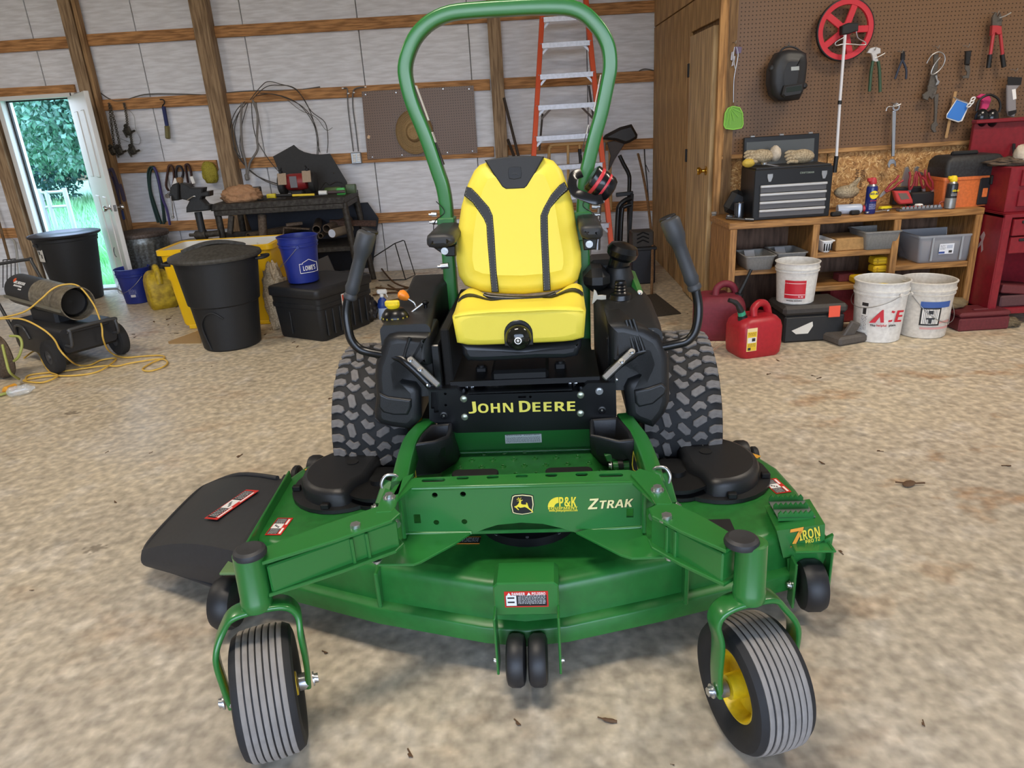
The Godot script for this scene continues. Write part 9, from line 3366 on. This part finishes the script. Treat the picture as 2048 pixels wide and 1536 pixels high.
func wall_tools():
	var zi := mat("zinc", "")
	var dk := mat("dark_iron", "")
	var hs: Array = W([1.633,1.896,-5.21,1.99,1.864,-5.21,2.578,1.806,-5.21,2.764,1.778,-5.21,3.005,1.792,-5.21,3.209,1.786,-5.21,3.373,1.979,-5.21,2.76,1.451,-5.21,3.021,1.506,-5.21,3.565,1.617,-5.21])
	var hw := ["lime fly swatter", "black welding mask", "white-headed fencing pliers", "slim dark blue pliers", "cutters with the looped spring", "black-handled knife", "red bolt cutters", "long chrome wrench", "adjustable wrenches", "packet at the right edge"]
	for i in hs.size(): hook(hs[i], hw[i])
	# fly swatter with keys behind it
	var t := thing("fly_swatter", "lime green fly swatter hanging by its wire at the left of the pegboard", "fly swatter", V(1.643,1.675,-5.24))
	rod("wire_handle", t, W([1.65,1.88,-5.24,1.663,1.83,-5.24,1.653,1.753,-5.24,1.643,1.675,-5.24,1.647,1.532,-5.24]), .003, zi)
	rod("wire_handle", t, W([1.636,1.88,-5.24,1.633,1.816,-5.24,1.647,1.747,-5.24]), .003, zi)
	var lime := mat("swatter_lime", "8fd04a", .45)
	var sw := P([1.6444,1.5072,1.6945,1.4961,1.7163,1.4589,1.7248,1.3859,1.7151,1.3625,1.6577,1.3554,1.6017,1.365,1.5895,1.3886,1.5947,1.4659,1.612,1.4958])
	flat("paddle_net", t, sw, -5.25, .004, mat("swatter_dark", "6fa83c", .5), .001)
	for j in sw.size():
		var a := sw[j]
		var b := sw[(j + 1) % sw.size()]
		var q := mb()
		q.bar(V(a.x, a.y, -5.248), V(b.x, b.y, -5.248), .006, .006, BACK)
		part("paddle_rim", q, lime, t)
	for j in range(3, 8):
		var q := mb()
		var a: Vector2 = (sw[0] + sw[9]) / 2
		var b := sw[3].lerp(sw[7], (j - 3) / 4.0) if j > 3 and j < 7 else sw[j]
		q.bar(V(a.x, a.y, -5.247), V(b.x, b.y, -5.247), .003, .004, BACK)
		part("paddle_rib", q, lime, t)
	t = thing("key_bunch", "small bunch of keys with a purple tag behind the fly swatter handle", "keys", V(1.642,1.826,-5.26))
	flat("tag", t, P([1.6451,1.8845,1.6928,1.8787,1.6881,1.842,1.6543,1.8378]), -5.258, .003, mat("tag_violet", "6a5a78", .5), .0005)
	for k in [P([1.6224,1.8518,1.6393,1.8539,1.6355,1.7953,1.6181,1.8025]), P([1.6361,1.826,1.6497,1.8252,1.6424,1.7698,1.6257,1.7614])]: flat("key", t, k, -5.254, .003, mat("key_pale", "b9b2b4", .4, .6), .0005)
	# welding mask
	var mc: Vector3 = V(1.991,1.682,-5.15)
	t = thing("welding_mask", "black welding mask hanging on the pegboard, viewing window at the bottom", "welding mask", mc)
	var mk := grainy(mat("mask_black", "242528", .45), 24.0, .02)
	var ol := P([1.9002,1.8247,1.9621,1.8383,2.0466,1.8297,2.0851,1.8095,2.098,1.7464,2.0959,1.6495,2.0846,1.5715,2.0619,1.5232,1.9873,1.5175,1.9226,1.5212,1.8767,1.5636,1.8547,1.6339,1.8528,1.7217,1.872,1.7784])
	var q := mb()
	pillow(q, ol, up_at(V(0, 0, -5.1)), .14, .05, 5, .015)
	part("mask_shell", q, mk, t)
	flat("visor_frame", t, P([1.9261,1.6171,1.9939,1.6229,2.0511,1.6293,2.0553,1.5806,2.0419,1.5521,1.9372,1.5405,1.9147,1.5594]), -5.06, .05, mk, .01)
	flat("visor_glass", t, P([1.937,1.6019,2.0361,1.6107,2.0439,1.5811,1.9424,1.5724]), -5.0575, .004, mat("visor_glass", "2e3634", .08), .001)
	flat("name_badge", t, P([1.9682,1.7291,2.0224,1.7298,2.0245,1.7058,1.9701,1.705]), -5.081, .006, mat("badge_silver", "b9bcb8", .3, .5), .001)
	rod("head_strap", t, W([1.906,1.804,-5.16,1.933,1.845,-5.16,1.981,1.857,-5.16,2.029,1.842,-5.16,2.058,1.819,-5.16]), .006, mk)
	for p in W([1.86,1.729,-5.14,2.088,1.608,-5.14]):
		q = mb()
		q.ball(p, V(.022, .022, .022), 10)
		part("pivot_knob", q, mk, t)
	# measuring wheel
	var wc: Vector3 = V(2.366,1.941,-5.22)
	t = thing("measuring_wheel", "red spoked measuring wheel with a long white handle hanging on the pegboard", "measuring wheel", wc)
	var wr := mat("wheel_red", "c8303c", .4)
	var wx := Transform3D(Basis(RIGHT, BACK, -UP), wc)
	var R := .191
	q = mb()
	q.lathe(wx, [U(R * .8, -.012), U(R * .97, -.014), U(R * .97, .014), U(R * .8, .012), U(R * .78, .0), U(R * .8, -.012)], 56, false)
	q.lathe(wx, [U(.001, -.016), U(.045, -.016), U(.045, .016), U(.001, .016)], 20)
	for k in 5:
		var a := 1.25 + k * TAU / 5
		var d := V(cos(a), sin(a), 0)
		q.bar(wc + d * .03, wc + d * R * .83, .042, .018, BACK, .003)
	part("spoked_wheel", q, wr, t)
	q = mb()
	q.lathe(wx, [U(R * .965, -.016), U(R, -.014), U(R, .014), U(R * .965, .016)], 56, false)
	part("rubber_rim", q, mat("black_rubber", ""), t)
	flat("counter_box", t, P([2.3186,1.9612,2.3587,1.9778,2.4268,1.9758,2.4303,1.9267,2.3711,1.9111,2.324,1.909]), -5.16, .05, mat("cable_black", ""), .006)
	rod("bracket_wire", t, W([2.414,1.957,-5.17,2.432,1.887,-5.17,2.485,1.857,-5.17,2.481,1.839,-5.17,2.353,1.852,-5.17,2.296,1.846,-5.17,2.291,1.868,-5.17,2.354,1.897,-5.17]), .004, zi, 3)
	rod("long_handle", t, W([2.347,1.907,-5.17,2.355,1.505,-5.17,2.369,1.133,-5.17]), .0105, mat("handle_white", "dcdce0", .35), 2)
	rod("handle_joint", t, W([2.356,1.502,-5.17,2.355,1.477,-5.17]), .014, mat("cable_black", ""), 1)
	rod("foam_grip", t, W([2.369,1.139,-5.17,2.366,1.028,-5.17]), .016, mat("cable_black", ""), 1)
	# fencing pliers, slim pliers, chain of spanners, knife, bolt cutters
	t = thing("fencing_pliers", "fencing pliers with white axe-shaped head and dark green handles", "pliers", V(2.593,1.714,-5.23))
	flat("head", t, P([2.5327,1.7914,2.5486,1.8196,2.5852,1.8263,2.6206,1.8155,2.6254,1.7861,2.5996,1.7779,2.618,1.7328,2.5801,1.735,2.5706,1.7697,2.56,1.7869]), -5.22, .018, mat("head_white", "d8d6d6", .3, .3))
	var gr := mat("grip_green", "35523c", .5)
	for l in [W([2.58,1.74,-5.225,2.575,1.668,-5.225,2.579,1.548,-5.225]), W([2.615,1.738,-5.225,2.634,1.665,-5.225,2.653,1.541,-5.225])]: rod("handle", t, l, .011, gr)
	rod("wire_spring", t, W([2.591,1.757,-5.21,2.623,1.77,-5.21,2.649,1.784,-5.21]), .003, zi)
	t = thing("long_nose_pliers", "slim dark blue handled pliers right of the fencing pliers", "pliers", V(2.787,1.704,-5.24))
	flat("jaws", t, P([2.7744,1.7887,2.7843,1.795,2.7983,1.7873,2.8061,1.738,2.7939,1.7239,2.7756,1.7397]), -5.235, .014, dk)
	for l in [W([2.786,1.738,-5.235,2.767,1.68,-5.235,2.751,1.618,-5.235]), W([2.783,1.738,-5.235,2.819,1.677,-5.235,2.827,1.614,-5.235])]: rod("handle", t, l, .0075, mat("grip_navy", "2a3244", .5))
	var st := mottled("tool_steel", "6c665f", .45, 9.0, .5)
	t = thing("pruning_cutter", "pair of silver-jawed cutters with a pale looped spring, above the adjustable wrenches", "cutters", V(3.025,1.691,-5.24))
	rod("spring_loop", t, W([2.941,1.703,-5.21,2.965,1.748,-5.21,3.009,1.77,-5.21,3.048,1.755,-5.21,3.064,1.717,-5.21,3.051,1.675,-5.21,3.015,1.639,-5.21,2.982,1.635,-5.21,2.994,1.69,-5.21,3.028,1.735,-5.21]), .004, zi)
	flat("body", t, P([2.9966,1.7562,3.0284,1.7593,3.0366,1.6703,3.051,1.5396,3.0281,1.5105,2.9849,1.5433,2.9956,1.6329,3.0078,1.6818]), -5.23, .016, st)
	flat("blade", t, P([3.0169,1.621,3.0288,1.6282,3.0385,1.5998,3.0551,1.5839,3.0472,1.5643,3.0282,1.5604,3.0354,1.585]), -5.218, .008, mat("chrome", ""), .001)
	for k in [["large adjustable wrench with its head down, left of the smaller one", P([2.9762,1.5636,3.0452,1.5395,3.0404,1.4994,3.0229,1.47,2.9981,1.4897,2.9905,1.4667,2.9581,1.4788,2.95,1.5046,2.9815,1.5281])], ["adjustable wrench hanging below the cutters, jaw at the bottom", P([3.0312,1.502,3.0631,1.5082,3.0693,1.3957,3.0745,1.3252,3.0903,1.3014,3.0773,1.2917,3.0741,1.2762,3.0863,1.2546,3.0643,1.2527,3.0428,1.2781,3.0422,1.3042,3.058,1.3241,3.0477,1.4072])]]:
		q = MB.new(V(k[1][0].x, k[1][0].y, -5.22))
		q.prism(k[1], up_at(V(0, 0, -5.22)), .016, .003)
		solo("adjustable_wrench", q, st, k[0], "wrench", "adjustable wrenches")
	t = thing("utility_knife", "black-handled knife with a hooked steel blade hanging on the pegboard", "knife", V(3.237,1.694,-5.23))
	flat("handle", t, P([3.2092,1.7659,3.2464,1.7677,3.2458,1.6756,3.2179,1.6811]), -5.22, .025, mat("cable_black", ""), .005)
	flat("blade", t, P([3.2222,1.6796,3.2531,1.6758,3.2617,1.6377,3.2605,1.5929,3.2166,1.5954,3.2119,1.6106,3.2407,1.614,3.2406,1.6339,3.2231,1.6548]), -5.23, .008, st, .001)
	t = thing("bolt_cutters", "red-handled bolt cutters with black grips at the top right of the pegboard", "bolt cutters", V(3.421,1.808,-5.24))
	flat("cutter_head", t, P([3.3511,1.9614,3.3664,1.9936,3.3884,1.9593,3.3992,1.9871,3.4176,1.9558,3.4227,1.9052,3.3605,1.9087]), -5.22, .02, st)
	flat("pivot_plate", t, P([3.3545,1.9129,3.3845,1.9112,3.4175,1.9046,3.4285,1.8562,3.4025,1.8529,3.3838,1.8683,3.3604,1.8505]), -5.212, .03, mat("cutter_red", "b0383c", .4))
	for l in [W([3.375,1.873,-5.225,3.378,1.763,-5.225,3.378,1.726,-5.225]), W([3.42,1.87,-5.225,3.454,1.758,-5.225,3.464,1.721,-5.225])]: rod("handle", t, l, .011, mat("cutter_red", ""), 2)
	for l in [W([3.376,1.735,-5.225,3.381,1.651,-5.225]), W([3.459,1.73,-5.225,3.487,1.651,-5.225])]: rod("grip", t, l, .015, mat("cable_black", ""), 1)
	rod("prong", t, W([3.381,1.954,-5.2,3.419,1.964,-5.2,3.456,1.982,-5.2]), .004, zi)
	# combination wrench over the spray cans
	t = thing("combination_wrench", "long chrome combination wrench hanging from a ring at its top, jaw over the shelf", "wrench", V(2.784,1.253,-5.22))
	flat("shank", t, P([2.7527,1.4125,2.7808,1.4109,2.8101,1.1075,2.7851,1.109]), -5.22, .012, mat("chrome", ""), .003)
	q = mb()
	q.lathe(Transform3D(Basis(RIGHT, BACK, -UP), V(2.774,1.437,-5.226)), [U(.015, -.01), U(.026, -.01), U(.026, .01), U(.015, .01), U(.015, -.01)], 20, false)
	part("ring_end", q, mat("chrome", ""), t)
	flat("open_jaw", t, P([2.7794,1.0922,2.8085,1.0904,2.8239,1.0711,2.8293,1.04,2.8191,1.0344,2.8098,1.0566,2.7935,1.0575,2.785,1.0488,2.7861,1.0302,2.7708,1.0342,2.7638,1.0531,2.7688,1.0744]), -5.22, .014, mat("chrome", ""), .003)
	rod("wire_tie", t, W([2.697,1.416,-5.2,2.707,1.441,-5.2,2.756,1.441,-5.2,2.795,1.455,-5.2]), .004, zi)
	# stick with a blue card, hanging ear muffs, pink gun, packet
	q = MB.new(V(3.185,1.368,-5.25))
	q.bar(V(3.193,1.514,-5.25), V(3.174,1.21,-5.25), .02, .006, BACK, .001)
	solo("wooden_stick", q, mat("stick_pale", "b08a5c", .7), "flat pale wooden stick hanging behind the blue card", "stick")
	t = thing("blue_card", "bright blue card with rounded corners over a white one, by the wooden stick", "card", V(3.214,1.392,-5.23))
	flat("card_face", t, P([3.1977,1.458,3.2737,1.4301,3.2849,1.4162,3.2472,1.3234,3.2313,1.3192,3.1458,1.348,3.1464,1.3655]), -5.225, .004, mat("card_blue", "3f80d4", .35), .001)
	flat("card_back", t, P([3.1956,1.4622,3.2806,1.4328,3.2915,1.4138,3.2611,1.3174,3.2311,1.3108,3.1442,1.3419,3.1421,1.3689]), -5.2295, .003, mat("print_white", ""), .001)
	rod("tie_wire", t, W([3.166,1.479,-5.22,3.196,1.464,-5.22,3.27,1.438,-5.22]), .003, zi)
	t = thing("chain_link", "short white plastic chain between the blue card and the hanging ear muffs", "chain", V(3.295,1.436,-5.22))
	for p in W([3.298,1.458,-5.21,3.292,1.436,-5.21,3.278,1.418,-5.21]):
		q = mb()
		q.tube([p + V(.014, .008, 0), p + V(-.008, .01, .006), p + V(-.014, -.008, 0), p + V(.008, -.01, -.006)], .005, 6, true, 3)
		part("link", q, mat("print_white", ""), t)
	t = thing("pink_tool", "pink and blue plastic tool hanging behind the black ear muffs", "tool", V(3.403,1.365,-5.24))
	flat("pink_body", t, P([3.3359,1.4692,3.3646,1.4883,3.4141,1.4795,3.4372,1.4485,3.4288,1.3967,3.4084,1.3754,3.4258,1.1607,3.3886,1.1629,3.3746,1.3849,3.3775,1.437]), -5.22, .03, mat("gun_pink", "c8386c", .4), .006)
	flat("blue_strip", t, P([3.365,1.2793,3.3856,1.2781,3.3933,1.162,3.3742,1.1631]), -5.24, .012, mat("strip_slate", "5c6a92", .5), .002)
	t = thing("ear_muffs", "black ear muffs with a thin wire headband hanging on the pegboard", "ear muffs", V(3.384,1.333,-5.18))
	rod("head_band", t, W([3.317,1.379,-5.18,3.32,1.44,-5.18,3.359,1.473,-5.18,3.403,1.477,-5.18,3.453,1.449,-5.18,3.479,1.402,-5.18,3.476,1.361,-5.18]), .008, mat("cable_black", ""))
	for p in W([3.353,1.332,-5.17,3.424,1.325,-5.17]):
		q = mb()
		q.ball(p, V(.046, .062, .04), 16, Basis(BACK, .1))
		part("ear_cup", q, mat("muff_black", ""), t)
	t = thing("tool_packet", "clear and black plastic packet with a white label hanging at the right edge", "packet", V(3.587,1.468,-5.22))
	flat("header_card", t, P([3.5219,1.5872,3.6229,1.5778,3.6242,1.5302,3.5291,1.5356]), -5.22, .003, mat("cable_black", ""), .0005)
	flat("bag", t, P([3.5291,1.5356,3.6242,1.5302,3.5984,1.4985,3.6284,1.3627,3.6201,1.3216,3.5777,1.3317,3.5593,1.3742]), -5.222, .02, mat("bag_grey", "8b8788", .25), .006)
	flat("label", t, P([3.5654,1.5041,3.5913,1.5063,3.6091,1.4423,3.5862,1.4362]), -5.2195, .002, mat("print_white", ""), .0003)
	flat("dark_part", t, P([3.5679,1.3624,3.6253,1.3704,3.6272,1.3477,3.5896,1.3332,3.573,1.3395]), -5.2195, .004, mat("cable_black", ""), .001)
	# stamped print on the OSB beside the long handle
	var ink := mat("stamp_ink", "4a3420", .8)
	B = Vector3.ZERO
	for k in [["24/16", V(2.591,.989,-5.299), .024], ["EXPOSURE 1", V(2.625,.952,-5.299), .018], ["US MILL", V(2.643,.979,-5.299), .016], ["LUM", V(2.571,.813,-5.299), .03]]:
		part("stamp", letters(k[0], k[2], .0006, xf(-UP, RIGHT, k[1]), {}), ink, get_node("wall_tools"))
